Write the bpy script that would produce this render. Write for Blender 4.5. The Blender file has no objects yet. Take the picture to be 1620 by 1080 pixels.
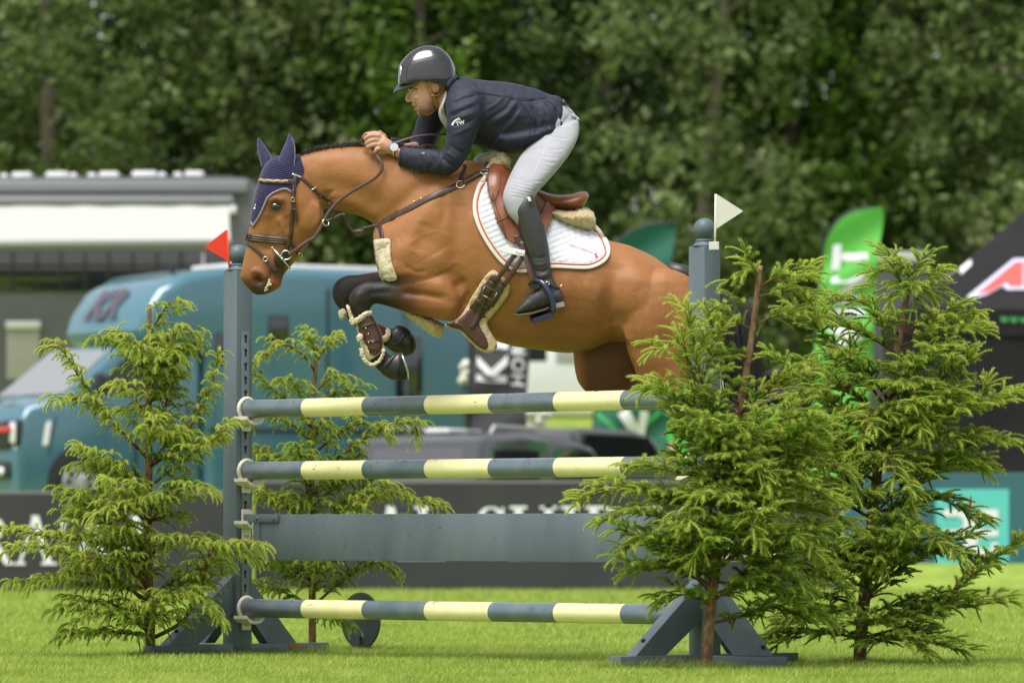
import bpy, bmesh, math, random
import numpy as np
from mathutils import Vector, Matrix, noise
from mathutils.bvhtree import BVHTree

# ------------------------------------------------------------------ camera, sky, sun, exposure
SC = bpy.context.scene
COL = SC.collection
R = math.radians
F_PX, CX, CY, HORIZON = 8940.0, 810.0, 540.0, 840.0
CAM_Y, CAM_Z = -29.6, 0.68
TILT = math.atan((HORIZON - CY) / F_PX)
cam_d = bpy.data.cameras.new('camera')
cam = bpy.data.objects.new('camera', cam_d)
COL.objects.link(cam)
cam.location = (0, CAM_Y, CAM_Z)
cam.rotation_euler = (math.pi / 2 + TILT, 0, 0)
cam_d.sensor_width = 36.0
cam_d.lens = 36.0 * F_PX / 1620.0
cam_d.clip_start, cam_d.clip_end = 1.0, 3000.0
cam_d.dof.use_dof = True
cam_d.dof.focus_distance = 29.5
cam_d.dof.aperture_fstop = 3.5
SC.camera = cam

SUN_EL, SUN_AZ = 66.0, 215.0
world = bpy.data.worlds.new('World')
SC.world = world
world.use_nodes = True
wn = world.node_tree.nodes
wl = world.node_tree.links
bg = wn['Background']
sky = wn.new('ShaderNodeTexSky')
sky.sky_type = 'NISHITA'
sky.sun_disc = False
sky.sun_elevation = R(SUN_EL)
sky.sun_rotation = R(SUN_AZ)
sky.dust_density = 2.0
sky.ozone_density = 1.0
hs = wn.new('ShaderNodeHueSaturation')
hs.inputs['Saturation'].default_value = 0.22
wl.new(sky.outputs['Color'], hs.inputs['Color'])
wl.new(hs.outputs['Color'], bg.inputs['Color'])
bg.inputs['Strength'].default_value = 0.075
sun_d = bpy.data.lights.new('sun', 'SUN')
sun_d.energy = 1.5
sun_d.angle = R(34)
sun_d.color = (1.0, 0.975, 0.94)
sun = bpy.data.objects.new('sun', sun_d)
COL.objects.link(sun)
sun.rotation_euler = (R(90 - SUN_EL), 0, R(180 - SUN_AZ))
SC.view_settings.view_transform = 'Standard'
SC.view_settings.look = 'None'
SC.view_settings.exposure = 1.52
SC.view_settings.gamma = 1.0
SC.render.engine = 'CYCLES'
SC.cycles.max_bounces = 6
SC.cycles.diffuse_bounces = 3
SC.cycles.transparent_max_bounces = 6
SC.cycles.use_denoising = True

# ------------------------------------------------------------------ pixel <-> world helpers
CT, ST = math.cos(TILT), math.sin(TILT)

def W(px, py, Y=0.0):
    """world point on the plane y = Y that the photograph shows at pixel (px, py)"""
    xc, yc = (px - CX) / F_PX, (CY - py) / F_PX
    dy, dz = CT - yc * ST, ST + yc * CT
    t = (Y - CAM_Y) / dy
    return Vector((xc * t, Y, CAM_Z + dz * t))

def proj(v):
    """n x 3 array of world points -> n x 2 pixels"""
    v = np.asarray(v, dtype=float)
    x, y, z = v[:, 0], v[:, 1] - CAM_Y, v[:, 2] - CAM_Z
    d = y * CT + z * ST
    u = -y * ST + z * CT
    return np.stack([CX + F_PX * x / d, CY - F_PX * u / d], 1)

def scale_at(Y):
    return F_PX / (Y - CAM_Y)

# ------------------------------------------------------------------ materials
MATS = {}

def mat(name, color, rough=0.6, color2=None, nscale=8.0, bump=0.0, bscale=40.0, metal=0.0, spec=0.5,
        coat=0.0, sheen=0.0, detail=4.0, stretch=None, sss=0.0, trans=0.0, contrast=(0.35, 0.65), bdist=0.01):
    if name in MATS:
        return MATS[name]
    m = bpy.data.materials.new(name)
    m.use_nodes = True
    nt = m.node_tree
    b = nt.nodes['Principled BSDF']
    b.inputs['Roughness'].default_value = rough
    b.inputs['Metallic'].default_value = metal
    b.inputs['Specular IOR Level'].default_value = spec
    b.inputs['Coat Weight'].default_value = coat
    b.inputs['Coat Roughness'].default_value = 0.08
    b.inputs['Sheen Weight'].default_value = sheen
    b.inputs['Base Color'].default_value = (*color, 1)
    if sss:
        b.inputs['Subsurface Weight'].default_value = sss
        b.inputs['Subsurface Radius'].default_value = (0.012, 0.005, 0.003)
    tc = nt.nodes.new('ShaderNodeTexCoord')
    src = tc.outputs['Object']
    if stretch:
        mp = nt.nodes.new('ShaderNodeMapping')
        mp.inputs['Scale'].default_value = stretch
        nt.links.new(src, mp.inputs['Vector'])
        src = mp.outputs['Vector']
    if color2 is not None:
        n = nt.nodes.new('ShaderNodeTexNoise')
        n.inputs['Scale'].default_value = nscale
        n.inputs['Detail'].default_value = detail
        nt.links.new(src, n.inputs['Vector'])
        r = nt.nodes.new('ShaderNodeValToRGB')
        r.color_ramp.elements[0].position = contrast[0]
        r.color_ramp.elements[1].position = contrast[1]
        r.color_ramp.elements[0].color = (*color, 1)
        r.color_ramp.elements[1].color = (*color2, 1)
        nt.links.new(n.outputs['Fac'], r.inputs['Fac'])
        nt.links.new(r.outputs['Color'], b.inputs['Base Color'])
    if bump:
        n2 = nt.nodes.new('ShaderNodeTexNoise')
        n2.inputs['Scale'].default_value = bscale
        n2.inputs['Detail'].default_value = 5
        nt.links.new(src, n2.inputs['Vector'])
        bp = nt.nodes.new('ShaderNodeBump')
        bp.inputs['Strength'].default_value = bump
        bp.inputs['Distance'].default_value = bdist
        nt.links.new(n2.outputs['Fac'], bp.inputs['Height'])
        nt.links.new(bp.outputs['Normal'], b.inputs['Normal'])
    if trans:
        tl = nt.nodes.new('ShaderNodeBsdfTranslucent')
        tl.inputs['Color'].default_value = (*color, 1)
        mx = nt.nodes.new('ShaderNodeMixShader')
        mx.inputs['Fac'].default_value = trans
        nt.links.new(b.outputs['BSDF'], mx.inputs[1])
        nt.links.new(tl.outputs['BSDF'], mx.inputs[2])
        nt.links.new(mx.outputs['Shader'], nt.nodes['Material Output'].inputs['Surface'])
        if color2 is not None:
            nt.links.new(r.outputs['Color'], tl.inputs['Color'])
    MATS[name] = m
    return m

def attr_mat(name, stops, attr='tone', rough=0.6, bump=0.0, bscale=60.0, spec=0.4, sheen=0.0, trans=0.0,
             nscale=20.0, namp=0.0, stretch=None, sss=0.0, bdist=0.004):
    """colour from a float point attribute through a ramp, with a little noise added"""
    m = mat(name, stops[0][1], rough, bump=bump, bscale=bscale, spec=spec, sheen=sheen, stretch=stretch, sss=sss, bdist=bdist)
    nt = m.node_tree
    b = nt.nodes['Principled BSDF']
    a = nt.nodes.new('ShaderNodeAttribute')
    a.attribute_name = attr
    r = nt.nodes.new('ShaderNodeValToRGB')
    els = r.color_ramp.elements
    while len(els) < len(stops):
        els.new(0.5)
    for e, (p, c) in zip(els, stops):
        e.position = p
        e.color = (*c, 1)
    src = a.outputs['Fac']
    if namp:
        tc = nt.nodes.new('ShaderNodeTexCoord')
        n = nt.nodes.new('ShaderNodeTexNoise')
        n.inputs['Scale'].default_value = nscale
        n.inputs['Detail'].default_value = 13
        n.inputs['Roughness'].default_value = 0.68
        nt.links.new(tc.outputs['Object'], n.inputs['Vector'])
        ma = nt.nodes.new('ShaderNodeMath')
        ma.operation = 'MULTIPLY_ADD'
        ma.inputs[1].default_value = namp
        nt.links.new(n.outputs['Fac'], ma.inputs[0])
        nt.links.new(src, ma.inputs[2])
        sb = nt.nodes.new('ShaderNodeMath')
        sb.operation = 'SUBTRACT'
        sb.inputs[1].default_value = namp * 0.5
        nt.links.new(ma.outputs[0], sb.inputs[0])
        src = sb.outputs[0]
    nt.links.new(src, r.inputs['Fac'])
    nt.links.new(r.outputs['Color'], b.inputs['Base Color'])
    if trans:
        tl = nt.nodes.new('ShaderNodeBsdfTranslucent')
        nt.links.new(r.outputs['Color'], tl.inputs['Color'])
        mx = nt.nodes.new('ShaderNodeMixShader')
        mx.inputs['Fac'].default_value = trans
        nt.links.new(b.outputs['BSDF'], mx.inputs[1])
        nt.links.new(tl.outputs['BSDF'], mx.inputs[2])
        nt.links.new(mx.outputs['Shader'], nt.nodes['Material Output'].inputs['Surface'])
    return m

# ------------------------------------------------------------------ object helpers
def tag(o, label=None, cat=None, group=None, kind=None):
    if label: o['label'] = label
    if cat: o['category'] = cat
    if group: o['group'] = group
    if kind: o['kind'] = kind
    return o

def empty(name, loc=(0, 0, 0), rz=0.0):
    o = bpy.data.objects.new(name, None)
    COL.objects.link(o)
    o.location = loc
    o.rotation_euler = (0, 0, rz)
    return o

def parent_keep(o, p):
    """parent o to p; o's mesh is in world coordinates, p sits at a location of its own without scale"""
    o.parent = p
    o.matrix_parent_inverse = p.matrix_basis.inverted()

def obj(name, me, m=None, parent=None, smooth=True, keep=True):
    o = bpy.data.objects.new(name, me)
    COL.objects.link(o)
    if m is not None:
        me.materials.clear()
        me.materials.append(m)
    if smooth:
        me.shade_smooth()
    if parent is not None:
        if keep:
            root = parent
            while root.parent is not None:
                root = root.parent
            o.parent = parent
            o.matrix_parent_inverse = root.matrix_basis.inverted() if parent is root else Matrix.Identity(4)
            if parent is not root:
                # sub-part: its parent's origin is already the world origin in effect
                o.matrix_parent_inverse = Matrix.Identity(4)
        else:
            o.parent = parent
    return o

class MB:
    """collects geometry; build() links it as one mesh object"""
    def __init__(s):
        s.v, s.f = [], []
    def add(s, v, f):
        n = len(s.v)
        s.v.extend([tuple(p) for p in v])
        s.f.extend([tuple(i + n for i in q) for q in f])
        return s
    def box(s, c, size, M=None, bevel=0.0):
        hx, hy, hz = size[0] / 2, size[1] / 2, size[2] / 2
        if bevel <= 0:
            v = [Vector((x * hx, y * hy, z * hz)) for x in (-1, 1) for y in (-1, 1) for z in (-1, 1)]
            f = [(0, 1, 3, 2), (4, 6, 7, 5), (0, 4, 5, 1), (2, 3, 7, 6), (0, 2, 6, 4), (1, 5, 7, 3)]
        else:
            bm = bmesh.new()
            bmesh.ops.create_cube(bm, size=1.0)
            for q in bm.verts:
                q.co = Vector((q.co.x * 2 * hx, q.co.y * 2 * hy, q.co.z * 2 * hz))
            bmesh.ops.bevel(bm, geom=list(bm.edges), offset=bevel, segments=2, affect='EDGES', profile=0.5)
            bm.verts.index_update()
            v = [q.co.copy() for q in bm.verts]
            f = [tuple(q.index for q in p.verts) for p in bm.faces]
            bm.free()
        if M is not None:
            v = [M @ p for p in v]
        c = Vector(c)
        return s.add([p + c for p in v], f)
    def tube(s, pts, r, seg=8, cap=True):
        v, f = tube_geo(pts, r, seg, cap)
        return s.add(v, f)
    def prism(s, poly, axis_a, axis_b, origin, depth_vec):
        """polygon (a, b) extruded along depth_vec"""
        o, A, B, D = Vector(origin), Vector(axis_a), Vector(axis_b), Vector(depth_vec)
        n = len(poly)
        v = [o + A * a + B * b for a, b in poly] + [o + A * a + B * b + D for a, b in poly]
        f = [tuple(range(n))[::-1], tuple(range(n, 2 * n))]
        f += [(i, (i + 1) % n, n + (i + 1) % n, n + i) for i in range(n)]
        return s.add(v, f)
    def mesh(s, name='m'):
        me = bpy.data.meshes.new(name)
        me.from_pydata(s.v, [], s.f)
        bm = bmesh.new()
        bm.from_mesh(me)
        bmesh.ops.recalc_face_normals(bm, faces=bm.faces)
        bm.to_mesh(me)
        bm.free()
        me.update()
        return me
    def build(s, name, m, parent=None, smooth=False, keep=True, angle=None):
        o = obj(name, s.mesh(name), m, parent, smooth or angle is not None, keep)
        if angle is not None:
            try:
                o.data.set_sharp_from_angle(angle=R(angle))
            except Exception:
                pass
        return o

def catmull(pts, n):
    """resample a list of tuples with a Catmull-Rom spline, n steps per span"""
    p = np.array(pts, dtype=float)
    if len(p) < 3 or n <= 1:
        if n <= 1:
            return p
    q = np.vstack([2 * p[0] - p[1], p, 2 * p[-1] - p[-2]])
    out = []
    for i in range(1, len(q) - 2):
        p0, p1, p2, p3 = q[i - 1], q[i], q[i + 1], q[i + 2]
        for k in range(n):
            t = k / n
            out.append(0.5 * (2 * p1 + (p2 - p0) * t + (2 * p0 - 5 * p1 + 4 * p2 - p3) * t * t + (3 * p1 - p0 - 3 * p2 + p3) * t ** 3))
    out.append(p[-1])
    return np.array(out)

def tube_geo(pts, r, seg=8, cap=True, flat=1.0, ref=None):
    """tube along 3-D points; r scalar or list; flat < 1 squashes it along the ref-side normal"""
    P = np.array([tuple(p) for p in pts], dtype=float)
    n = len(P)
    rr = np.full(n, r) if np.isscalar(r) else np.array(r, dtype=float)
    T = np.gradient(P, axis=0)
    T /= np.maximum(np.linalg.norm(T, axis=1, keepdims=True), 1e-9)
    up = np.array([0, 0, 1.0]) if abs(T[0][2]) < 0.9 else np.array([1.0, 0, 0])
    if ref is not None:
        up = np.array(ref, dtype=float)
    v, f = [], []
    a = up - T[0] * np.dot(up, T[0])
    a /= np.linalg.norm(a)
    for i in range(n):
        a = a - T[i] * np.dot(a, T[i])
        l = np.linalg.norm(a)
        a = a / l if l > 1e-9 else np.array([1.0, 0, 0])
        b = np.cross(T[i], a)
        for k in range(seg):
            t = 2 * math.pi * k / seg
            v.append(P[i] + rr[i] * (math.cos(t) * a * flat + math.sin(t) * b))
    for i in range(n - 1):
        for k in range(seg):
            k2 = (k + 1) % seg
            f.append((i * seg + k, i * seg + k2, (i + 1) * seg + k2, (i + 1) * seg + k))
    if cap:
        f.append(tuple(range(seg))[::-1])
        f.append(tuple((n - 1) * seg + k for k in range(seg)))
    return v, f

def loft(st, n=5, seg=28, Y=None):
    """stations (x_top, y_top, x_bot, y_bot, half_width[, y_centre[, squareness]]) in photo pixels / metres"""
    rows = []
    for s in st:
        s = list(s)
        if len(s) < 6: s.append(0.0 if Y is None else Y)
        if len(s) < 7: s.append(2.0)
        rows.append(s)
    rows = catmull(rows, n)
    v, f = [], []
    for s in rows:
        yc = s[5]
        t, b = np.array(W(s[0], s[1], yc)), np.array(W(s[2], s[3], yc))
        c, a = (t + b) / 2, (t - b) / 2
        hw = max(s[4], 0.002)
        e = 2.0 / max(s[6], 1.2)
        for k in range(seg):
            th = 2 * math.pi * k / seg
            cs, sn = math.cos(th), math.sin(th)
            cs = math.copysign(abs(cs) ** e, cs)
            sn = math.copysign(abs(sn) ** e, sn)
            v.append(c + a * cs + np.array([0, hw * sn, 0]))
    m = len(rows)
    for i in range(m - 1):
        for k in range(seg):
            k2 = (k + 1) % seg
            f.append((i * seg + k, i * seg + k2, (i + 1) * seg + k2, (i + 1) * seg + k))
    for base, rev in ((0, True), ((m - 1) * seg, False)):
        c = np.mean(np.array(v[base:base + seg]), axis=0)
        v.append(c)
        ci = len(v) - 1
        for k in range(seg):
            q = (base + k, base + (k + 1) % seg, ci)
            f.append(q[::-1] if not rev else q[::1])
    return v, f

def ellipsoid(c, r, rot=None, seg=20, rings=12):
    v, f = [], []
    M = rot if rot is not None else Matrix.Identity(3)
    for i in range(1, rings):
        ph = math.pi * i / rings
        for k in range(seg):
            th = 2 * math.pi * k / seg
            v.append(Vector(c) + M @ Vector((r[0] * math.sin(ph) * math.cos(th), r[1] * math.sin(ph) * math.sin(th), r[2] * math.cos(ph))))
    for i in range(rings - 2):
        for k in range(seg):
            k2 = (k + 1) % seg
            f.append((i * seg + k, (i + 1) * seg + k, (i + 1) * seg + k2, i * seg + k2))
    v.append(Vector(c) + M @ Vector((0, 0, r[2])))
    v.append(Vector(c) + M @ Vector((0, 0, -r[2])))
    a, b = len(v) - 2, len(v) - 1
    for k in range(seg):
        k2 = (k + 1) % seg
        f.append((k, k2, a))
        f.append(((rings - 2) * seg + k2, (rings - 2) * seg + k, b))
    return v, f

def fuse(pieces, voxel, smooth=4, subsurf=0, keep=1.0):
    """closed pieces -> one continuous smooth surface"""
    mb = MB()
    for v, f in pieces:
        mb.add(v, f)
    me = mb.mesh('fuse')
    o = bpy.data.objects.new('fuse', me)
    COL.objects.link(o)
    md = o.modifiers.new('r', 'REMESH')
    md.mode = 'VOXEL'
    md.voxel_size = voxel
    if smooth:
        ms = o.modifiers.new('s', 'SMOOTH')
        ms.factor = 0.5
        ms.iterations = smooth
    if subsurf:
        mu = o.modifiers.new('u', 'SUBSURF')
        mu.levels = mu.render_levels = subsurf
    dg = bpy.context.evaluated_depsgraph_get()
    dg.update()
    out = bpy.data.meshes.new_from_object(o.evaluated_get(dg), preserve_all_data_layers=False, depsgraph=dg)
    bpy.data.objects.remove(o)
    bpy.data.meshes.remove(me)
    return out

def thin(me, keep):
    """fewer triangles where the surface is flat"""
    o = bpy.data.objects.new('t', me)
    COL.objects.link(o)
    md = o.modifiers.new('d', 'DECIMATE')
    md.ratio = keep
    dg = bpy.context.evaluated_depsgraph_get()
    dg.update()
    out = bpy.data.meshes.new_from_object(o.evaluated_get(dg), preserve_all_data_layers=True, depsgraph=dg)
    bpy.data.objects.remove(o)
    return out

def get_v(me):
    a = np.empty(len(me.vertices) * 3)
    me.vertices.foreach_get('co', a)
    return a.reshape(-1, 3)

def set_v(me, v):
    me.vertices.foreach_set('co', np.asarray(v, dtype=np.float32).ravel())
    me.update()

def get_n(me):
    a = np.empty(len(me.vertices) * 3, dtype=np.float32)
    me.vertex_normals.foreach_get('vector', a)
    return a.reshape(-1, 3).astype(float)

def set_attr(me, name, vals):
    a = me.attributes.get(name) or me.attributes.new(name, 'FLOAT', 'POINT')
    a.data.foreach_set('value', np.asarray(vals, dtype=np.float32))

def seg_dist(p, pl):
    """distance of pixels p (n x 2) from polyline pl, and the position along it (0..1)"""
    best = np.full(len(p), 1e9)
    pos = np.zeros(len(p))
    near = np.zeros((len(p), 2))
    pl = np.array(pl, dtype=float)
    L = np.linalg.norm(np.diff(pl, axis=0), axis=1)
    cum = np.concatenate([[0], np.cumsum(L)])
    for i in range(len(pl) - 1):
        a, b = pl[i], pl[i + 1]
        d = b - a
        t = np.clip(((p - a) @ d) / max(d @ d, 1e-9), 0, 1)
        q = a + t[:, None] * d
        dist = np.linalg.norm(p - q, axis=1)
        m = dist < best
        best[m] = dist[m]
        pos[m] = (cum[i] + t[m] * L[i]) / cum[-1]
        near[m] = q[m]
    return best, pos, near

def sculpt(me, strokes):
    """strokes: (polyline px, width px, amplitude m[, side]) moved along the normal; fades at the ends"""
    v, n = get_v(me), get_n(me)
    p = proj(v)
    for s in strokes:
        pl, w, a = s[0], s[1], s[2]
        side = s[3] if len(s) > 3 else 0
        if len(pl) == 1:
            d = np.linalg.norm(p - np.array(pl[0], dtype=float), axis=1)
            k = np.exp(-(d / w) ** 2)
        else:
            d, pos, _ = seg_dist(p, pl)
            k = np.exp(-(d / w) ** 2) * np.clip(np.minimum(pos, 1 - pos) * 6 + 0.15, 0, 1)
        k = k * np.clip(np.abs(n[:, 1]) * 1.6 - 0.1, 0, 1)
        if side:
            k = k * (np.sign(n[:, 1]) == side)
        v += n * (k * a)[:, None]
    set_v(me, v)

def inside(p, poly):
    x, y = p[:, 0], p[:, 1]
    res = np.zeros(len(p), dtype=bool)
    n = len(poly)
    for i in range(n):
        x1, y1 = poly[i]
        x2, y2 = poly[(i + 1) % n]
        c = ((y1 > y) != (y2 > y))
        with np.errstate(divide='ignore', invalid='ignore'):
            xi = (x2 - x1) * (y - y1) / (y2 - y1 + 1e-12) + x1
        res ^= c & (x < xi)
    return res

def smooth_poly(poly, n=6):
    p = list(poly)
    q = catmull([p[-1]] + p + [p[0], p[1]], n)
    return [tuple(a) for a in q[n:-n - 1]]

def shell(src, poly, off, side=0, snap=9.0, thick=0.0, sub=0, disp=None, curve=True):
    """a cover lying on a mesh: the faces seen inside the pixel polygon, lifted by off, edges snapped to the polygon"""
    if curve:
        poly = smooth_poly(poly)
    v, n = get_v(src), get_n(src)
    p = proj(v)
    ins = inside(p, poly)
    if side:
        ins &= (np.sign(n[:, 1]) == side) | (np.abs(n[:, 1]) < 0.05)
    fs = [tuple(q.vertices) for q in src.polygons]
    sel = [q for q in fs if any(ins[i] for i in q) and (not side or all(n[i, 1] * side > -0.15 for i in q))]
    used = sorted({i for q in sel for i in q})
    mp = {a: b for b, a in enumerate(used)}
    vv, nn, pp, ii = v[used].copy(), n[used], p[used], ins[used]
    d, _, near = seg_dist(pp, list(poly) + [poly[0]])
    out = ~ii & (d < snap)
    for k in np.nonzero(out)[0]:
        w = W(near[k, 0], near[k, 1], vv[k, 1])
        vv[k] = (w.x, w.y, w.z)
    o_ = off(pp) if callable(off) else np.full(len(vv), off)
    vv += nn * np.asarray(o_)[:, None]
    me = bpy.data.meshes.new('shell')
    me.from_pydata(vv.tolist(), [], [tuple(mp[i] for i in q) for q in sel])
    me.update()
    if sub or thick:
        o = bpy.data.objects.new('t', me)
        COL.objects.link(o)
        if sub:
            mu = o.modifiers.new('u', 'SUBSURF')
            mu.levels = mu.render_levels = sub
            mu.boundary_smooth = 'PRESERVE_CORNERS'
        dg = bpy.context.evaluated_depsgraph_get()
        dg.update()
        m2 = bpy.data.meshes.new_from_object(o.evaluated_get(dg), depsgraph=dg)
        if disp is not None:
            a, b = get_v(m2), get_n(m2)
            a += b * disp(proj(a), a)[:, None]
            set_v(m2, a)
        if thick:
            o.data = m2
            o.modifiers.clear()
            ms = o.modifiers.new('s', 'SOLIDIFY')
            ms.thickness = thick
            ms.offset = 1.0
            dg.update()
            m2 = bpy.data.meshes.new_from_object(o.evaluated_get(dg), depsgraph=dg)
        bpy.data.objects.remove(o)
        me = m2
    return me

def fluff(amp=0.008, freq=90.0):
    def fn(p, a):
        return np.array([amp * (noise.noise(Vector(q) * freq) + 0.6 * noise.noise(Vector(q) * freq * 2.3)) for q in a])
    return fn

def bvh_of(me):
    return BVHTree.FromPolygons([q.co for q in me.vertices], [tuple(q.vertices) for q in me.polygons])

CAM = Vector((0, CAM_Y, CAM_Z))

def hit(bvh, px, py, fallback=None):
    """where the line of sight through a pixel meets a surface (point, normal)"""
    q = W(px, py, 0.0)
    d = (q - CAM).normalized()
    loc, nor, i, _ = bvh.ray_cast(CAM, d)
    if loc is None:
        y = -0.1 if fallback is None else fallback
        loc, nor, i, _ = bvh.find_nearest(W(px, py, y))
        loc = W(px, py, loc.y)
        nor = Vector((0, -1, 0))
    return loc, nor

def strap(bvh, pts, width, thick=0.004, off=0.002, n=8, taper=None, fallback=None, smooth=2):
    """flat strap laid on a surface along a pixel path; width in metres"""
    path = catmull(pts, n)
    L, N = [], []
    for a in path:
        l, m = hit(bvh, a[0], a[1], fallback)
        L.append(np.array(l)); N.append(np.array(m))
    L, N = np.array(L), np.array(N)
    for _ in range(smooth):
        L[1:-1] = (L[:-2] + 2 * L[1:-1] + L[2:]) / 4
        N[1:-1] = (N[:-2] + 2 * N[1:-1] + N[2:]) / 4
    return ribbon(L, N, width, thick, off)

def ribbon(L, N, width, thick=0.004, off=0.002):
    L, N = np.array(L, dtype=float), np.array(N, dtype=float)
    T = np.gradient(L, axis=0)
    T /= np.maximum(np.linalg.norm(T, axis=1, keepdims=True), 1e-9)
    N = N - T * np.sum(N * T, axis=1, keepdims=True)
    N /= np.maximum(np.linalg.norm(N, axis=1, keepdims=True), 1e-9)
    S = np.cross(T, N)
    w = np.full(len(L), width) if np.isscalar(width) else np.array(catmull([(x,) for x in width], 8))[:, 0] if len(width) != len(L) else np.array(width)
    v, f = [], []
    prof = [(-0.5, 0), (-0.5, 0.55), (-0.38, 1), (0.38, 1), (0.5, 0.55), (0.5, 0)]
    m = len(prof)
    for i in range(len(L)):
        for a, b in prof:
            v.append(L[i] + S[i] * (a * w[i]) + N[i] * (off + b * thick))
    for i in range(len(L) - 1):
        for k in range(m):
            k2 = (k + 1) % m
            f.append((i * m + k, i * m + k2, (i + 1) * m + k2, (i + 1) * m + k))
    f.append(tuple(range(m))[::-1])
    f.append(tuple((len(L) - 1) * m + k for k in range(m)))
    return v, f

def ring3(c, r, tube, nor, seg=24, s2=8, arc=(0, 2 * math.pi), sx=1.0):
    """torus (or an arc of one) round c facing nor"""
    nor = Vector(nor).normalized()
    a = nor.orthogonal().normalized() if abs(nor.z) > 0.95 else Vector((0, 0, 1)).cross(nor).normalized()
    b = nor.cross(a)
    full = abs(arc[1] - arc[0] - 2 * math.pi) < 1e-6
    n = seg + (1 if not full else 2)
    pts = [Vector(c) + (a * math.cos(t) * sx + b * math.sin(t)) * r for t in np.linspace(arc[0], arc[1], n)]
    return tube_geo(pts, tube, s2)

TXT = {}
def text_poly(s, size=1.0, spacing=1.0, bold=0.0, extrude=0.0):
    """flat letters with the built-in face -> verts, faces in x, y"""
    cu = bpy.data.curves.new('t', 'FONT')
    cu.body = s
    cu.size = size
    cu.space_character = spacing
    cu.offset = bold
    cu.extrude = extrude
    cu.resolution_u = 3
    cu.align_x = 'CENTER'
    cu.align_y = 'CENTER'
    o = bpy.data.objects.new('t', cu)
    COL.objects.link(o)
    dg = bpy.context.evaluated_depsgraph_get()
    dg.update()
    me = bpy.data.meshes.new_from_object(o.evaluated_get(dg), depsgraph=dg)
    v = [q.co.copy() for q in me.vertices]
    f = [tuple(q.vertices) for q in me.polygons]
    bpy.data.objects.remove(o)
    bpy.data.curves.remove(cu)
    bpy.data.meshes.remove(me)
    return v, f
# ------------------------------------------------------------------ ground, grass
def terrain(x, y):
    ye = y - 5.0 * math.exp(-((x - 0.4) / 2.1) ** 4) if abs(x) < 12 else y
    t = min(max((ye - 36.8) / 4.0, 0), 1)
    t = t * t * (3 - 2 * t)
    return 0.92 * t + max(0, min(ye - 41, 23)) * 0.075

xs = np.concatenate([np.linspace(-400, -30, 8), np.linspace(-24, 24, 33), np.linspace(30, 400, 8)])
ysn = np.concatenate([np.linspace(-60, 36, 30), np.linspace(36.5, 42, 16), np.linspace(43, 110, 40), np.linspace(130, 1500, 10)])
gv = [(x, y, terrain(x, y)) for y in ysn for x in xs]
nx = len(xs)
gf = [(j * nx + i, j * nx + i + 1, (j + 1) * nx + i + 1, (j + 1) * nx + i) for j in range(len(ysn) - 1) for i in range(nx - 1)]
me = bpy.data.meshes.new('ground')
me.from_pydata(gv, [], gf)
m_turf = mat('turf', (0.19, 0.27, 0.045), 0.9, (0.27, 0.35, 0.065), 3.5, 0.8, 35.0, spec=0.1, detail=9.0, bdist=0.03)
ground = obj('ground', me, m_turf)
tag(ground, kind='structure')
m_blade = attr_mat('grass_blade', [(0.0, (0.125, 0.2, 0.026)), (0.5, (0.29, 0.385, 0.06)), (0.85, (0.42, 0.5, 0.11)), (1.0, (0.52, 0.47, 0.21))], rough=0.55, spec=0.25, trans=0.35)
def grass(n, x0, x1, y0, y1, h, w, seed, name, label, around=None):
    rg = np.random.default_rng(seed)
    y = y0 + (y1 - y0) * rg.random(n)
    half = (y - CAM_Y) * 0.098 + 0.35
    x = (rg.random(n) * 2 - 1) * half
    if around is not None:
        A = np.array(around)[rg.integers(0, len(around), n)]
        x, y = A[:, 0] + rg.normal(0, 1, n) * A[:, 2], A[:, 1] + rg.normal(0, 1, n) * A[:, 2]
    clump = np.array([noise.noise(Vector((a * 1.6, b * 1.6, seed))) + 0.6 * noise.noise(Vector((a * 6, b * 6, 3))) for a, b in zip(x, y)])
    hh = h * (0.75 + 0.5 * rg.random(n) + 0.45 * clump)
    hh = np.maximum(hh, h * 0.25)
    a = rg.random(n) * 2 * math.pi
    ux, uy = np.cos(a), np.sin(a)
    ln = rg.normal(0, 0.55, (n, 2)) + np.array([0.25, 0.0])
    b = np.stack([x, y, np.zeros(n)], 1)
    sd = np.stack([ux, uy, np.zeros(n)], 1) * (w * (0.7 + 0.6 * rg.random(n)))[:, None]
    tip = b + np.stack([ln[:, 0] * hh, ln[:, 1] * hh, hh * (0.95 - 0.2 * np.abs(ln).sum(1) * 0.5)], 1)
    V = np.stack([b - sd, b + sd, tip], 1).reshape(-1, 3)
    me = bpy.data.meshes.new(name)
    me.vertices.add(3 * n); me.vertices.foreach_set('co', V.astype(np.float32).ravel())
    me.loops.add(3 * n); me.loops.foreach_set('vertex_index', np.arange(3 * n, dtype=np.int32))
    me.polygons.add(n); me.polygons.foreach_set('loop_start', (np.arange(n) * 3).astype(np.int32))
    me.update(calc_edges=True)
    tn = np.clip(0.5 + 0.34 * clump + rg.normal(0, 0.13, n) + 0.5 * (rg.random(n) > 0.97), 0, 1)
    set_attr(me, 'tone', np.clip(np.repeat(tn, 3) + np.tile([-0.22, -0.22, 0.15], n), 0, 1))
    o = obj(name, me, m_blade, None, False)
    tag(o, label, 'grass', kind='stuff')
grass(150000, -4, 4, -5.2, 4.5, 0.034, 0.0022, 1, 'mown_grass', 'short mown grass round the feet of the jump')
grass(55000, -6, 6, 4.5, 14, 0.04, 0.003, 2, 'mown_grass', 'short mown grass just behind the jump')
feet = [(W(238, 1032, 0.9).x, 0.9, 0.07), (W(494, 1012, 2.3).x, 2.3, 0.06), (W(1116, 1066, -1.95).x, -1.95, 0.07), (W(1360, 1050, -0.7).x, -0.7, 0.08), (W(571, 1024, 2.6).x, 2.6, 0.05)]
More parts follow.
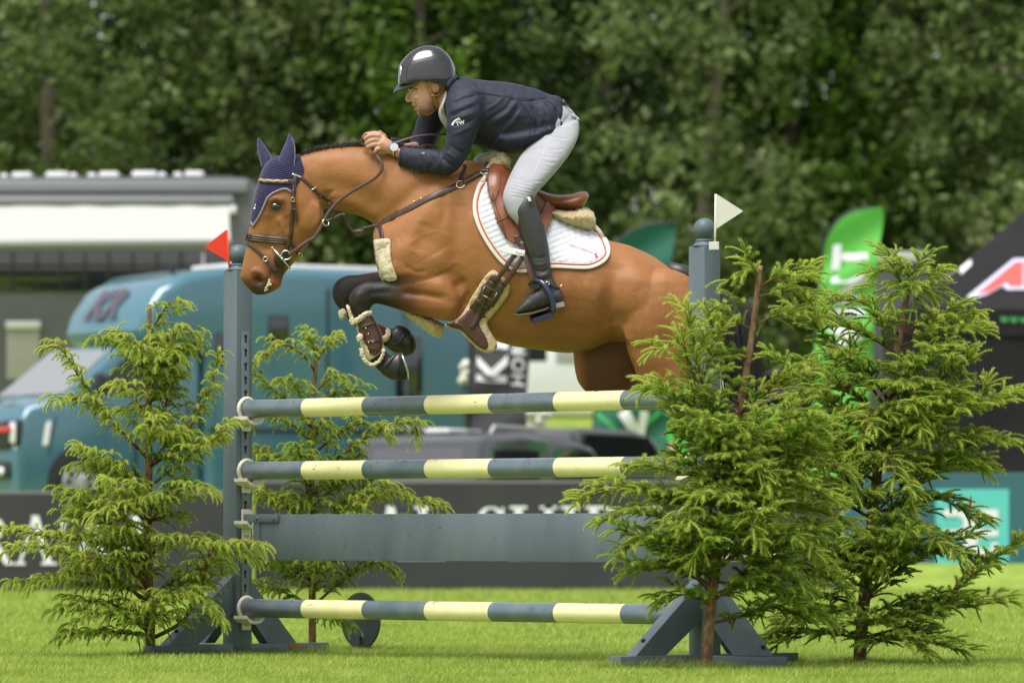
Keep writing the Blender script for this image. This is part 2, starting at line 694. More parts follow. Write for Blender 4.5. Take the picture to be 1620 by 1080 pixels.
for cx_, cy_ in ((-1.50, 1.30), (0.965, -1.30)):
    for t_ in np.linspace(-0.66, 0.66, 12): feet.append((cx_ - 0.7257 * t_ - 0.05, cy_ - 0.688 * t_ - 0.05, 0.03))
grass(9000, 0, 0, 0, 1, 0.05, 0.0022, 9, 'long_grass', 'longer grass left standing at the feet of wings and trunks', feet)
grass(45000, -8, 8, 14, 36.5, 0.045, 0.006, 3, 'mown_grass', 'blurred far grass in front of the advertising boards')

# ------------------------------------------------------------------ advertising boards
def strokes_letter(ch):
    """serif capitals as polygons in a unit cap height; returns list of polygons and advance"""
    k, n, s = 0.15, 0.055, 0.05     # thick, thin, serif
    P = []
    def bar(x0, y0, x1, y1, w):      # slanted stem with horizontal ends
        P.append([(x0 - w / 2, y0), (x0 + w / 2, y0), (x1 + w / 2, y1), (x1 - w / 2, y1)])
    def serif(x, y, w):
        h = n if y == 0 else -n
        P.append([(x - w / 2, y), (x + w / 2, y), (x + w / 2, y + h), (x - w / 2, y + h)])
    def arc(cx, cy, rx, ry, a0, a1, w0, w1, m=12):
        o, i = [], []
        for j in range(m + 1):
            t = a0 + (a1 - a0) * j / m
            w = w0 + (w1 - w0) * abs(math.cos(t))
            o.append((cx + (rx + w / 2) * math.cos(t), cy + (ry + w / 2 * 0.6) * math.sin(t)))
            i.append((cx + (rx - w / 2) * math.cos(t), cy + (ry - w / 2 * 0.6) * math.sin(t)))
        for j in range(m):
            P.append([o[j], o[j + 1], i[j + 1], i[j]])
    adv = 0.8
    if ch == 'A':
        bar(0.10, 0, 0.40, 1, n * 1.2); bar(0.70, 0, 0.41, 1.0, k); P.append([(0.2, 0.3), (0.62, 0.3), (0.61, 0.36), (0.22, 0.36)])
        serif(0.10, 0, 0.24); serif(0.70, 0, 0.32); adv = 0.86
    elif ch == 'L':
        bar(0.16, 0, 0.16, 1, k); serif(0.16, 1, 0.32); P.append([(0.0, 0), (0.6, 0), (0.64, 0.24), (0.58, 0.24), (0.5, n), (0, n)]); adv = 0.72
    elif ch == 'H':
        bar(0.16, 0, 0.16, 1, k); bar(0.72, 0, 0.72, 1, k); P.append([(0.16, 0.48), (0.72, 0.48), (0.72, 0.54), (0.16, 0.54)])
        for x in (0.16, 0.72): serif(x, 0, 0.32); serif(x, 1, 0.32)
        adv = 0.96
    elif ch == 'I':
        bar(0.16, 0, 0.16, 1, k); serif(0.16, 0, 0.34); serif(0.16, 1, 0.34); adv = 0.44
    elif ch == 'R':
        bar(0.16, 0, 0.16, 1, k); serif(0.16, 0, 0.32); serif(0.16, 1, 0.3)
        arc(0.36, 0.74, 0.2, 0.225, -math.pi / 2, math.pi / 2, n, k); P.append([(0.16, 0.945), (0.38, 0.945), (0.38, 1), (0.16, 1)]); P.append([(0.16, 0.49), (0.38, 0.49), (0.38, 0.545), (0.16, 0.545)])
        bar(0.72, 0, 0.40, 0.52, k); serif(0.74, 0, 0.2); adv = 0.84
    elif ch == 'S':
        arc(0.31, 0.74, 0.2, 0.23, math.pi * 0.12, math.pi * 1.35, n, k * 0.8, 16); arc(0.33, 0.26, 0.22, 0.23, -math.pi * 0.88, math.pi * 0.45, n, k * 0.85, 16)
        P.append([(0.12, 0.62), (0.26, 0.68), (0.52, 0.40), (0.40, 0.34)]); P.append([(0.50, 0.72), (0.55, 0.72), (0.55, 0.98), (0.51, 0.98)]); P.append([(0.06, 0.28), (0.11, 0.28), (0.11, 0.02), (0.06, 0.02)]); adv = 0.66
    elif ch == "'":
        arc(0.12, 0.88, 0.035, 0.06, 0, 2 * math.pi, 0.07, 0.07, 12); P.append([(0.13, 0.93), (0.19, 0.88), (0.15, 0.72), (0.05, 0.62), (0.10, 0.74)]); adv = 0.30
    else:
        adv = 0.4
    return P, adv
def serif_text(s, origin, right, up, nrm, cap, m, parent, start=None):
    x = 0.0
    o, r_, u_, n_ = Vector(origin), Vector(right), Vector(up), Vector(nrm)
    for ch in s:
        P, adv = strokes_letter(ch)
        if P:
            mb = MB()
            for j, q in enumerate(P):
                d = n_ * (0.002 + 0.0007 * (j % 5))
                mb.add([o + r_ * ((x + a) * cap) + u_ * (b * cap) + d for a, b in q], [tuple(range(len(q)))])
            mb.build('letter', m, parent)
        x += adv
m_board = mat('charcoal_board', (0.024, 0.023, 0.026), 0.6, (0.03, 0.029, 0.032), 2.0)
m_board_edge = mat('board_edge_grey', (0.16, 0.16, 0.165), 0.5)
m_board_txt = mat('board_white', (0.72, 0.72, 0.74), 0.6)
def board(px0, px1, py_top, Y, label, m, mtop, grp='advertising boards round the arena'):
    a, b = W(px0, 900, Y), W(px1, 900, Y)
    zt = W(0, py_top, Y).z
    e = empty('advertising_board', ((a.x + b.x) / 2, Y, 0)); tag(e, label, 'advertising board', grp); bpy.context.view_layer.update()
    mb = MB(); mb.box(((a.x + b.x) / 2, Y + 0.03, zt / 2 + 0.005), (b.x - a.x, 0.05, zt - 0.01)); mb.build('panel', m, e)
    mb = MB(); mb.box(((a.x + b.x) / 2, Y + 0.03, zt + 0.018), (b.x - a.x, 0.058, 0.036)); mb.build('top_rail', mtop, e)
    for t in (0.03, 0.5, 0.97):
        x = a.x + (b.x - a.x) * t
        mb = MB(); mb.tube([(x, Y + 0.06, zt), (x, Y + 0.55, 0.01)], 0.02, 8); mb.build('prop', m_board_edge, e)
    return e
b1 = board(-330, 398, 781, 34.6, 'charcoal board with white serif letters behind the left spruce', m_board, m_board_edge)
s = scale_at(34.6)
serif_text("AL SHIRA'AA", W(-358, 893, 34.6), (1, 0, 0), (0, 0, 1), (0, -1, 0), 78 / s, m_board_txt, b1)
b2 = board(402, 1330, 764, 35.6, 'charcoal board with white serif letters behind the plank', m_board, m_board_edge)
s2 = scale_at(35.6)
serif_text("AL SHIRA'AA", W(582, 885, 35.6), (1, 0, 0), (0, 0, 1), (0, -1, 0), 85 / s2, m_board_txt, b2)
m_teal_board = mat('teal_board', (0.025, 0.105, 0.135), 0.55, (0.03, 0.115, 0.148), 2.0)
b3 = board(1334, 1900, 752, 38.3, 'dark teal board with turquoise square emblem at the right edge', m_teal_board, mat('teal_rail', (0.06, 0.14, 0.15), 0.5))
Y3 = 38.3
def px_poly(name, pts, Y, m, parent, dy):
    mb = MB(); mb.add([W(x, y, Y) + Vector((0, dy, 0)) for x, y in pts], [tuple(range(len(pts)))]); return mb.build(name, m, parent)
m_turq = mat('turquoise_print', (0.10, 0.50, 0.47), 0.55)
px_poly('emblem_square', [(1480, 773), (1596, 773), (1596, 896), (1480, 896)], Y3, m_turq, b3, -0.004)
def arcs(cx, cy, r, w, a0, a1, n=14):
    o = [(cx + (r + w / 2) * math.cos(t), cy + (r + w / 2) * math.sin(t)) for t in np.linspace(a0, a1, n)]
    i = [(cx + (r - w / 2) * math.cos(t), cy + (r - w / 2) * math.sin(t)) for t in np.linspace(a1, a0, n)]
    return o + i
def quadstrip(name, o_pts, Y, m, parent, dy):
    n = len(o_pts) // 2
    mb = MB()
    A = [W(x, y, Y) + Vector((0, dy, 0)) for x, y in o_pts]
    mb.add(A, [(i, i + 1, 2 * n - 2 - i, 2 * n - 1 - i) for i in range(n - 1)])
    return mb.build(name, m, parent)
for k, (cx, cy, a0, a1) in enumerate(((1556, 827, math.pi * 0.5, math.pi * 1.5), (1556, 858, math.pi * 0.5, math.pi * 1.5), (1514, 827, -math.pi * 0.5, math.pi * 0.5), (1514, 858, -math.pi * 0.5, math.pi * 0.5))):
    quadstrip('emblem_arc', arcs(cx, cy, 16, 11, a0, a1), Y3, m_board_txt, b3, -0.007 - 0.001 * k)
for k, (x0, x1, y0, y1) in enumerate(((1556, 1579, 805.5, 816.5), (1568, 1579, 816.5, 825), (1556, 1579, 837.5, 848), (1556, 1574, 868.5, 879.5), (1568, 1579, 858, 870), (1492, 1514, 805.5, 816.5), (1492, 1514, 837.5, 848), (1494, 1514, 868.5, 879.5))):
    px_poly('emblem_bar', [(x0, y0), (x1, y0), (x1, y1), (x0, y1)], Y3, m_board_txt, b3, -0.012 - 0.001 * k)
px_poly('emblem_star', [(1535, 786), (1539, 796), (1548, 799), (1525, 801), (1530, 796)], Y3, mat('tan_print', (0.5, 0.36, 0.2), 0.6), b3, -0.007)

# ------------------------------------------------------------------ vehicles behind the boards
m_teal = mat('teal_vehicle_paint', (0.055, 0.15, 0.20), 0.2, (0.058, 0.156, 0.207), 1.0, coat=0.6)
m_glass = mat('dark_window_glass', (0.012, 0.014, 0.016), 0.06, coat=1.0)
m_screen = mat('windscreen_glass', (0.2, 0.21, 0.215), 0.05, coat=1.0)  # grey base colour stands in for sky reflected in the screen
m_tyre = mat('tyre_rubber', (0.012, 0.012, 0.013), 0.8)
m_alloy = mat('alloy_wheel', (0.52, 0.53, 0.55), 0.3, metal=0.7)
m_dark_pl = mat('dark_plastic_trim', (0.02, 0.021, 0.023), 0.5)
m_white_v = mat('white_vehicle_paint', (0.70, 0.70, 0.71), 0.35, coat=0.3)
m_lamp = mat('lamp_lens', (0.75, 0.76, 0.78), 0.1, coat=1.0)
m_redlens = mat('red_lens', (0.6, 0.02, 0.015), 0.2, coat=1.0)
def lpart(parent, name, m, mb, angle=35):
    """a part in its parent's local coordinates"""
    return mb.build(name, m, parent, keep=False, angle=angle)
def bev_prism(prof, y0, y1, inset_=0.0, bevel=0.06, seg=3):
    """side profile (x, z) extruded across y with rounded edges"""
    n = len(prof)
    bm = bmesh.new()
    a = [bm.verts.new((x, y0, z)) for x, z in prof]
    b = [bm.verts.new((x, y1, z)) for x, z in prof]
    bm.faces.new(a[::-1]); bm.faces.new(b)
    for i in range(n): bm.faces.new((a[i], a[(i + 1) % n], b[(i + 1) % n], b[i]))
    bmesh.ops.recalc_face_normals(bm, faces=bm.faces)
    if bevel:
        es = [e for e in bm.edges if len({round(v.co.y, 4) for v in e.verts}) == 1]
        bmesh.ops.bevel(bm, geom=es, offset=bevel, segments=seg, affect='EDGES', profile=0.5, clamp_overlap=True)
    bm.verts.index_update()
    mb = MB(); mb.v = [tuple(v.co) for v in bm.verts]; mb.f = [tuple(v.index for v in q.verts) for q in bm.faces]
    bm.free()
    return mb
def wheel(parent, x, y, r, w=0.22, spokes=9, out=-1):
    mb = MB()
    pr = [(-w / 2, r * 0.68), (-w / 2, r * 0.93), (-w * 0.38, r), (w * 0.38, r), (w / 2, r * 0.93), (w / 2, r * 0.68)]
    v, f = tube_geo([Vector((x, y + a, r)) for a, _ in pr], [q for _, q in pr], 28, True, 1.0)
    mb.add(v, f); t = lpart(parent, 'tyre', m_tyre, mb)
    mb = MB()
    yo = y + out * (w / 2 + 0.004)
    for k in range(spokes):
        a = 2 * math.pi * k / spokes
        mb.tube([(x + 0.05 * math.cos(a), yo, r + 0.05 * math.sin(a)), (x + r * 0.6 * math.cos(a), yo + 0.012, r + r * 0.6 * math.sin(a))], 0.032, 6)
    v, f = ring3((x, yo, r), r * 0.63, 0.03, (0, 1, 0), 28, 8); mb.add(v, f)
    v, f = ellipsoid((x, yo, r), (0.07, 0.03, 0.07), None, 12, 8); mb.add(v, f)
    lpart(parent, 'wheel_rim', m_alloy, mb)

# teal horsebox, nose to the left and turned a little towards us
YH = 42.4
hbx_loc = W(140, 806, YH); hbx_loc.z = 0.94
hb_ = empty('horsebox', hbx_loc, R(33)); tag(hb_, 'teal horsebox with overcab pod and dark initials, parked behind the left board', 'horsebox')
# local x runs to the tail, y to the far side
W2 = 2.1
body_prof = [(1.75, 0.12), (6.0, 0.12), (6.05, 0.6), (6.05, 3.0), (5.9, 3.13), (3.2, 3.17), (2.0, 3.15), (1.45, 3.07), (1.05, 2.86), (0.83, 2.56), (0.75, 2.32), (0.8, 2.19), (0.98, 2.14), (1.3, 2.12), (1.6, 2.13), (1.74, 2.0)]
lpart(hb_, 'box_body', m_teal, bev_prism(body_prof, 0.0, W2, 0, 0.2, 5))
cab_prof = [(-0.95, 0.16), (-0.99, 0.75), (-0.95, 1.12), (-0.82, 1.32), (-0.3, 1.46), (0.5, 2.11), (1.7, 2.12), (1.72, 0.14)]
lpart(hb_, 'cab', m_teal, bev_prism(cab_prof, 0.08, W2 - 0.08, 0, 0.1, 3))
def lquad(parent, name, m, pts, th=None):
    mb = MB(); mb.add(pts, [tuple(range(len(pts)))]); return lpart(parent, name, m, mb, None)
d_ = Vector((-0.63, 0, 0.78)) * 0.012
lquad(hb_, 'windscreen', m_screen, [Vector((-0.27, 0.16, 1.485)) + d_, Vector((-0.27, W2 - 0.16, 1.485)) + d_, Vector((0.44, W2 - 0.24, 2.06)) + d_, Vector((0.44, 0.24, 2.06)) + d_])
lquad(hb_, 'side_window', m_glass, [(0.1, 0.07, 1.5), (1.35, 0.07, 1.45), (1.35, 0.07, 2.02), (0.62, 0.07, 2.02)])
lquad(hb_, 'cab_painted_shade', m_dark_pl, [(0.35, 0.055, 2.08), (1.7, 0.055, 2.08), (1.7, 0.055, 2.13), (0.35, 0.055, 2.13)])  # flat dark strip painting in the shade between cab and pod
for (x0, x1, z0, z1) in ((1.85, 2.2, 1.9, 2.3), (2.65, 2.95, 2.2, 2.55), (4.6, 5.0, 1.5, 2.3)):
    mb = MB(); mb.box(((x0 + x1) / 2, -0.01, (z0 + z1) / 2), (x1 - x0, 0.03, z1 - z0), None, 0.012); lpart(hb_, 'window', m_glass, mb)
mb = MB(); mb.box((3.55, -0.012, 1.75), (0.02, 0.02, 2.3)); lpart(hb_, 'door_seam', m_dark_pl, mb)
mb = MB(); mb.box((4.75, -0.012, 1.6), (0.06, 0.03, 2.2)); lpart(hb_, 'door_hinge', mat('hinge_grey', (0.08, 0.1, 0.11), 0.6), mb)
mb = MB(); mb.box((3.9, 1.0, 3.2), (3.0, 1.2, 0.08), None, 0.03); lpart(hb_, 'roof_vent', m_white_v, mb)
mb = MB(); mb.box((1.5, 0.5, 3.12), (0.06, 0.06, 0.14), None, 0.01); lpart(hb_, 'marker_lamp', m_dark_pl, mb)
mb = MB(); mb.box((0.72, 0.06, 1.0), (0.012, 0.03, 1.0)); lpart(hb_, 'door_seam', m_dark_pl, mb)
mb = MB(); mb.box((1.55, 0.055, 1.3), (0.16, 0.04, 0.05), None, 0.01); lpart(hb_, 'door_handle', m_dark_pl, mb)
mb = MB(); mb.box((0.1, -0.1, 1.6), (0.14, 0.16, 0.3), None, 0.04); lpart(hb_, 'wing_mirror', m_dark_pl, mb)
mb = MB(); mb.box((3.55, -0.006, 1.05), (3.6, 0.03, 0.05), None, 0.01); lpart(hb_, 'body_trim', m_dark_pl, mb)
lquad(hb_, 'headlamp', m_lamp, [(-1.0, 0.14, 0.78), (-0.55, 0.068, 0.84), (-0.5, 0.068, 1.14), (-0.9, 0.16, 1.12)])
lquad(hb_, 'headlamp_surround', m_dark_pl, [(-1.005, 0.2, 0.72), (-0.52, 0.074, 0.72), (-0.42, 0.074, 1.2), (-0.88, 0.2, 1.2)])
mb = MB(); mb.box((-0.93, 0.3, 0.98), (0.12, 0.42, 0.34), None, 0.03); lpart(hb_, 'headlamp_surround', m_dark_pl, mb)
mb = MB(); mb.box((-0.975, 0.2, 0.99), (0.06, 0.16, 0.27), None, 0.02); lpart(hb_, 'headlamp', m_lamp, mb)
mb = MB(); mb.box((-0.99, 1.05, 0.95), (0.06, 1.6, 0.35), None, 0.02); lpart(hb_, 'grille', m_dark_pl, mb)
mb = MB(); mb.box((-1.03, 1.02, 1.03), (0.04, 1.66, 0.07), None, 0.01); lpart(hb_, 'red_strip', m_redlens, mb)
mb = MB(); mb.box((-0.98, 0.55, 0.52), (0.08, 0.6, 0.22), None, 0.03); lpart(hb_, 'fog_lamp_recess', m_dark_pl, mb)
v, f = ellipsoid((-1.03, 0.45, 0.5), (0.03, 0.09, 0.06), None, 12, 8); lpart(hb_, 'fog_lamp', m_lamp, MB().add(v, f))
v, f = tube_geo([(-0.1, 0.06, 0.36), (-0.1, 0.10, 0.36)], 0.45, 30); lpart(hb_, 'wheel_arch', m_dark_pl, MB().add(v, f))
wheel(hb_, -0.1, 0.17, 0.36, 0.24)
wheel(hb_, 4.1, 0.14, 0.36, 0.24)
# initials on the pod: K and R
def kr(parent, M, m, name='initial', sc=1.0):
    for ch, dx in (('K', 0.0), ('R', 0.42)):
        v, f = text_poly(ch, 0.62 * sc, 1.0, 0.03)
        mb = MB(); mb.add([M @ Vector((q.x + dx * sc + q.y * 0.25, q.y, 0)) for q in v], f); lpart(parent, name, m, mb, None)
m_init = mat('plum_grey_decal', (0.075, 0.062, 0.078), 0.4)
nk = Vector((-0.82, 0, 0.57)); uk = Vector((0.57, 0, 0.82)); Mk_ = Matrix.Identity(4)
Mk_.col[0][:3] = (0, -1, 0); Mk_.col[1][:3] = uk; Mk_.col[2][:3] = nk; Mk_.col[3][:3] = Vector((0.90, 1.35, 2.66)) + nk * 0.02
kr(hb_, Mk_, m_init)

# grey lorry with white awning at far left
YL = 55.0
sL = scale_at(YL)
lr = empty('lorry', (W(150, 700, YL).x, YL, 1.1)); tag(lr, 'large grey horse lorry with long white awning behind the teal horsebox', 'lorry'); bpy.context.view_layer.update()
m_lorry = mat('silver_grey_paint', (0.21, 0.215, 0.225), 0.35, coat=0.3)
m_lorry_d = mat('dark_grey_paint', (0.125, 0.128, 0.132), 0.45, (0.11, 0.112, 0.116), 1.5)
def wbox(parent, name, m, px0, px1, py0, py1, Y, depth, bevel=0.03):
    a, b = W(px0, py1, Y), W(px1, py0, Y)
    mb = MB(); mb.box(((a.x + b.x) / 2, Y + depth / 2, (a.z + b.z) / 2), (b.x - a.x, depth, b.z - a.z), None, bevel)
    return mb.build(name, m, parent, angle=35)
zr = W(0, 283, YL).z
prof = [(-420, 690), (-420, 283), (360, 278), (395, 283), (415, 300), (428, 340), (430, 410), (420, 420), (360, 425), (360, 690)]
A = [W(x, y, YL) for x, y in prof]; B = [p + Vector((0, 2.5, 0)) for p in A]
mb = MB(); n = len(A); mb.add(A + B, [tuple(range(n)), tuple(range(2 * n - 1, n - 1, -1))] + [(i, (i + 1) % n, n + (i + 1) % n, n + i) for i in range(n)])
mb.build('body', m_lorry_d, lr)
wbox(lr, 'roof_rail', m_lorry, -420, 392, 284, 305, YL - 0.12, 0.2, 0.03)
wbox(lr, 'awning_cassette', m_lorry, -420, 370, 309, 324, YL - 0.3, 0.3, 0.05)
wbox(lr, 'roller_end', m_white_v, 362, 374, 324, 338, YL - 0.28, 0.25, 0.03)
# dark strip windows with the hedge reflected, slatted
wbox(lr, 'window_strip', m_glass, -420, 355, 396, 462, YL - 0.03, 0.1, 0.01)
for k in range(20):
    x = -400 + k * 38
    wbox(lr, 'window_bar', m_dark_pl, x, x + 5, 398, 461, YL - 0.06, 0.03, 0.004)
wbox(lr, 'locker_door', mat('cream_locker', (0.42, 0.40, 0.36), 0.5), 10, 62, 520, 600, YL - 0.06, 0.08, 0.01)
wbox(lr, 'locker_lid', m_white_v, 8, 64, 507, 520, YL - 0.2, 0.2, 0.03)
for k, (x0, x1, y0) in enumerate(((0, 12, 274), (18, 50, 272), (72, 108, 271), (110, 122, 273), (138, 152, 273), (156, 188, 271), (208, 248, 270), (250, 262, 272), (274, 288, 272), (292, 322, 270))):
    wbox(lr, 'roof_hatch', m_white_v, x0, x1, y0, 286, YL + 0.3, 0.8, 0.04)
aw = empty('awning', (W(150, 380, YL).x, YL - 1.4, W(0, 385, YL - 1.4).z)); tag(aw, 'white fabric awning rolled out from the grey lorry', 'awning'); bpy.context.view_layer.update()
a0, a1 = W(-420, 326, YL - 0.32), W(362, 326, YL - 0.32)
b0, b1_ = W(-420, 381, YL - 1.6), W(364, 381, YL - 1.6)
mb = MB(); nq = 24
for i in range(nq + 1):
    for j in range(5):
        t, u = i / nq, j / 4
        p = (a0 * (1 - t) + a1 * t) * (1 - u) + (b0 * (1 - t) + b1_ * t) * u
        mb.v.append(tuple(p + Vector((0, 0, -0.05 * math.sin(math.pi * u) - 0.01 * math.sin(t * 60)))))
mb.f = [(i * 5 + j, (i + 1) * 5 + j, (i + 1) * 5 + j + 1, i * 5 + j + 1) for i in range(nq) for j in range(4)]
mb.build('fabric', mat('white_awning_fabric', (0.84, 0.83, 0.83), 0.8, trans=0.55), aw, smooth=True)
c0, c1 = W(-420, 387, YL - 1.62), W(366, 385, YL - 1.62)
mb = MB(); mb.tube([c0, c1], 0.062, 12); mb.build('front_rail', mat('awning_rail_grey', (0.27, 0.28, 0.27), 0.5), aw, smooth=True)
mb = MB(); mb.tube([W(322, 388, YL - 1.6), W(322, 520, YL - 1.6)], 0.025, 8); mb.build('leg', m_lorry, aw, smooth=True)

# dark pickup seen from behind, in front of the banner
YP = 40.7
sp_ = scale_at(YP)
pu_loc = W(815, 806, YP); pu_loc.z = terrain(pu_loc.x, YP)
pu = empty('pickup_truck', pu_loc, R(62)); tag(pu, 'dark grey pickup truck with hard top seen from behind, below the banner', 'pickup truck')
m_char = mat('charcoal_vehicle_paint', (0.055, 0.056, 0.062), 0.3, coat=0.6)
# local x to the nose, y to its left; tail near us
zt = 1.86
lpart(pu, 'body', m_char, bev_prism([(-2.6, 0.35), (2.5, 0.35), (2.6, 0.7), (2.5, 1.0), (1.5, 1.1), (1.3, 1.15), (-2.6, 1.12), (-2.65, 0.7)], -0.95, 0.95, 0, 0.08))
lpart(pu, 'cabin', m_char, bev_prism([(-0.65, 1.1), (1.35, 1.1), (0.6, 1.74), (0.2, 1.8), (-0.6, 1.8)], -0.8, 0.8, 0, 0.1))
lpart(pu, 'hard_top', m_char, bev_prism([(-2.6, 1.1), (-0.7, 1.1), (-0.68, 1.84), (-1.5, 1.87), (-2.3, 1.82), (-2.45, 1.76)], -0.86, 0.86, 0, 0.09))
lquad(pu, 'rear_window', mat('tinted_glass', (0.07, 0.07, 0.078), 0.12, coat=1.0), [(-2.585, -0.68, 1.2), (-2.585, 0.68, 1.2), (-2.475, 0.62, 1.68), (-2.475, -0.62, 1.68)])
for sgn in (-1, 1):
    lquad(pu, 'side_window', m_glass, [(-2.3, sgn * 0.865, 1.22), (-1.0, sgn * 0.865, 1.22), (-1.0, sgn * 0.865, 1.66), (-2.15, sgn * 0.865, 1.66)])
    lquad(pu, 'side_window', m_glass, [(-0.5, sgn * 0.806, 1.2), (1.0, sgn * 0.806, 1.2), (0.5, sgn * 0.806, 1.66), (-0.5, sgn * 0.806, 1.68)])
    mb = MB(); mb.tube([(-2.0, sgn * 0.72, 1.86), (-1.9, sgn * 0.72, 1.95), (0.3, sgn * 0.66, 1.93), (0.45, sgn * 0.66, 1.8)], 0.022, 8); lpart(pu, 'roof_rail', m_alloy, mb)
    mb = MB(); mb.box((-2.6, sgn * 0.86, 0.95), (0.12, 0.14, 0.4), None, 0.03); lpart(pu, 'tail_lamp', m_redlens, mb)
    for x in (-1.6, 1.6): wheel(pu, x, sgn * 0.82, 0.38, 0.25, 7, sgn)
v, f = ellipsoid((-2.56, -0.28, 1.42), (0.05, 0.05, 0.05), None, 10, 8); lpart(pu, 'window_latch', m_lamp, MB().add(v, f))
mb = MB(); mb.box((-1.6, 0.1, 1.9), (0.5, 0.35, 0.06), None, 0.02); lpart(pu, 'roof_vent', m_white_v, mb)
# small red car beyond it
rc_loc = W(940, 806, 43.6); rc_loc.z = terrain(rc_loc.x, 43.6)
rc = empty('parked_car', rc_loc, R(60)); tag(rc, 'dark estate car with red tail lamps just right of the pickup truck', 'car')
m_redcar = mat('red_vehicle_paint', (0.42, 0.03, 0.04), 0.3, coat=0.6)
lpart(rc, 'body', m_char, bev_prism([(-2.1, 0.3), (2.0, 0.3), (2.05, 0.7), (1.9, 0.95), (1.0, 1.04), (-2.05, 1.05), (-2.15, 0.7)], -0.85, 0.85, 0, 0.08))
lpart(rc, 'cabin', m_char, bev_prism([(-2.0, 1.03), (1.0, 1.03), (0.3, 1.5), (-0.2, 1.58), (-1.6, 1.58), (-1.85, 1.5)], -0.72, 0.72, 0, 0.1))
for sgn in (-1, 1):
    mb = MB(); mb.box((-2.02, sgn * 0.62, 1.0), (0.14, 0.34, 0.34), None, 0.04); lpart(rc, 'tail_lamp', m_redlens, mb)
    lquad(rc, 'side_window', m_glass, [(-1.7, sgn * 0.725, 1.1), (0.6, sgn * 0.725, 1.1), (0.15, sgn * 0.725, 1.48), (-1.5, sgn * 0.725, 1.5)])
    for x in (-1.35, 1.35): wheel(rc, x, sgn * 0.72, 0.32, 0.2, 7, sgn)
# white van behind the banner
YV = 62.0
vn_loc = W(900, 700, YV); vn_loc.z = terrain(vn_loc.x, YV)
vn = empty('parked_van', vn_loc, R(10)); tag(vn, 'white van glimpsed under the horse\'s belly beyond the banner', 'van')
lpart(vn, 'body', m_white_v, bev_prism([(-1.9, 0.4), (2.6, 0.4), (2.7, 0.9), (2.5, 2.0), (2.3, 2.15), (-0.7, 2.15), (-1.1, 2.0), (-1.65, 1.3), (-2.2, 1.1), (-2.3, 0.7)], -1.0, 1.0, 0, 0.09))
lquad(vn, 'side_window', m_glass, [(-1.45, -1.005, 1.28), (-0.55, -1.005, 1.28), (-0.55, -1.005, 1.85), (-1.0, -1.005, 1.85)])
mb = MB(); mb.box((0.9, -1.005, 1.5), (2.6, 0.02, 0.5), None, 0.01); lpart(vn, 'side_panel', mat('pale_grey_panel', (0.36, 0.36, 0.37), 0.5), mb)
for x in (-1.5, 1.8): wheel(vn, x, -0.88, 0.36, 0.24)

# ------------------------------------------------------------------ banners, feather flags, gazebo
m_bannerk = mat('charcoal_banner_cloth', (0.048, 0.044, 0.05), 0.8, (0.056, 0.052, 0.058), 3.0, trans=0.15)
def cloth(name, parent, outline, Y, m, amp=0.03, step=6.0, freq=3.0):
    """banner with a pixel outline, rippled in depth"""
    P = smooth_poly(outline, 5)
    A = np.array(P)
    x0, y0 = A.min(0) - step; x1, y1 = A.max(0) + step
    gx, gy = np.arange(x0, x1 + step, step), np.arange(y0, y1 + step, step)
    X, Yg = np.meshgrid(gx, gy); g = np.stack([X.ravel(), Yg.ravel()], 1)
    ins = inside(g, P); d, _, near = seg_dist(g, P + [P[0]])
    nx_ = len(gx)
    cells = [(j * nx_ + i, j * nx_ + i + 1, (j + 1) * nx_ + i + 1, (j + 1) * nx_ + i) for j in range(len(gy) - 1) for i in range(nx_ - 1)]
    cells = [q for q in cells if any(ins[k] for k in q)]
    used = sorted({k for q in cells for k in q}); mp = {k: i for i, k in enumerate(used)}
    V = []
    for k in used:
        q = g[k] if ins[k] else near[k]
        V.append(tuple(W(q[0], q[1], Y + ripple(q, amp, freq))))
    me = bpy.data.meshes.new(name); me.from_pydata(V, [], [tuple(mp[k] for k in q) for q in cells]); me.update()
    return obj(name, me, m, parent, True)
def ripple(q, amp, freq):
    return amp * math.sin(q[1] * 0.021 * freq + q[0] * 0.013 * freq)
def text_px(s, centre, ex, ey, Y, m, parent, amp, freq, dy, name='letter', bold=0.02, fn=None):
    """letters each its own piece; ex, ey = pixel vectors of one em along the line and up"""
    x = 0.0
    for ch in s:
        v, f = text_poly(ch, 1.0, 1.0, bold)
        if not v: x += 0.35; continue
        w = max(q.x for q in v) - min(q.x for q in v)
        x += w / 2
        mb = MB(); pts = []
        for q in v:
            px = centre[0] + ex[0] * (x + q.x) + ey[0] * q.y; py = centre[1] + ex[1] * (x + q.x) + ey[1] * q.y
            pts.append(W(px, py, Y + ripple((px, py), amp, freq) - dy))
        mb.add(pts, f); mb.build(name, m, parent)
        x += w / 2 + 0.13
YB = 43.6
bk = empty('banner', W(790, 690, YB)); tag(bk, 'charcoal upright banner with sideways white lettering behind the girth', 'banner'); bpy.context.view_layer.update()
cloth('cloth', bk, [(752, 380), (846, 384), (842, 480), (838, 560), (832, 640), (826, 690), (742, 690), (745, 600), (748, 500)], YB, m_bannerk, 0.03)
mb = MB(); mb.tube([W(750, 370, YB + 0.02), W(744, 560, YB + 0.02), W(740, 760, YB + 0.02)], 0.02, 8); mb.build('pole', m_dark_pl, bk, smooth=True)
text_px('KR', (780, 608), (2.5, -64), (-64, -4), YB, m_board_txt, bk, 0.03, 3.0, 0.012, bold=0.035)
text_px('HORSE', (820, 610), (1.0, -29), (-29, -2), YB, m_board_txt, bk, 0.03, 3.0, 0.012, bold=0.02)
YG = 46.0
fg = empty('feather_flag', W(1300, 760, YG)); tag(fg, 'bright lime green feather flag with white lettering right of the wing', 'feather flag', 'feather flags'); bpy.context.view_layer.update()
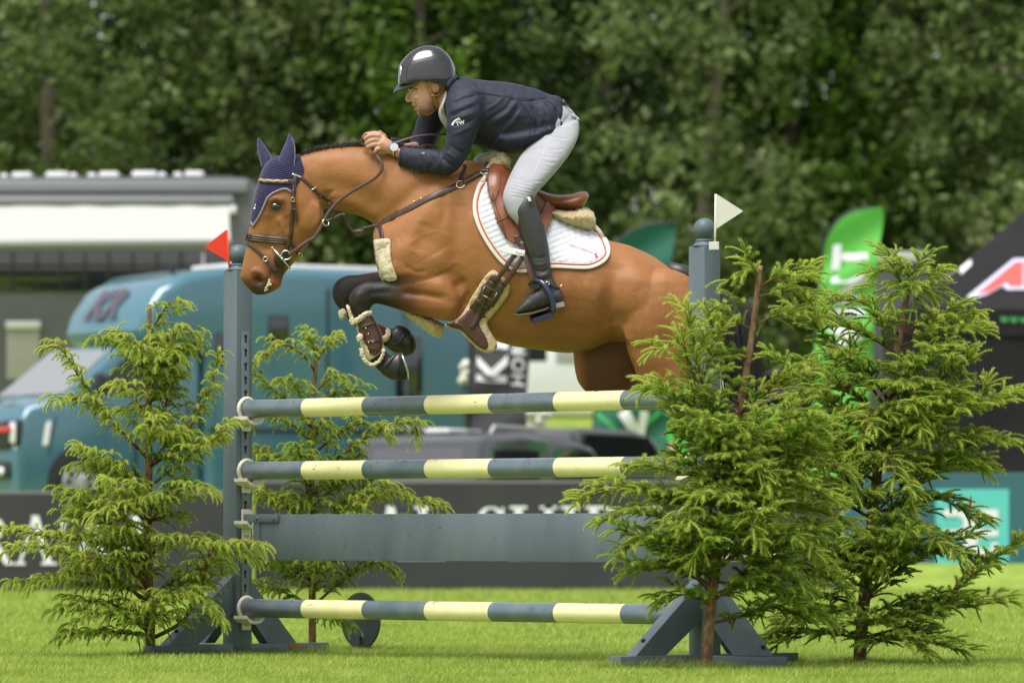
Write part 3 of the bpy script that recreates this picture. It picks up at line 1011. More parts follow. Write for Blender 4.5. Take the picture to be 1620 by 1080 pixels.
m_lime = mat('lime_flag_cloth', (0.14, 0.58, 0.085), 0.7, (0.16, 0.62, 0.1), 2.0, trans=0.35)
lime_out = [(1398, 333), (1372, 331), (1345, 338), (1322, 355), (1306, 385), (1299, 430), (1293, 490), (1289, 560), (1284, 640), (1280, 740), (1360, 745), (1372, 660), (1380, 570), (1384, 480), (1390, 400)]
cloth('cloth', fg, lime_out, YG, m_lime, 0.05)
mb = MB(); mb.tube([W(x, y, YG + 0.03) for x, y in catmull([(1398, 333), (1372, 330), (1344, 337), (1320, 354), (1304, 386), (1297, 430), (1291, 500), (1284, 640), (1278, 800)], 4)], 0.022, 8); mb.build('pole', m_dark_pl, fg, smooth=True)
text_px('VINT', (1338, 556), (4.0, -62), (-72, 2), YG, m_board_txt, fg, 0.05, 3.0, 0.015, bold=0.05)
for k, (a, b) in enumerate((((1290, 470), (1350, 395)), ((1350, 395), (1384, 430)))):
    mb = MB()
    P_ = [W(a[0] + (b[0] - a[0]) * t, a[1] + (b[1] - a[1]) * t, YG + ripple((a[0] + (b[0] - a[0]) * t, a[1] + (b[1] - a[1]) * t), 0.05, 3.0) - 0.012) for t in np.linspace(0, 1, 9)]
    v, f = ribbon([tuple(p) for p in P_], [(0, -1, 0)] * 9, 0.05, 0.003, 0); mb.add(v, f); mb.build('chevron', mat('mid_green_print', (0.06, 0.40, 0.045), 0.7), fg)
YD = 52.0
fd = empty('feather_flag', W(985, 760, YD)); tag(fd, 'dark green feather flag whose rounded top shows above the horse\'s croup', 'feather flag', 'feather flags'); bpy.context.view_layer.update()
m_dkgreen = mat('dark_green_flag_cloth', (0.012, 0.115, 0.072), 0.7, (0.014, 0.125, 0.08), 2.0, trans=0.25)
cloth('cloth', fd, [(1068, 354), (1040, 354), (1010, 361), (985, 376), (965, 400), (955, 450), (950, 520), (944, 600), (938, 680), (935, 730), (1050, 730), (1054, 620), (1058, 500), (1062, 420)], YD, m_dkgreen, 0.05)
mb = MB(); mb.tube([W(x, y, YD + 0.03) for x, y in catmull([(1068, 353), (1040, 353), (1010, 360), (984, 376), (964, 400), (953, 450), (944, 600), (934, 760)], 4)], 0.022, 8); mb.build('pole', m_dark_pl, fd, smooth=True)
for a, b, m_, w in (((940, 650), (993, 695), mat('bright_green_print', (0.04, 0.33, 0.09), 0.7), 0.06), ((993, 695), (1045, 650), MATS['bright_green_print'], 0.06), ((985, 650), (1012, 692), m_board_txt, 0.16), ((1020, 650), (1012, 692), m_board_txt, 0.12)):
    P_ = [W(a[0] + (b[0] - a[0]) * t, a[1] + (b[1] - a[1]) * t, YD + ripple((a[0] + (b[0] - a[0]) * t, a[1] + (b[1] - a[1]) * t), 0.05, 3.0) - (0.012 if w < 0.1 else 0.02 + w * 0.05)) for t in np.linspace(0, 1, 9)]
    v, f = ribbon([tuple(p) for p in P_], [(0, -1, 0)] * 9, w, 0.003, 0); MB().add(v, f).build('printed_stroke', m_, fd)
# black gazebo
YT = 44.0
gz = empty('gazebo', W(1640, 760, YT)); tag(gz, 'black pop-up gazebo with red and white logo at the right edge', 'gazebo'); bpy.context.view_layer.update()
m_tent = mat('black_tent_canvas', (0.012, 0.011, 0.013), 0.75, (0.016, 0.0145, 0.0165), 1.5, 0.2, 4.0, spec=0.2, bdist=0.05)
zE, zA = W(0, 490, YT).z, W(0, 345, YT + 1.5).z
xa, xb = W(1425, 490, YT).x, W(1425, 490, YT).x + 3.6
yc0, yc1 = YT, YT + 3.4
apex = Vector(((xa + xb) / 2, (yc0 + yc1) / 2, zE + 1.40))
def roof_panel(p, q, name):
    mb = MB(); n = 10
    for i in range(n + 1):
        u = i / n
        for j in range(n + 1):
            t = j / n
            e = Vector(p) * (1 - t) + Vector(q) * t
            z = e.z + (apex.z - e.z) * (u ** 1.12)
            xy = e * (1 - u) + apex * u
            mb.v.append((xy.x, xy.y, z - 0.05 * math.sin(math.pi * t) * (1 - u)))
    mb.f = [(i * (n + 1) + j, (i + 1) * (n + 1) + j, (i + 1) * (n + 1) + j + 1, i * (n + 1) + j + 1) for i in range(n) for j in range(n)]
    return mb.build(name, m_tent, gz, smooth=True)
c4 = [(xa, yc0, zE), (xb, yc0, zE), (xb, yc1, zE), (xa, yc1, zE)]
for k in range(4): roof_panel(c4[k], c4[(k + 1) % 4], 'roof_panel')
def wall_panel(p, q, z0, z1, name, out):
    mb = MB(); n, m_ = 24, 8
    p, q = Vector(p), Vector(q)
    for i in range(n + 1):
        for j in range(m_ + 1):
            t, u = i / n, j / m_
            e = p * (1 - t) + q * t
            mb.v.append((e.x + out[0] * 0.05 * math.sin(t * 19 + u * 2) * u, e.y + out[1] * 0.05 * math.sin(t * 19 + u * 2) * u, z1 + (z0 - z1) * u))
    mb.f = [(i * (m_ + 1) + j, (i + 1) * (m_ + 1) + j, (i + 1) * (m_ + 1) + j + 1, i * (m_ + 1) + j + 1) for i in range(n) for j in range(m_)]
    return mb.build(name, m_tent, gz, smooth=True)
zg = terrain(0, YT)
wall_panel((xa, yc0, 0), (xb, yc0, 0), zg, zE - 0.32, 'side_wall', (0, 1)); wall_panel((xa, yc0, 0), (xa, yc1, 0), zg, zE - 0.32, 'side_wall', (1, 0)); wall_panel((xb, yc0, 0), (xb, yc1, 0), zg, zE - 0.32, 'side_wall', (1, 0))
wall_panel((xa - 0.02, yc0 - 0.03, 0), (xb + 0.02, yc0 - 0.03, 0), zE - 0.34, zE + 0.01, 'valance', (0, 0.3)); wall_panel((xa - 0.03, yc0 - 0.02, 0), (xa - 0.03, yc1, 0), zE - 0.34, zE + 0.01, 'valance', (0.3, 0))
gb = BVHTree.FromPolygons([Vector(q) for o in gz.children if o.name.startswith('roof_panel') for q in [v.co for v in o.data.vertices]],
                          [tuple(i + 121 * k for i in p.vertices) for k, o in enumerate([o for o in gz.children if o.name.startswith('roof_panel')]) for p in o.data.polygons])
def on_roof(pts, name, m, off):
    P = []
    for x, y in pts:
        q = W(x, y, YT + 1); d = (q - CAM).normalized()
        l, n_, i, _ = gb.ray_cast(CAM, d)
        if l is None: l = W(x, y, YT + 0.6)
        P.append(l - d * off)
    mb = MB(); mb.add(P, [tuple(range(len(P)))]); return mb.build(name, m, gz)
m_logo_red = mat('logo_red', (0.74, 0.075, 0.06), 0.6)
m_logo_wh = mat('logo_pale', (0.55, 0.55, 0.72), 0.6)
on_roof([(1529, 470), (1604, 409), (1690, 408), (1690, 456), (1594, 458), (1586, 452), (1560, 466), (1535, 473)], 'logo_outline', m_logo_wh, 0.02)
on_roof([(1543, 466), (1606, 414), (1619, 413), (1618, 453), (1598, 453), (1592, 446), (1565, 461)], 'logo_letter', m_logo_red, 0.035)
on_roof([(1621, 413), (1685, 413), (1685, 452), (1621, 452)], 'logo_letter', m_logo_red, 0.035)
for q in ([(1476, 455), (1510, 427), (1515, 440), (1482, 462)], [(1518, 424), (1536, 410), (1537, 418), (1520, 434)]): on_roof(q, 'roof_print', m_board_txt, 0.03)
text_px('www.a', (1582, 504), (16, 0.5), (0.5, -16), yc0 - 0.06, mat('green_print', (0.05, 0.36, 0.10), 0.6), gz, 0.0, 1.0, 0.02, bold=0.04)
# dark box body with pale roof edge between flag and gazebo
bx_ = empty('box_trailer', W(1425, 760, 58.0)); tag(bx_, 'dark box trailer with pale roof edge between lime flag and gazebo', 'trailer'); bpy.context.view_layer.update()
wbox(bx_, 'body', mat('dark_trailer_grey', (0.045, 0.047, 0.055), 0.5), 1385, 1470, 416, 760, 58.0, 4.0, 0.03)
wbox(bx_, 'roof_edge', mat('pale_trailer_roof', (0.42, 0.42, 0.40), 0.5), 1384, 1472, 398, 415, 57.95, 4.1, 0.03)
# white blossoms in pots beside the banner
m_bloom = mat('cream_bloom', (0.72, 0.72, 0.62), 0.8, (0.6, 0.6, 0.48), 8.0)
for cx, pts, lab in ((735, [(737, 578), (735, 600), (739, 590)], 'cream round blooms in a pot left of the banner'), (845, [(838, 655), (852, 668), (836, 676), (862, 655), (846, 680)], 'cream round blooms in a pot right of the banner')):
    e = empty('flower_pot', W(cx, 720, 44.6)); tag(e, lab, 'flower pot', 'potted cream flowers'); bpy.context.view_layer.update()
    for x, y in pts:
        bl = [ellipsoid(W(x, y, 44.6) + Vector((a, b, c)), (0.055, 0.055, 0.055), None, 8, 6) for a, b, c in ((0.0, 0, 0.03), (0.04, 0.0, -0.02), (-0.04, 0.0, -0.02), (0.0, -0.04, 0.0))]
        mb = MB()
        for v, f in bl: mb.add(v, f)
        mb.build('bloom', m_bloom, e, smooth=True)
    mb = MB(); mb.tube([W(cx, 690, 44.6), W(cx, 600 if cx < 800 else 665, 44.6)], 0.02, 8); mb.build('stem', mat('stem_green', (0.04, 0.09, 0.02), 0.8), e)
    zb = terrain(0, 44.6); q = W(cx, 700, 44.6)
    v, f = tube_geo([(q.x, q.y, zb), (q.x, q.y, zb + 0.45)], [0.16, 0.2], 18); MB().add(v, f).build('pot', m_white_v, e, angle=40)

# ------------------------------------------------------------------ spectator in green behind the spruces
def bystander(px, Y, label, top, trousers, height=1.72):
    x0 = W(px, 700, Y).x
    z0 = 0.9 if px > 1100 else 0.75
    p = empty('person', (x0, Y, z0)); tag(p, label, 'person', 'bystanders behind the boards')
    def t(pts, r): return tube_geo([Vector((a, b, c)) for a, b, c in pts], r, 12)
    h = height
    bd = [t([(0, 0, h * 0.80), (0, 0, h * 0.86), (0, -0.01, h * 0.9)], [0.07, 0.055, 0.05]), ellipsoid((0, -0.01, h * 0.94), (0.075, 0.095, 0.115)),
          t([(0, 0, h * 0.5), (0, 0, h * 0.62), (0, 0, h * 0.75), (0, 0, h * 0.81)], [0.15, 0.14, 0.16, 0.10])]
    for s in (-1, 1):
        bd.append(t([(s * 0.16, 0, h * 0.79), (s * 0.22, 0.02, h * 0.63), (s * 0.2, -0.08, h * 0.52), (s * 0.17, -0.14, h * 0.5)], [0.055, 0.045, 0.036, 0.03]))
        for k in range(5):
            bd.append(t([(s * (0.15 + 0.012 * k), -0.16, h * 0.5), (s * (0.145 + 0.012 * k), -0.2, h * 0.49), (s * (0.14 + 0.012 * k), -0.22, h * 0.475)], [0.01, 0.009, 0.007]))
        bd.append(t([(s * 0.09, 0, h * 0.5), (s * 0.1, 0.0, h * 0.28), (s * 0.1, 0.02, 0.07)], [0.085, 0.06, 0.042]))
    o = obj('body', fuse(bd, 0.012, 3), mat('bystander_skin', (0.5, 0.27, 0.19), 0.5), p, True, keep=False)
    sh = [t([(0, 0, h * 0.48), (0, 0, h * 0.62), (0, 0, h * 0.75), (0, 0, h * 0.815)], [0.19, 0.175, 0.2, 0.12])]
    for s in (-1, 1): sh.append(t([(s * 0.15, 0, h * 0.79), (s * 0.22, 0.02, h * 0.66), (s * 0.22, 0.0, h * 0.6)], [0.075, 0.062, 0.055]))
    obj('jacket', fuse(sh, 0.014, 3), top, p, True, keep=False)
    tr = [t([(0, 0, h * 0.53), (0, 0, h * 0.47)], [0.17, 0.16])]
    for s in (-1, 1): tr.append(t([(s * 0.09, 0, h * 0.5), (s * 0.1, 0.0, h * 0.28), (s * 0.1, 0.02, 0.1)], [0.1, 0.078, 0.065]))
    obj('trousers', fuse(tr, 0.014, 3), trousers, p, True, keep=False)
    for s in (-1, 1):
        v, f = ellipsoid((s * 0.1, -0.05, 0.045), (0.05, 0.13, 0.05)); MB().add(v, f).build('shoe', m_tyre, p, smooth=True, keep=False)
    v, f = ellipsoid((0, 0.015, h * 0.965), (0.085, 0.1, 0.10)); MB().add(v, f).build('hair', mat('brown_hair', (0.05, 0.03, 0.02), 0.7), p, smooth=True, keep=False)
m_hiv = mat('green_jacket_cloth', (0.03, 0.42, 0.06), 0.7, (0.04, 0.46, 0.07), 4.0)
bystander(1228, 40.6, 'person in bright green top standing behind the board and spruces', m_hiv, mat('grey_trousers', (0.09, 0.09, 0.1), 0.8))
bystander(1090, 41.2, 'person in bright green top just left of the right wing', m_hiv, MATS['grey_trousers'])

# ------------------------------------------------------------------ the belt of trees
m_leafs = [attr_mat('poplar_leaf_' + c, st, rough=0.5, spec=0.3, trans=0.45) for c, st in (
 ('mid', [(0.0, (0.055, 0.095, 0.026)), (0.5, (0.15, 0.215, 0.062)), (0.8, (0.25, 0.31, 0.115)), (1.0, (0.4, 0.44, 0.26))]),
 ('dark', [(0.0, (0.03, 0.057, 0.016)), (0.5, (0.075, 0.125, 0.035)), (0.85, (0.125, 0.185, 0.057)), (1.0, (0.2, 0.26, 0.11))]),
 ('fresh', [(0.0, (0.045, 0.095, 0.015)), (0.5, (0.105, 0.2, 0.026)), (0.85, (0.17, 0.28, 0.042)), (1.0, (0.26, 0.36, 0.09))]))]
m_tbark = mat('grey_brown_bark', (0.16, 0.13, 0.095), 0.9, (0.09, 0.075, 0.055), 5.0, 0.6, 12.0, bdist=0.04)
def broadleaf(x, y, H, rad, seed, label, ml, nclump=150, leaves=60, low=0.1, leaf=0.12):
    rg = np.random.default_rng(seed)
    z0 = terrain(x, y)
    e = empty('broadleaf_tree', (x, y, z0)); tag(e, label, 'tree', 'belt of trees behind the showground'); 
    lean = rg.normal(0, 0.25, 2)
    tr = [(0, 0, 0), (lean[0] * 0.3, lean[1] * 0.3, H * 0.3), (lean[0], lean[1], H * 0.65), (lean[0] * 1.4, lean[1] * 1.2, H * 0.95)]
    mb = MB(); mb.add(*tube_geo(catmull(tr, 5), np.linspace(0.2, 0.04, 16), 10)); mb.build('trunk', m_tbark, e, smooth=True, keep=False)
    TR = catmull(tr, 20)
    cl = []
    limbs = 11
    for k in range(limbs):
        u = low + 0.1 + (0.85 - low) * k / limbs
        p = TR[int(u * (len(TR) - 1))]
        a = k * 2.4 + rg.random()
        L = rad * rg.uniform(0.65, 1.1) * (1.1 - 0.5 * u)
        d = np.array([math.cos(a), math.sin(a), rg.uniform(0.35, 0.9)])
        pts = [p + d * L * t + np.array([0, 0, -0.12 * L * t * t]) + rg.normal(0, 0.06, 3) * t for t in np.linspace(0, 1, 6)]
        mb = MB(); mb.add(*tube_geo(pts, np.linspace(0.07, 0.02, 6), 6)); mb.build('limb', m_tbark, e, smooth=True, keep=False)
        for q in range(4): cl.append(pts[rg.integers(2, 6)] + rg.normal(0, 0.3, 3))
    C = []
    while len(C) < nclump:
        u = rg.random()
        z = H * (low + (1.0 - low) * u)
        rr = rad * (math.sin(math.pi * min(1.0, 0.16 + 0.84 * u)) ** 0.55) * math.sqrt(rg.uniform(0.12, 1.0))
        a = rg.random() * 2 * math.pi
        C.append(np.array([rr * math.cos(a) + lean[0] * u, rr * math.sin(a) + lean[1] * u, z]))
    C = np.array(C + cl)
    n = len(C) * leaves
    sz = rg.uniform(0.28, 0.7, len(C))
    ci = np.repeat(np.arange(len(C)), leaves)
    off = rg.normal(0, 1, (n, 3)) * (sz[ci] * np.array([[1.0], [1.0], [0.75]]).T.repeat(1, 0)[0][0])[:, None] * 0.55
    off[:, 2] = off[:, 2] * 0.8 - np.abs(rg.normal(0, 0.12, n))
    c = C[ci] + off
    nr = rg.normal(0, 1, (n, 3)); nr[:, 2] += 0.5; nr /= np.linalg.norm(nr, axis=1, keepdims=True)
    t1 = np.cross(nr, rg.normal(0, 1, (n, 3))); t1 /= np.linalg.norm(t1, axis=1, keepdims=True)
    t2 = np.cross(nr, t1)
    s_ = (leaf * rg.uniform(0.6, 1.25, n))[:, None]
    V = np.stack([c - t1 * s_ * 0.9, c + t2 * s_ * 0.6, c + t1 * s_ * 0.9, c - t2 * s_ * 0.6], 1).reshape(-1, 3)
    me = bpy.data.meshes.new('crown')
    me.vertices.add(4 * n); me.vertices.foreach_set('co', V.astype(np.float32).ravel())
    me.loops.add(4 * n); me.loops.foreach_set('vertex_index', np.arange(4 * n, dtype=np.int32))
    me.polygons.add(n); me.polygons.foreach_set('loop_start', (np.arange(n) * 4).astype(np.int32))
    me.update(calc_edges=True)
    ct = rg.normal(0.52, 0.15, len(C))
    set_attr(me, 'tone', np.clip(np.repeat(ct[ci] + rg.normal(0, 0.10, n) + 0.25 * (rg.random(n) > 0.95), 4), 0, 1))
    o = obj('crown', me, ml, e, False, keep=False)
    return e
PLACES = ['behind the lorry roof at the far left', 'above the lorry awning', 'left of the horse\'s ears', 'above the horse\'s ears', 'between the horse\'s ears and the rider\'s helmet', 'directly behind the rider', 'behind the saddle cantle', 'above the horse\'s croup', 'behind the white flag', 'right of the white flag', 'behind the lime feather flag', 'behind the gazebo roof', 'at the far right edge']
rgt = np.random.default_rng(21)
for k in range(13):
    px = -60 + k * 145
    y = 73 + rgt.uniform(-2.5, 2.5)
    x = W(px, 300, y).x
    col_ = 2 if k in (5, 9, 10) else (1 if k in (4, 6, 7) else 0)
    broadleaf(x, y, rgt.uniform(13.5, 16), rgt.uniform(1.7, 2.3), 100 + k, 'leafy %s green tree %s' % (['grey', 'dark', 'fresh'][col_], PLACES[k]), m_leafs[col_], 190, 54, 0.08)
for k in range(9):
    px = -80 + k * 225 + rgt.uniform(-30, 30)
    y = 84 + rgt.uniform(-3, 3)
    x = W(px, 300, y).x
    broadleaf(x, y, rgt.uniform(15, 18), rgt.uniform(2.4, 3.0), 200 + k, 'dark tree in the second row, %s from the left' % ['first', 'second', 'third', 'fourth', 'fifth', 'sixth', 'seventh', 'eighth', 'ninth'][k], m_leafs[1], 210, 44, 0.03, 0.17)
# woods closing the ground: beyond the trees and behind the photographer
def wood_mass(x0, x1, y0, y1, h, n, size, seed, label):
    rg = np.random.default_rng(seed)
    X = rg.uniform(x0, x1, n); Yw = rg.uniform(y0, y1, n); Z = max(terrain(0, y0), 0) + rg.random(n) ** 0.9 * h
    nr = rg.normal(0, 1, (n, 3)); nr /= np.linalg.norm(nr, axis=1, keepdims=True)
    t1 = np.cross(nr, rg.normal(0, 1, (n, 3))); t1 /= np.linalg.norm(t1, axis=1, keepdims=True); t2 = np.cross(nr, t1)
    keep_ = np.array([noise.noise(Vector((a * 0.35, b * 0.35, c * 0.35))) > -0.22 for a, b, c in zip(X, Yw, Z)])
    c = np.stack([X, Yw, Z], 1)[keep_]; t1, t2 = t1[keep_], t2[keep_]; n = len(c)
    s_ = (size * rg.uniform(0.6, 1.35, n))[:, None]
    V = np.stack([c - t1 * s_, c + t2 * s_ * 0.7, c + t1 * s_, c - t2 * s_ * 0.7], 1).reshape(-1, 3)
    me = bpy.data.meshes.new('wood'); me.vertices.add(4 * n); me.vertices.foreach_set('co', V.astype(np.float32).ravel())
    me.loops.add(4 * n); me.loops.foreach_set('vertex_index', np.arange(4 * n, dtype=np.int32)); me.polygons.add(n); me.polygons.foreach_set('loop_start', (np.arange(n) * 4).astype(np.int32)); me.update(calc_edges=True)
    set_attr(me, 'tone', np.clip(np.repeat(rg.normal(0.45, 0.18, n), 4), 0, 1))
    tag(obj('far_wood', me, m_leafs[1], None, False), label, 'wood', kind='stuff')
wood_mass(-26, 26, 97, 104, 19, 40000, 0.26, 77, 'dark wood closing the view behind the rows of trees')
wood_mass(-90, 90, -100, -88, 15, 16000, 0.8, 78, 'wood behind the photographer on the near side of the arena')
# ------------------------------------------------------------------ the fence: two wings, poles, plank, cups, flags
PL, PR = Vector((-1.50, 1.30, 0)), Vector((0.965, -1.30, 0))
FD = (PR - PL).normalized()            # along the poles, towards the camera on the right
FQ = Vector((-FD.y, FD.x, 0)) * -1     # across the fence, towards the lower left
FQ = Vector((FD.y, -FD.x, 0))
m_grey_paint = mat('grey_blue_paint', (0.115, 0.148, 0.17), 0.5, (0.078, 0.106, 0.124), 4.0, 0.12, 60.0, spec=0.45, stretch=(1, 1, 0.25), bdist=0.002)
m_grey_pole = mat('gloss_grey_pole', (0.092, 0.126, 0.15), 0.3, (0.13, 0.16, 0.178), 9.0, 0.08, 30.0, spec=0.5, coat=0.15)
m_yel = mat('pale_yellow_pole', (0.74, 0.69, 0.36), 0.34, (0.60, 0.54, 0.27), 9.0, 0.08, 30.0, spec=0.5, coat=0.12, detail=9.0, contrast=(0.5, 0.85))
m_plastic = mat('cream_plastic', (0.76, 0.71, 0.60), 0.45, (0.66, 0.6, 0.49), 40.0, 0.2, 90.0, bdist=0.001)
m_worn = mat('bare_worn_wood', (0.36, 0.15, 0.05), 0.8, (0.22, 0.1, 0.05), 60.0)
m_black = mat('matt_black', (0.008, 0.008, 0.009), 0.8)
m_track = mat('grey_track', (0.135, 0.175, 0.2), 0.4, (0.11, 0.145, 0.17), 20.0)
m_scuff = mat('scuff_mark', (0.03, 0.03, 0.03), 0.8)

def frame(o):
    """matrix whose x is along the fence, y across it (away), z up, at o"""
    M = Matrix.Identity(4)
    M.col[0][:3] = FD
    M.col[1][:3] = -FQ
    M.col[2][:3] = (0, 0, 1)
    M.col[3][:3] = o
    return M

def prim(parent, name, m, verts_faces, M, angle=30):
    v, f = verts_faces
    return MB().add([M @ Vector(q) for q in v], f).build(name, m, parent, angle=angle)

def boxg(c, s, bevel=0.004, rot=None):
    b = MB().box((0, 0, 0), s, rot, bevel)
    return [Vector(q) + Vector(c) for q in b.v], b.f

def wing(o, side, label, flag_col, flag_label):
    M = frame(o)
    w = empty('jump_wing', o)
    tag(w, label, 'jump wing', 'jump wings')
    bpy.context.view_layer.update()
    pw, H = 0.114, 2.105
    prim(w, 'post', m_grey_paint, boxg((0, 0, H / 2 + 0.02), (pw, pw, H - 0.04), 0.005), M)
    # foot beam across the fence and the outrigger along it
    BH = 0.066
    prim(w, 'foot_beam', m_grey_paint, boxg((0, 0, BH / 2), (0.082, 1.27, BH), 0.004), M)
    prim(w, 'outrigger', m_grey_paint, boxg((0.285 * -side, 0, BH / 2 - 0.002), (0.48, 0.09, BH - 0.004), 0.004), M)
    # struts
    def strut(axis, sgn, reach, top, th):
        a = Vector((0, 0, 0)); d = Vector((sgn, 0, 0)) if axis == 0 else Vector((0, sgn, 0))
        c = Vector((0, 1, 0)) if axis == 0 else Vector((1, 0, 0))
        lo, hi = d * reach + Vector((0, 0, BH)), d * (pw / 2) + Vector((0, 0, top))
        pr = [(reach, BH + 0.001), (pw / 2 + 0.001, top), (pw / 2 + 0.001, top - 0.20), (reach - 0.21, BH + 0.001)]
        v = [d * x + Vector((0, 0, z)) + c * (s * th / 2) for s in (-1, 1) for x, z in pr]
        f = [(0, 1, 2, 3), (7, 6, 5, 4), (0, 4, 5, 1), (1, 5, 6, 2), (2, 6, 7, 3), (3, 7, 4, 0)]
        return v, f
    prim(w, 'strut', m_grey_paint, strut(1, -1, 0.52, 0.44, 0.07), M)
    prim(w, 'strut', m_grey_paint, strut(1, 1, 0.40, 0.42, 0.07), M)
    prim(w, 'strut', m_grey_paint, strut(0, -side, 0.44, 0.44, 0.075), M)
    for x, y, z in ((0, -0.43, 0.134), (-side * 0.4, 0, 0.100)):
        v, f = tube_geo([Vector((x, y, z)), Vector((x - side * (0.008 if y == 0 else 0), y - (0.008 if y else 0), z + 0.012))], 0.011, 10)
        prim(w, 'bolt_head', m_black, (v, f), M)
    # cap mouldings and ball
    mo = [(0.062, H), (0.064, H + 0.004), (0.05, H + 0.012), (0.044, H + 0.022), (0.046, H + 0.03), (0.04, H + 0.036), (0.028, H + 0.044)]
    v, f = tube_geo([Vector((0, 0, z)) for r, z in mo], [r for r, z in mo], 24)
    prim(w, 'finial_neck', m_grey_paint, (v, f), M, 40)
    v, f = ellipsoid((0, 0, H + 0.088), (0.055, 0.055, 0.055), None, 28, 18)
    prim(w, 'finial_ball', m_grey_paint, (v, f), M, 60)
    # cup track with keyholes
    tx = side * (pw / 2 + 0.004)
    prim(w, 'cup_track', m_track, boxg((tx, 0, 0.96), (0.010, 0.05, 1.62), 0.002), M)
    kx = tx + side * 0.0056
    for k in range(21):
        z = 0.22 + k * 0.0755
        if side < 0: break
        v, f = [], []
        pts = []
        for t in np.linspace(R(-60), R(240), 11): pts.append((0.011 * math.cos(t), 0.012 + 0.011 * math.sin(t)))
        pts += [(-0.0065, -0.018), (0.0, -0.022), (0.0065, -0.018)]
        n = len(pts)
        vv = [Vector((kx, y, z + zz)) for y, zz in pts] + [Vector((kx - 0.004 * side, y, z + zz)) for y, zz in pts]
        ff = [tuple(range(n)), tuple(range(2 * n - 1, n - 1, -1))] + [(i, (i + 1) % n, n + (i + 1) % n, n + i) for i in range(n)]
        prim(w, 'keyhole', m_black, (vv, ff), M, 20)
    return w, M
wl_, ML = wing(PL, 1, 'grey wooden jump wing with ball finial and keyhole track beside the horse\'s muzzle', None, None)
wr_, MR = wing(PR, -1, 'grey wooden jump wing with ball finial and white flag, partly behind spruces', None, None)
# worn patch and crack on the left foot beam
prim(wl_, 'worn_patch', m_worn, boxg((0.0, 0, 0), (0.003, 0.085, 0.03), 0.001), ML @ Matrix.Translation((0.0415, 0.38, 0.052)))
# flags
def flag(name, p, M, pole_off, tri, m, label):
    e = empty(name, p); tag(e, label, 'flag'); bpy.context.view_layer.update()
    return e
m_red = mat('red_plastic_flag', (0.72, 0.035, 0.012), 0.5)
m_whitef = mat('white_plastic_flag', (0.62, 0.60, 0.55), 0.5)
fl = empty('marker_flag', W(362, 420, 1.32)); tag(fl, 'red triangular flag on the left jump wing beside the ball finial', 'flag', 'jump flags'); bpy.context.view_layer.update()
def tri_flag(parent, pts, Y, m, th=0.004):
    q = []
    c = [np.array(p, dtype=float) for p in pts]
    for i in range(3):       # rounded corners
        a, b, d = c[i - 1], c[i], c[(i + 1) % 3]
        for t in (0.10, 0.05):
            q.append(b + (a - b) * t * (1 if t == 0.10 else 0.5))
        q.append(b + (d - b) * 0.025); q.append(b + (d - b) * 0.10)
    mb = MB()
    n = len(q)
    A = [W(x, y, Y) for x, y in q]
    B = [p + Vector((0, th, 0)) for p in A]
    mb.add(A + B, [tuple(range(n)), tuple(range(2 * n - 1, n - 1, -1))] + [(i, (i + 1) % n, n + (i + 1) % n, n + i) for i in range(n)])
    return mb.build('pennant', m, parent)
tri_flag(fl, [(358.5, 363), (323, 391), (361, 413)], 1.27, m_red)
MB().tube([W(359, 364, 1.275), W(362, 414, 1.275), W(364, 430, 1.275)], 0.006, 8).build('stick', m_red, fl, smooth=True)
fr = empty('marker_flag', W(1131, 390, -1.36)); tag(fr, 'white triangular flag on the right jump wing beside the ball finial', 'flag', 'jump flags'); bpy.context.view_layer.update()
tri_flag(fr, [(1132, 306), (1176, 334), (1131.5, 363)], -1.40, m_whitef)
MB().tube([W(1132.3, 307, -1.398), W(1131.5, 364, -1.398), W(1131, 388, -1.398)], 0.0055, 8).build('stick', m_whitef, fr, smooth=True)
mb = MB(); mb.box(W(1129.5, 389, -1.405), (0.05, 0.012, 0.04), None, 0.003); mb.build('bracket', m_whitef, fr)

# poles, plank and cups
PLEN = 3.583 - 0.155
def pole(z, label, idx):
    a = PL + FD * 0.088 + Vector((0, 0, z))
    e = empty('jump_pole', a + FD * (PLEN / 2)); tag(e, label, 'jump pole', 'striped jump poles'); bpy.context.view_layer.update()
    r = 0.0505
    NB = 7
    bl = PLEN / NB
    for k in range(NB):
        s0, s1 = k * bl + (0.0006 if k else 0), (k + 1) * bl
        pts = [a + FD * (s0 + (s1 - s0) * t) for t in np.linspace(0, 1, 6)]
        v, f = tube_geo(pts, r, 36, k in (0, NB - 1))
        MB().add(v, f).build('yellow_band' if k % 2 else 'grey_band', m_yel if k % 2 else m_grey_pole, e, angle=50)
    rg = np.random.default_rng(idx)
    for k in range(16):   # scuffs and chips
        s = rg.uniform(0.3, PLEN - 0.3); th = rg.uniform(0.1, 1.5); L = rg.uniform(0.006, 0.03); tw = rg.uniform(-0.5, 0.5)
        P = []
        for t in np.linspace(0, 1, 6):
            ang = th + tw * t
            P.append(a + FD * (s + L * t) + (FQ * math.cos(ang) * 1 + Vector((0, 0, math.sin(ang)))) * (r + 0.0004))
        v, f = tube_geo(P, 0.0012, 5)
        MB().add(v, f).build('scuff', m_scuff, e)
    return e
pole(1.345, 'top grey and yellow striped pole just under the horse\'s belly', 1)
pole(1.008, 'second striped pole from the top, above the grey plank', 2)
pole(0.262, 'lowest striped pole, close to the grass', 3)
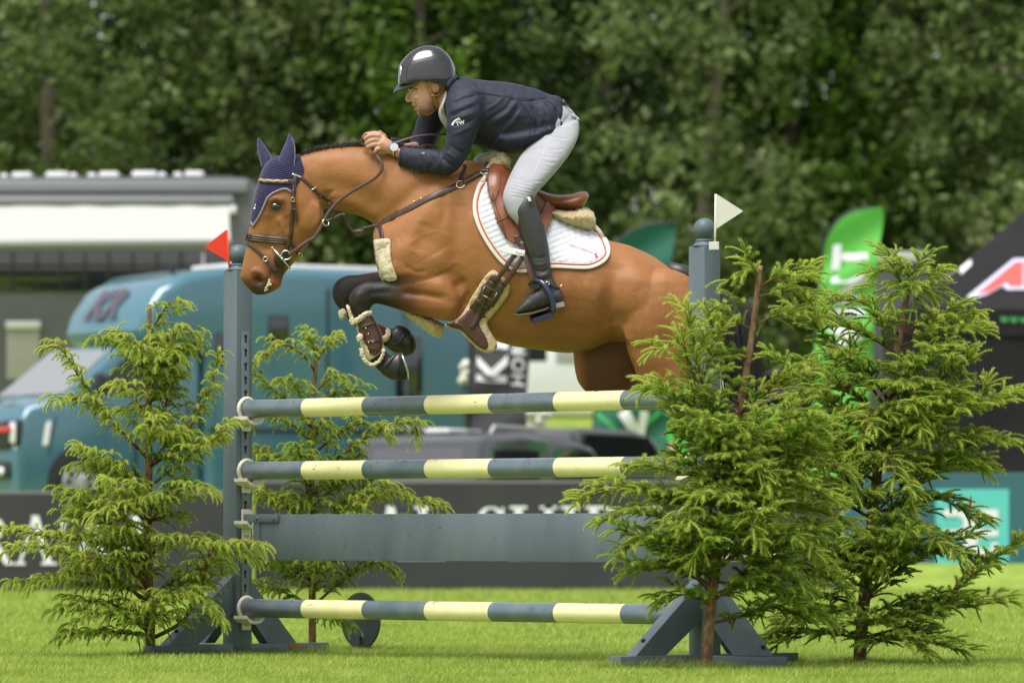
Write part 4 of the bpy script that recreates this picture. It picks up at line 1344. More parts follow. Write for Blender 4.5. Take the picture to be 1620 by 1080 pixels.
def cup(z, first, label, plank=False):
    e = empty('jump_cup', PL + Vector((0, 0, z)))
    tag(e, label, 'jump cup', 'jump cups'); bpy.context.view_layer.update()
    a = PL + FD * 0.068 + Vector((0, 0, z))
    M = frame(a)
    prim(e, 'back_plate', m_plastic, boxg((0.004, 0, -0.085), (0.014, 0.062, 0.07), 0.006), M)
    # tray
    v, f = [], []
    prof = [(-0.085, 0.018), (-0.055, -0.012), (0, -0.024), (0.055, -0.012), (0.085, 0.018)]
    zz = -0.052 if not plank else -0.02
    n = len(prof)
    for x in (0.0, 0.085):
        for y, h in prof: v.append((x, y * (1.0 if x == 0 else 0.75), zz + h * 0.7))
        for y, h in prof: v.append((x, y * (1.0 if x == 0 else 0.75), zz + h * 0.7 - 0.018))
    def I(s, l, k): return s * 2 * n + l * n + k
    for k in range(n - 1):
        f += [(I(0, 0, k), I(0, 0, k + 1), I(1, 0, k + 1), I(1, 0, k)), (I(0, 1, k), I(1, 1, k), I(1, 1, k + 1), I(0, 1, k + 1)),
              (I(0, 0, k), I(0, 1, k), I(0, 1, k + 1), I(0, 0, k + 1)), (I(1, 0, k), I(1, 0, k + 1), I(1, 1, k + 1), I(1, 1, k))]
    f += [(I(0, 0, 0), I(1, 0, 0), I(1, 1, 0), I(0, 1, 0)), (I(0, 0, n - 1), I(0, 1, n - 1), I(1, 1, n - 1), I(1, 0, n - 1))]
    prim(e, 'tray', m_plastic, (v, f), M, 40)
    if not plank:
        pts = [Vector((0.010, 0.058 * math.cos(t), 0.058 * math.sin(t))) for t in np.linspace(R(-60), R(240), 26)]
        v, f = tube_geo(pts, 0.012, 8, True, 1.0)
        prim(e, 'collar', m_plastic, (v, f), M, 60)
    else:
        prim(e, 'upper_plate', m_plastic, boxg((0.006, 0, 0.02), (0.014, 0.07, 0.07), 0.006), M)
    v, f = text_poly('H.R' if first else 'R.R', 0.022)
    prim(e, 'pencil_mark', m_scuff, ([Vector((0.0118, q.x, -0.092 + q.y)) for q in v], f), M)
    return e
cup(1.345, False, 'cream plastic cup holding the left end of the top pole')
cup(1.008, False, 'cream plastic cup holding the left end of the second pole')
cup(0.262, True, 'cream plastic cup holding the left end of the lowest pole')
cup(0.745, True, 'cream plastic cup holding the left end of the plank', True)
def cup_r(z, label):
    e = empty('jump_cup', PR + Vector((0, 0, z))); tag(e, label, 'jump cup', 'jump cups'); bpy.context.view_layer.update()
    a = PR - FD * 0.075 + Vector((0, 0, z)); M = frame(a)
    prim(e, 'tray', m_plastic, boxg((-0.03, 0, -0.062), (0.08, 0.13, 0.02), 0.004), M)
    pts = [Vector((-0.008, 0.058 * math.cos(t), 0.058 * math.sin(t))) for t in np.linspace(R(-60), R(240), 26)]
    v, f = tube_geo(pts, 0.011, 8); prim(e, 'collar', m_plastic, (v, f), M, 60)
cup_r(1.345, 'cream plastic cup holding the right end of the top pole')
cup_r(1.008, 'cream plastic cup at the right end of the second pole, behind spruce twigs')
cup_r(0.262, 'cream plastic cup at the right end of the lowest pole')
pk = empty('plank', PL + FD * 1.75 + Vector((0, 0, 0.64))); tag(pk, 'wide grey plank hanging between the striped poles', 'plank'); bpy.context.view_layer.update()
Mk = frame(PL + FD * 1.79 + Vector((0, 0, 0.648)))
prim(pk, 'board', m_grey_paint, boxg((0.012, 0, 0), (3.26, 0.03, 0.248), 0.004), Mk)
prim(pk, 'hanger', m_grey_paint, boxg((-1.655, -0.005, 0.103), (0.36, 0.010, 0.045), 0.002), Mk @ Matrix.Translation((0.05, -0.016, 0)))
prim(pk, 'end_bracket', m_grey_paint, boxg((-1.61, -0.018, -0.01), (0.05, 0.006, 0.225), 0.002), Mk)
prim(pk, 'hanger', m_grey_paint, boxg((1.655, -0.005, 0.103), (0.36, 0.010, 0.045), 0.002), Mk @ Matrix.Translation((-0.05, -0.016, 0)))
for x in (-1.60, -1.46):
    v, f = tube_geo([Vector((x, -0.026, 0.103)), Vector((x, -0.034, 0.103))], [0.012, 0.008], 12)
    prim(pk, 'bolt_head', m_grey_paint, (v, f), Mk)
rg = np.random.default_rng(8)
for k in range(16):
    x, z, L, a_ = rg.uniform(-1.4, 1.3), rg.uniform(-0.1, 0.1), rg.uniform(0.008, 0.035), rg.uniform(0, 3.1)
    P = [Vector((x + L * t * math.cos(a_), -0.0153, z + L * t * math.sin(a_) + 0.1 * L * math.sin(3 * t))) for t in np.linspace(0, 1, 4)]
    v, f = tube_geo(P, 0.0011, 5)
    prim(pk, 'scuff', m_scuff if k % 3 == 0 else m_track, (v, f), Mk)
# round plate standing behind the fence
dk = empty('round_plate', W(571, 1024, 2.6)); tag(dk, 'dark grey round plate standing on edge in the grass behind the lowest pole', 'plate'); bpy.context.view_layer.update()
c = W(571, 981, 2.6); nn = FQ.normalized()
v, f = tube_geo([c - nn * 0.008, c + nn * 0.008], 0.16, 48)
MB().add(v, f).build('disc', mat('slate_grey_plate', (0.045, 0.06, 0.07), 0.55, (0.035, 0.047, 0.056), 8.0), dk, angle=30)
MB().box(c + nn * 0.02 + Vector((0, 0, -0.13)), (0.015, 0.015, 0.09), None, 0.003).build('stake', m_track, dk)
# ------------------------------------------------------------------ cut spruce trees round the wings
m_bark = mat('spruce_bark', (0.30, 0.185, 0.105), 0.9, (0.13, 0.075, 0.045), 45.0, 0.9, 70.0, spec=0.15, stretch=(1, 1, 0.45), bdist=0.006)
m_twig = mat('spruce_twig', (0.19, 0.085, 0.032), 0.8, (0.10, 0.055, 0.025), 40.0, 0.5, 120.0, spec=0.2, bdist=0.002)
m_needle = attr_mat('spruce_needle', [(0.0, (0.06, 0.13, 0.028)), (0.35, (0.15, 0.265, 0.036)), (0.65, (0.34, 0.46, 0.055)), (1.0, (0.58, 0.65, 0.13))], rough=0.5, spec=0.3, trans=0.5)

NEEDLES = 46
def shoots_geo(S, rng, nl, droop):
    """S: list of (start, direction, length, tone); each shoot is a curved green stem clothed in needles"""
    N, K, n = len(S), 4, NEEDLES
    st = np.array([q[0] for q in S]); d = np.array([q[1] for q in S], dtype=float)
    L = np.array([q[2] for q in S]); tone = np.array([q[3] for q in S])
    d /= np.maximum(np.linalg.norm(d, axis=1, keepdims=True), 1e-9)
    P = [st]
    for k in range(K):
        d = d + np.array([0, 0, -droop / K * (0.5 + k * 0.45)]) + rng.normal(0, 0.05, (N, 3))
        d /= np.linalg.norm(d, axis=1, keepdims=True)
        P.append(P[-1] + d * (L / K)[:, None])
    P = np.stack(P, 1)                                   # N, K+1, 3
    T = np.gradient(P, axis=1); T /= np.maximum(np.linalg.norm(T, axis=2, keepdims=True), 1e-9)
    A = np.cross(T, [0.13, 0.21, 0.97]); A /= np.maximum(np.linalg.norm(A, axis=2, keepdims=True), 1e-9)
    B = np.cross(A, T)
    rc = (0.27 * nl * np.array([0.8, 1, 1.05, 1, 0.5]))[None, :, None]
    ang = np.arange(3) * 2.0944
    ring = np.stack([P + (A * math.cos(q) + B * math.sin(q)) * rc for q in ang], 2)      # N, K+1, 3, 3
    V1 = ring.reshape(-1, 3)
    i0 = (np.arange(N) * (K + 1) * 3)[:, None, None]; k0 = (np.arange(K) * 3)[None, :, None]; j = np.arange(3)[None, None, :]; j2 = (j + 1) % 3
    Q = np.stack(np.broadcast_arrays(i0 + k0 + j, i0 + k0 + j2, i0 + k0 + 3 + j2, i0 + k0 + 3 + j), -1).reshape(-1, 4)
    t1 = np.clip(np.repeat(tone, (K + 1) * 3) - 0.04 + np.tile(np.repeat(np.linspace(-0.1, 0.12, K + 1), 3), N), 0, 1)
    t = np.clip((np.arange(n)[None, :] + rng.random((N, n))) / n, 0.0, 0.999)
    ii = (t * K).astype(int); fr = (t * K - ii)[..., None]; r_ = np.arange(N)[:, None]
    p = P[r_, ii] * (1 - fr) + P[r_, ii + 1] * fr
    Tn, An, Bn = T[r_, ii], A[r_, ii], B[r_, ii]
    ph = (np.arange(n)[None, :] * 2.4 + rng.random((N, n)) * 0.9 + rng.random((N, 1)) * 6)[..., None]
    nd = np.cos(ph) * An + np.sin(ph) * Bn + Tn * (0.5 + 0.75 * t[..., None] ** 2)
    nd /= np.linalg.norm(nd, axis=2, keepdims=True)
    sd = np.cross(nd, Tn); sd /= np.maximum(np.linalg.norm(sd, axis=2, keepdims=True), 1e-9)
    ln = nl * rng.uniform(0.8, 1.15, (N, n, 1))
    V2 = np.stack([p - sd * 0.0025, p + sd * 0.0025, p + nd * ln], 2).reshape(-1, 3)
    T3 = len(V1) + np.arange(N * n * 3).reshape(-1, 3)
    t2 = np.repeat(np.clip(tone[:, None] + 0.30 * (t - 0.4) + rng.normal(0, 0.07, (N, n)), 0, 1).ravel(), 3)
    return np.concatenate([V1, V2]), Q, T3, np.concatenate([t1, t2])

def branch_mesh(P, R0, rng, nl, tone, sec, droop, shoot_len):
    """wood and foliage of one branch along points P"""
    P = np.array(P)
    n = len(P)
    rad = np.linspace(R0, R0 * 0.3, n)
    wood = MB()
    wood.add(*tube_geo(P, rad, 7))
    seglen = np.linalg.norm(np.diff(P, axis=0), axis=1)
    Ltot = seglen.sum()
    S = []
    cum = np.concatenate([[0], np.cumsum(seglen)]) / Ltot
    def at(t):
        k = min(np.searchsorted(cum, t, side='right') - 1, n - 2)
        f = (t - cum[k]) / max(cum[k + 1] - cum[k], 1e-9)
        T = P[k + 1] - P[k]
        return P[k] * (1 - f) + P[k + 1] * f, T / max(np.linalg.norm(T), 1e-9)
    # secondary twigs left and right, each with its own shoots
    ns = max(3, int(Ltot * sec))
    for j in range(ns):
        t = 0.16 + 0.82 * (j + rng.random() * 0.6) / ns
        if t > 0.99: continue
        p, T = at(t)
        sd = np.cross(T, [0, 0, 1.0]); sd /= max(np.linalg.norm(sd), 1e-9)
        sgn = 1 if j % 2 else -1
        d = T * 0.72 + sd * sgn * rng.uniform(0.55, 0.95) + np.array([0, 0, rng.uniform(-0.1, 0.5)])
        d /= np.linalg.norm(d)
        L = shoot_len * rng.uniform(1.1, 2.3) * (1.2 - 0.65 * t)
        tip = p + d * L
        mid = p + d * L * 0.5 + np.array([0, 0, 0.012])
        end = tip + np.array([0, 0, -0.12 * L])
        wood.add(*tube_geo([p, mid, end], [R0 * 0.33, R0 * 0.26, R0 * 0.16], 5, False))
        m = max(3, int(L / 0.031))
        for k in range(m):
            u = (k + 0.7) / m
            q = (p * (1 - u) + mid * u) if u < 0.5 else (mid * (1 - (u - 0.5) * 2) + end * (u - 0.5) * 2)
            sd2 = np.cross(d, [0, 0, 1.0]); sd2 /= max(np.linalg.norm(sd2), 1e-9)
            s2 = 1 if k % 2 else -1
            dd = d * 0.8 + sd2 * s2 * rng.uniform(0.5, 0.9) + np.array([0, 0, rng.uniform(0.0, 0.6)])
            S.append((q, dd, shoot_len * rng.uniform(0.7, 1.25), tone + 0.25 * (t - 0.5) + rng.normal(0, 0.13)))
        S.append((end, d + np.array([0, 0, 0.1]), shoot_len * rng.uniform(0.7, 1.1), tone + 0.3 * (t - 0.4)))
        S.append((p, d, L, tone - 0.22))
    # needles on the outer part of the branch itself and its leader
    p, T = at(0.999)
    for k in range(3):
        S.append((p, T + rng.normal(0, 0.45, 3), shoot_len * rng.uniform(0.8, 1.2), tone + 0.15))
    for t in np.arange(0.22, 0.98, 0.028 / Ltot):
        p, T = at(t)
        d = T + rng.normal(0, 0.6, 3) + np.array([0, 0, 0.35])
        S.append((p, d, shoot_len * rng.uniform(0.55, 1.0), tone + 0.12 * (t - 0.5)))
    V, T4, T3, Tn = shoots_geo(S, rng, nl, droop)
    me = bpy.data.meshes.new('foliage')
    nv, n4, n3 = len(V), len(T4), len(T3)
    me.vertices.add(nv)
    me.vertices.foreach_set('co', V.astype(np.float32).ravel())
    me.loops.add(n4 * 4 + n3 * 3)
    me.loops.foreach_set('vertex_index', np.concatenate([T4.ravel(), T3.ravel()]).astype(np.int32))
    me.polygons.add(n4 + n3)
    me.polygons.foreach_set('loop_start', np.concatenate([np.arange(n4) * 4, n4 * 4 + np.arange(n3) * 3]).astype(np.int32))
    me.update(calc_edges=True)
    set_attr(me, 'tone', np.clip(Tn, 0, 1))
    return wood, me

def spruce(label, trunk, branches, seed, nl=0.02, droop=1.0, tone=0.5, shoot_len=0.085, sec=17, fill=10, fill_len=(0.35, 0.6), fill_z=(0.25, 0.9), loc=None):
    """trunk: px points (x, y, r); branches: px/world points lists (x, y, Y)"""
    rng = np.random.default_rng(seed)
    Yt = trunk['Y']
    P = [np.array(W(x, y, Yt)) for x, y in trunk['pts']]
    base = P[0]
    t = empty('spruce_tree', tuple(base)); tag(t, label, 'spruce tree', 'cut spruce trees round the jump wings'); bpy.context.view_layer.update()
    PP = catmull([tuple(p) for p in P], 6)
    mb = MB(); mb.add(*tube_geo(PP, np.linspace(trunk['r'][0], trunk['r'][1], len(PP)), 14))
    mb.build('trunk', m_bark, t, smooth=True)
    def add(Pb, R0, tn, sc=1.0):
        wood, me = branch_mesh(Pb, R0, rng, nl, tn, sec, droop, shoot_len * sc)
        wo = wood.build('branch', m_twig, t, smooth=True)
        fo = obj('needles', me, m_needle, wo, smooth=False)
        fo['kind'] = 'stuff'
    for b in branches:
        pts = catmull([tuple(W(x, y, Yt + dy)) for x, y, dy in b[0]], 5)
        add(pts, b[1] if len(b) > 1 else 0.008, tone + (b[2] if len(b) > 2 else 0.0))
    # whorls filling the tree all round
    for k in range(fill):
        u = fill_z[0] + (fill_z[1] - fill_z[0]) * rng.random()
        i = int(u * (len(PP) - 1))
        p = PP[i]
        a = rng.random() * 2 * math.pi if k % 3 == 0 else -rng.uniform(0.15, math.pi - 0.15)
        L = (fill_len[1] * (1 - u) + fill_len[0] * u) * rng.uniform(0.5, 1.2)
        d = np.array([math.cos(a), math.sin(a), rng.uniform(0.25, 1.05)])
        pts = []
        for q in np.linspace(0, 1, 7):
            pts.append(p + d * L * q + np.array([0, 0, -0.13 * L * q * q + 0.05 * L * math.sin(q * 3)]))
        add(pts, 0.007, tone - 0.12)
    return t

# left front tree
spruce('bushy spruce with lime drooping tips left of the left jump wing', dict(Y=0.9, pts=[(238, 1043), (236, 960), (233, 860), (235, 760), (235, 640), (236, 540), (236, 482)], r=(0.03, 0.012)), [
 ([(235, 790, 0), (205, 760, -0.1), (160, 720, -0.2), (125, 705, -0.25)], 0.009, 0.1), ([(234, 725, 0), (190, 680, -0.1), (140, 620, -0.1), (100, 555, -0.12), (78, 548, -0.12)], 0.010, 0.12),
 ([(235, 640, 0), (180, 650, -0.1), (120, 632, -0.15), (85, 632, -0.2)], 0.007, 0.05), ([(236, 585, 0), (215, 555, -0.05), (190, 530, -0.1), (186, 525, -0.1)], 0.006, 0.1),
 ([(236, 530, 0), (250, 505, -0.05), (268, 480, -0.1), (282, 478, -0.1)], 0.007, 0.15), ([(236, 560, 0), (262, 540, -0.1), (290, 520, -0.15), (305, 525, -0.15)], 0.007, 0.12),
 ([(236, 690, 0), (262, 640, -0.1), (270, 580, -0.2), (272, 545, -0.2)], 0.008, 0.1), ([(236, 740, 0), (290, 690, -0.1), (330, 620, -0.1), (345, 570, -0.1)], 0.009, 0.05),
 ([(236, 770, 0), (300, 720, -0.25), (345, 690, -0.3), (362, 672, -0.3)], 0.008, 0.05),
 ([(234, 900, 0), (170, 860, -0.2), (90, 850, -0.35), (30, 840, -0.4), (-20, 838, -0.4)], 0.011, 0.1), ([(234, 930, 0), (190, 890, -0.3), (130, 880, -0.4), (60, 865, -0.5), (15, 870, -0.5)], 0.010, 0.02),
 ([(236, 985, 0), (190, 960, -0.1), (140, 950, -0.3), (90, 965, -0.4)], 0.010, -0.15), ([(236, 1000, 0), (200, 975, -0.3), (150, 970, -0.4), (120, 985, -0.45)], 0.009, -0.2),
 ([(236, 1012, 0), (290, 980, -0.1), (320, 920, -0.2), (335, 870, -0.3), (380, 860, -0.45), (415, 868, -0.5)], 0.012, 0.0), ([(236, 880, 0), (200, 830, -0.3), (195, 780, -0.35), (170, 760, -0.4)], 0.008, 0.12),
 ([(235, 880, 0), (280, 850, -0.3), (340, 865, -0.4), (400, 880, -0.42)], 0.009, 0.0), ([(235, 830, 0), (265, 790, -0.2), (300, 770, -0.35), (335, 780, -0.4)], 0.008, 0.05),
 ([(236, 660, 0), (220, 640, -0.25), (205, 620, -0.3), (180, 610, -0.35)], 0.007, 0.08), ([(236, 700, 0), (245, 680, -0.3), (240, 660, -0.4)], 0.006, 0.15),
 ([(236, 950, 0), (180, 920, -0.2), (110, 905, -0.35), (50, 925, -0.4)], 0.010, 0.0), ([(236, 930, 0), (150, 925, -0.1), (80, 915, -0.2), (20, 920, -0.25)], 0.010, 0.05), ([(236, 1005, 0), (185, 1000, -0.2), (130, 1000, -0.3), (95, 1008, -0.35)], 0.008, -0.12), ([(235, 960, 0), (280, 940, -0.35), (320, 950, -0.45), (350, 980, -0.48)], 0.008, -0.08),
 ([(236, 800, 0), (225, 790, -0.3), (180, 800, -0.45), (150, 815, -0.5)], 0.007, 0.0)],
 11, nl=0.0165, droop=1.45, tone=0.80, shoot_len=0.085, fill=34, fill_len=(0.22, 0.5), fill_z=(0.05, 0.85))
# tree behind the poles on the left
spruce('slender spruce standing behind the left end of the striped poles', dict(Y=2.3, pts=[(494, 1035), (494, 920), (493, 820), (492, 720), (495, 640), (500, 570), (502, 545)], r=(0.022, 0.009)), [
 ([(500, 590, 0), (478, 560, -0.05), (450, 545, -0.1), (420, 560, -0.1), (402, 572, -0.1)], 0.007, 0.12), ([(500, 575, 0), (515, 550, 0), (525, 540, 0), (530, 535, 0)], 0.005, 0.1), ([(500, 620, 0), (520, 600, 0), (540, 595, -0.05), (548, 602, -0.05)], 0.006, 0.08),
 ([(500, 565, 0), (495, 548, 0), (488, 535, 0)], 0.005, 0.05), ([(493, 760, 0), (540, 720, -0.1), (600, 680, -0.1), (650, 668, -0.15), (662, 690, -0.15)], 0.010, 0.08), ([(494, 720, 0), (530, 690, -0.1), (570, 670, -0.1), (610, 685, -0.1)], 0.008, 0.05),
 ([(493, 830, 0), (560, 800, -0.1), (620, 780, -0.1), (670, 795, -0.1), (700, 800, -0.1)], 0.010, 0.08), ([(493, 860, 0), (540, 810, -0.2), (580, 780, -0.2), (610, 765, -0.2)], 0.009, 0.0),
 ([(493, 960, 0), (540, 920, 0), (590, 890, 0), (625, 905, 0)], 0.009, -0.1), ([(493, 770, 0), (450, 740, -0.1), (415, 720, -0.1), (400, 725, -0.1)], 0.009, 0.0), ([(493, 700, 0), (460, 670, -0.1), (420, 655, -0.1), (400, 665, -0.1)], 0.008, 0.05),
 ([(493, 850, 0), (455, 800, -0.2), (420, 780, -0.2), (395, 790, -0.2)], 0.009, 0.0), ([(493, 980, 0), (520, 975, -0.2), (545, 985, -0.25)], 0.006, -0.25), ([(493, 930, 0), (450, 900, 0), (420, 880, 0)], 0.008, -0.2), ([(493, 900, 0), (540, 870, 0.2), (585, 860, 0.2)], 0.008, -0.2)],
 12, nl=0.0165, droop=1.4, tone=0.74, shoot_len=0.082, fill=22, fill_len=(0.25, 0.6), fill_z=(0.1, 0.72))
# right front tree
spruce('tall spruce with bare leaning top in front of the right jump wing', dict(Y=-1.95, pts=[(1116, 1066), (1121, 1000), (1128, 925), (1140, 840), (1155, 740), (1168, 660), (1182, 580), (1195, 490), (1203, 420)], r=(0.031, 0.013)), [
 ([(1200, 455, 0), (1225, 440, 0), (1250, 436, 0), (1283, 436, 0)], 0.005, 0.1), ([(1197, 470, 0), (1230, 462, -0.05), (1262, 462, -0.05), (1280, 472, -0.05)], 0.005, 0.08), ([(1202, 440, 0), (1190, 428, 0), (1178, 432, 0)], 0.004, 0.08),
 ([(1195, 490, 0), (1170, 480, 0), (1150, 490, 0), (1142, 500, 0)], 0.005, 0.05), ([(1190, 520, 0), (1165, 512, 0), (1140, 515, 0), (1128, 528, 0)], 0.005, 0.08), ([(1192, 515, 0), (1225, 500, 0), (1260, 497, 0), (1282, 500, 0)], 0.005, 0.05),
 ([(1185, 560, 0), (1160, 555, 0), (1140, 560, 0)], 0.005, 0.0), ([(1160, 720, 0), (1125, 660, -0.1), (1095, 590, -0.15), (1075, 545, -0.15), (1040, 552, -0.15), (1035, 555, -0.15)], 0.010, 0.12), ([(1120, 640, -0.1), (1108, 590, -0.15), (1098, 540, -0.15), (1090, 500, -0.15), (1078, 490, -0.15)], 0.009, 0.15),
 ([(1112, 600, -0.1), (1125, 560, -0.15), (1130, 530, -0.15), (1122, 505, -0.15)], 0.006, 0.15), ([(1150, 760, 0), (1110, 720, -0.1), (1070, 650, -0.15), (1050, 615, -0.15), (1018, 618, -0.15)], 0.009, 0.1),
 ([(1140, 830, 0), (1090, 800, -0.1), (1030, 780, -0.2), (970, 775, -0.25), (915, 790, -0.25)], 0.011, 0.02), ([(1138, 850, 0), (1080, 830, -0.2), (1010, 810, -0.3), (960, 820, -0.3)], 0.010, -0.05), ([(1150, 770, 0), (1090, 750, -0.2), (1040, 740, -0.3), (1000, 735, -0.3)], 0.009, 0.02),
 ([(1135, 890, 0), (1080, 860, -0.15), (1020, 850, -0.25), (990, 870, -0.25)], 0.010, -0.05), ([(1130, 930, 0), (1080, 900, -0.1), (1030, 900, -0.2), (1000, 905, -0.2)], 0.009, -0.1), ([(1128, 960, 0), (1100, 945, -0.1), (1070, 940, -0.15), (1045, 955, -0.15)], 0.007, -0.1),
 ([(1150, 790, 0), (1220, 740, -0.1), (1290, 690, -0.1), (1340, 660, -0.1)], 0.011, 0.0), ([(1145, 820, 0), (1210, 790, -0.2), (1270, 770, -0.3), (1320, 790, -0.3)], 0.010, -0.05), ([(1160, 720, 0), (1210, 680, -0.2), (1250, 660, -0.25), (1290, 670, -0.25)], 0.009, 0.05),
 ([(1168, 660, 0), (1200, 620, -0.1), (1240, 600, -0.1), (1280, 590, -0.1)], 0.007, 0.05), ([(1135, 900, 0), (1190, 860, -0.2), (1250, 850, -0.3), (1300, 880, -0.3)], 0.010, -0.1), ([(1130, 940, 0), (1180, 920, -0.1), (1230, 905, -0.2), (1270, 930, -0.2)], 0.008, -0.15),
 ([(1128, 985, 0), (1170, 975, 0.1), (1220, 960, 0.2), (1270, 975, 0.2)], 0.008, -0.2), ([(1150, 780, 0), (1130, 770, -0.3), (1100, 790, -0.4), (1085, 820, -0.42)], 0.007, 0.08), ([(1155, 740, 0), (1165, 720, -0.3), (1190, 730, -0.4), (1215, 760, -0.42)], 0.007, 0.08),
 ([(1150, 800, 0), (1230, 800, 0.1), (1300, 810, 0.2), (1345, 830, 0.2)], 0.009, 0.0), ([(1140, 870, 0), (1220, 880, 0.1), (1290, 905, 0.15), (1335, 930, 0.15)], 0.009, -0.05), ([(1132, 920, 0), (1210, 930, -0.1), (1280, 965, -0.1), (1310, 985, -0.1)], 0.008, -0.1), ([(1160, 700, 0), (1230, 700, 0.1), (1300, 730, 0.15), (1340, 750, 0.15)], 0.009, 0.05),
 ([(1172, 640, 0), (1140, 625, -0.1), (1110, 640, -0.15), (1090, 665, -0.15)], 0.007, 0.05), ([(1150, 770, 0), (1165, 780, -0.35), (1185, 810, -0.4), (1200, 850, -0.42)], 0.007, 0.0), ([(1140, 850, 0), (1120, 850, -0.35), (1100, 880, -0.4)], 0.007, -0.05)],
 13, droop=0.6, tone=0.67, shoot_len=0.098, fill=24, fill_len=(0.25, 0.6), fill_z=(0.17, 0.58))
# far right tree
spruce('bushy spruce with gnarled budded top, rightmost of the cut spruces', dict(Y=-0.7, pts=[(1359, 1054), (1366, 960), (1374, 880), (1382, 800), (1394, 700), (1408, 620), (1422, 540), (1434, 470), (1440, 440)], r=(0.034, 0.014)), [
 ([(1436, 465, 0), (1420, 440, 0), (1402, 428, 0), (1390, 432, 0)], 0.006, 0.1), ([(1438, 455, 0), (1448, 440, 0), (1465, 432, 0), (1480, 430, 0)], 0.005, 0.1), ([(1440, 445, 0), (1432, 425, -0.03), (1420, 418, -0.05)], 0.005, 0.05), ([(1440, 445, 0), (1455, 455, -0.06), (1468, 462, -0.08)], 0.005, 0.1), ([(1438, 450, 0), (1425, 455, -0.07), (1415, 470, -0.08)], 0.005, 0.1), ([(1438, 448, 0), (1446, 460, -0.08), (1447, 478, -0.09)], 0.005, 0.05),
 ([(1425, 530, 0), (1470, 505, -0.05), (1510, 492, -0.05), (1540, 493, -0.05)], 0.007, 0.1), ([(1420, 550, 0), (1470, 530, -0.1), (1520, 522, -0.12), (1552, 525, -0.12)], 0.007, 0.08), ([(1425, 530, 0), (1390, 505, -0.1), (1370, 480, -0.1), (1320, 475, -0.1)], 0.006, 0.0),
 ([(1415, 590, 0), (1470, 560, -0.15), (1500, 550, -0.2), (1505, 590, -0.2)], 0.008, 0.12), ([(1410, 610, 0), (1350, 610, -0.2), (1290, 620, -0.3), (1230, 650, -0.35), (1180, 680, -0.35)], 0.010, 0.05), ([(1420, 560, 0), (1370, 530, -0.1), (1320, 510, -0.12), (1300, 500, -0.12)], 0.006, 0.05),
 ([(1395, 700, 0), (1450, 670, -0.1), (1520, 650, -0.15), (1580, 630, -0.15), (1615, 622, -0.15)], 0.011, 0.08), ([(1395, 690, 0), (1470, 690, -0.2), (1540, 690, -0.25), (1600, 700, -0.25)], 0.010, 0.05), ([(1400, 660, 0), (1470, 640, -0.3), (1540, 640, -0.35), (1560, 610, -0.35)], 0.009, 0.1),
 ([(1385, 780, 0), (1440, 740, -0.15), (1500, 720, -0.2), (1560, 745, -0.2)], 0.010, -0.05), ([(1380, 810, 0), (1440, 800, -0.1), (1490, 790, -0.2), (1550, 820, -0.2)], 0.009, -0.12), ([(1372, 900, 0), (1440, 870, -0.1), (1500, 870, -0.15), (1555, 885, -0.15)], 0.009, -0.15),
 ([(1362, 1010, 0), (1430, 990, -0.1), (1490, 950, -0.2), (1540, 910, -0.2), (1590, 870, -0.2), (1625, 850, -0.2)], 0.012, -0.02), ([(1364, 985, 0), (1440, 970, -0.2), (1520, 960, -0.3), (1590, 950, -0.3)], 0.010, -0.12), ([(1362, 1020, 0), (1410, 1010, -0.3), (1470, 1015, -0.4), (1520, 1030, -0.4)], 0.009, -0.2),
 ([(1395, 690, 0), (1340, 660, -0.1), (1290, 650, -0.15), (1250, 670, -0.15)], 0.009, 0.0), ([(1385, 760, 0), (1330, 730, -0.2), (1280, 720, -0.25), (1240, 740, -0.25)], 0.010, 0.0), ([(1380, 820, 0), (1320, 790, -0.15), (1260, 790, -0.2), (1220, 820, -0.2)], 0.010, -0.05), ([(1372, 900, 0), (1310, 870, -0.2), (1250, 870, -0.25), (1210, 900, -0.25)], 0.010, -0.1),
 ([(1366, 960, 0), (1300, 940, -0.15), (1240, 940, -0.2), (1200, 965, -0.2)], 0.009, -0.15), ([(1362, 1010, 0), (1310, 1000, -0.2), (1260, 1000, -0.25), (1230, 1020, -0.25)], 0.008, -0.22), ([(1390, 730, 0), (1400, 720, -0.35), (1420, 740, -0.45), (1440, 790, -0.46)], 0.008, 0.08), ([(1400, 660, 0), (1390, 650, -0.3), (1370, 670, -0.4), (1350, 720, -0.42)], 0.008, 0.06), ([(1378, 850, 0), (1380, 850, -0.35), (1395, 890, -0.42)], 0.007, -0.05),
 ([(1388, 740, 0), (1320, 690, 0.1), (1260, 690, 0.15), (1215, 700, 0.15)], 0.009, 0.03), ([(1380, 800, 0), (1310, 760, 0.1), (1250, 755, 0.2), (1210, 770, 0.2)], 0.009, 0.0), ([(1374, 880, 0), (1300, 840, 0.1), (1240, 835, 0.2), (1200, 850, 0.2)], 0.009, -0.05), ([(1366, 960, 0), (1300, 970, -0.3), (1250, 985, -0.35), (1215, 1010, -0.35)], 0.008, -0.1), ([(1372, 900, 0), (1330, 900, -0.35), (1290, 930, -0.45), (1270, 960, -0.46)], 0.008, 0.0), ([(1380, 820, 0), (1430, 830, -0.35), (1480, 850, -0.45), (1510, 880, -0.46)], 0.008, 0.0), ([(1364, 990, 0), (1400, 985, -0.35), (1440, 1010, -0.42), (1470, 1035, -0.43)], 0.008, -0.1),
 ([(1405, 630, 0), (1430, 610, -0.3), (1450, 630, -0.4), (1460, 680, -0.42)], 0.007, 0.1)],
 14, droop=0.55, tone=0.65, shoot_len=0.1, fill=26, fill_len=(0.28, 0.7), fill_z=(0.05, 0.68))
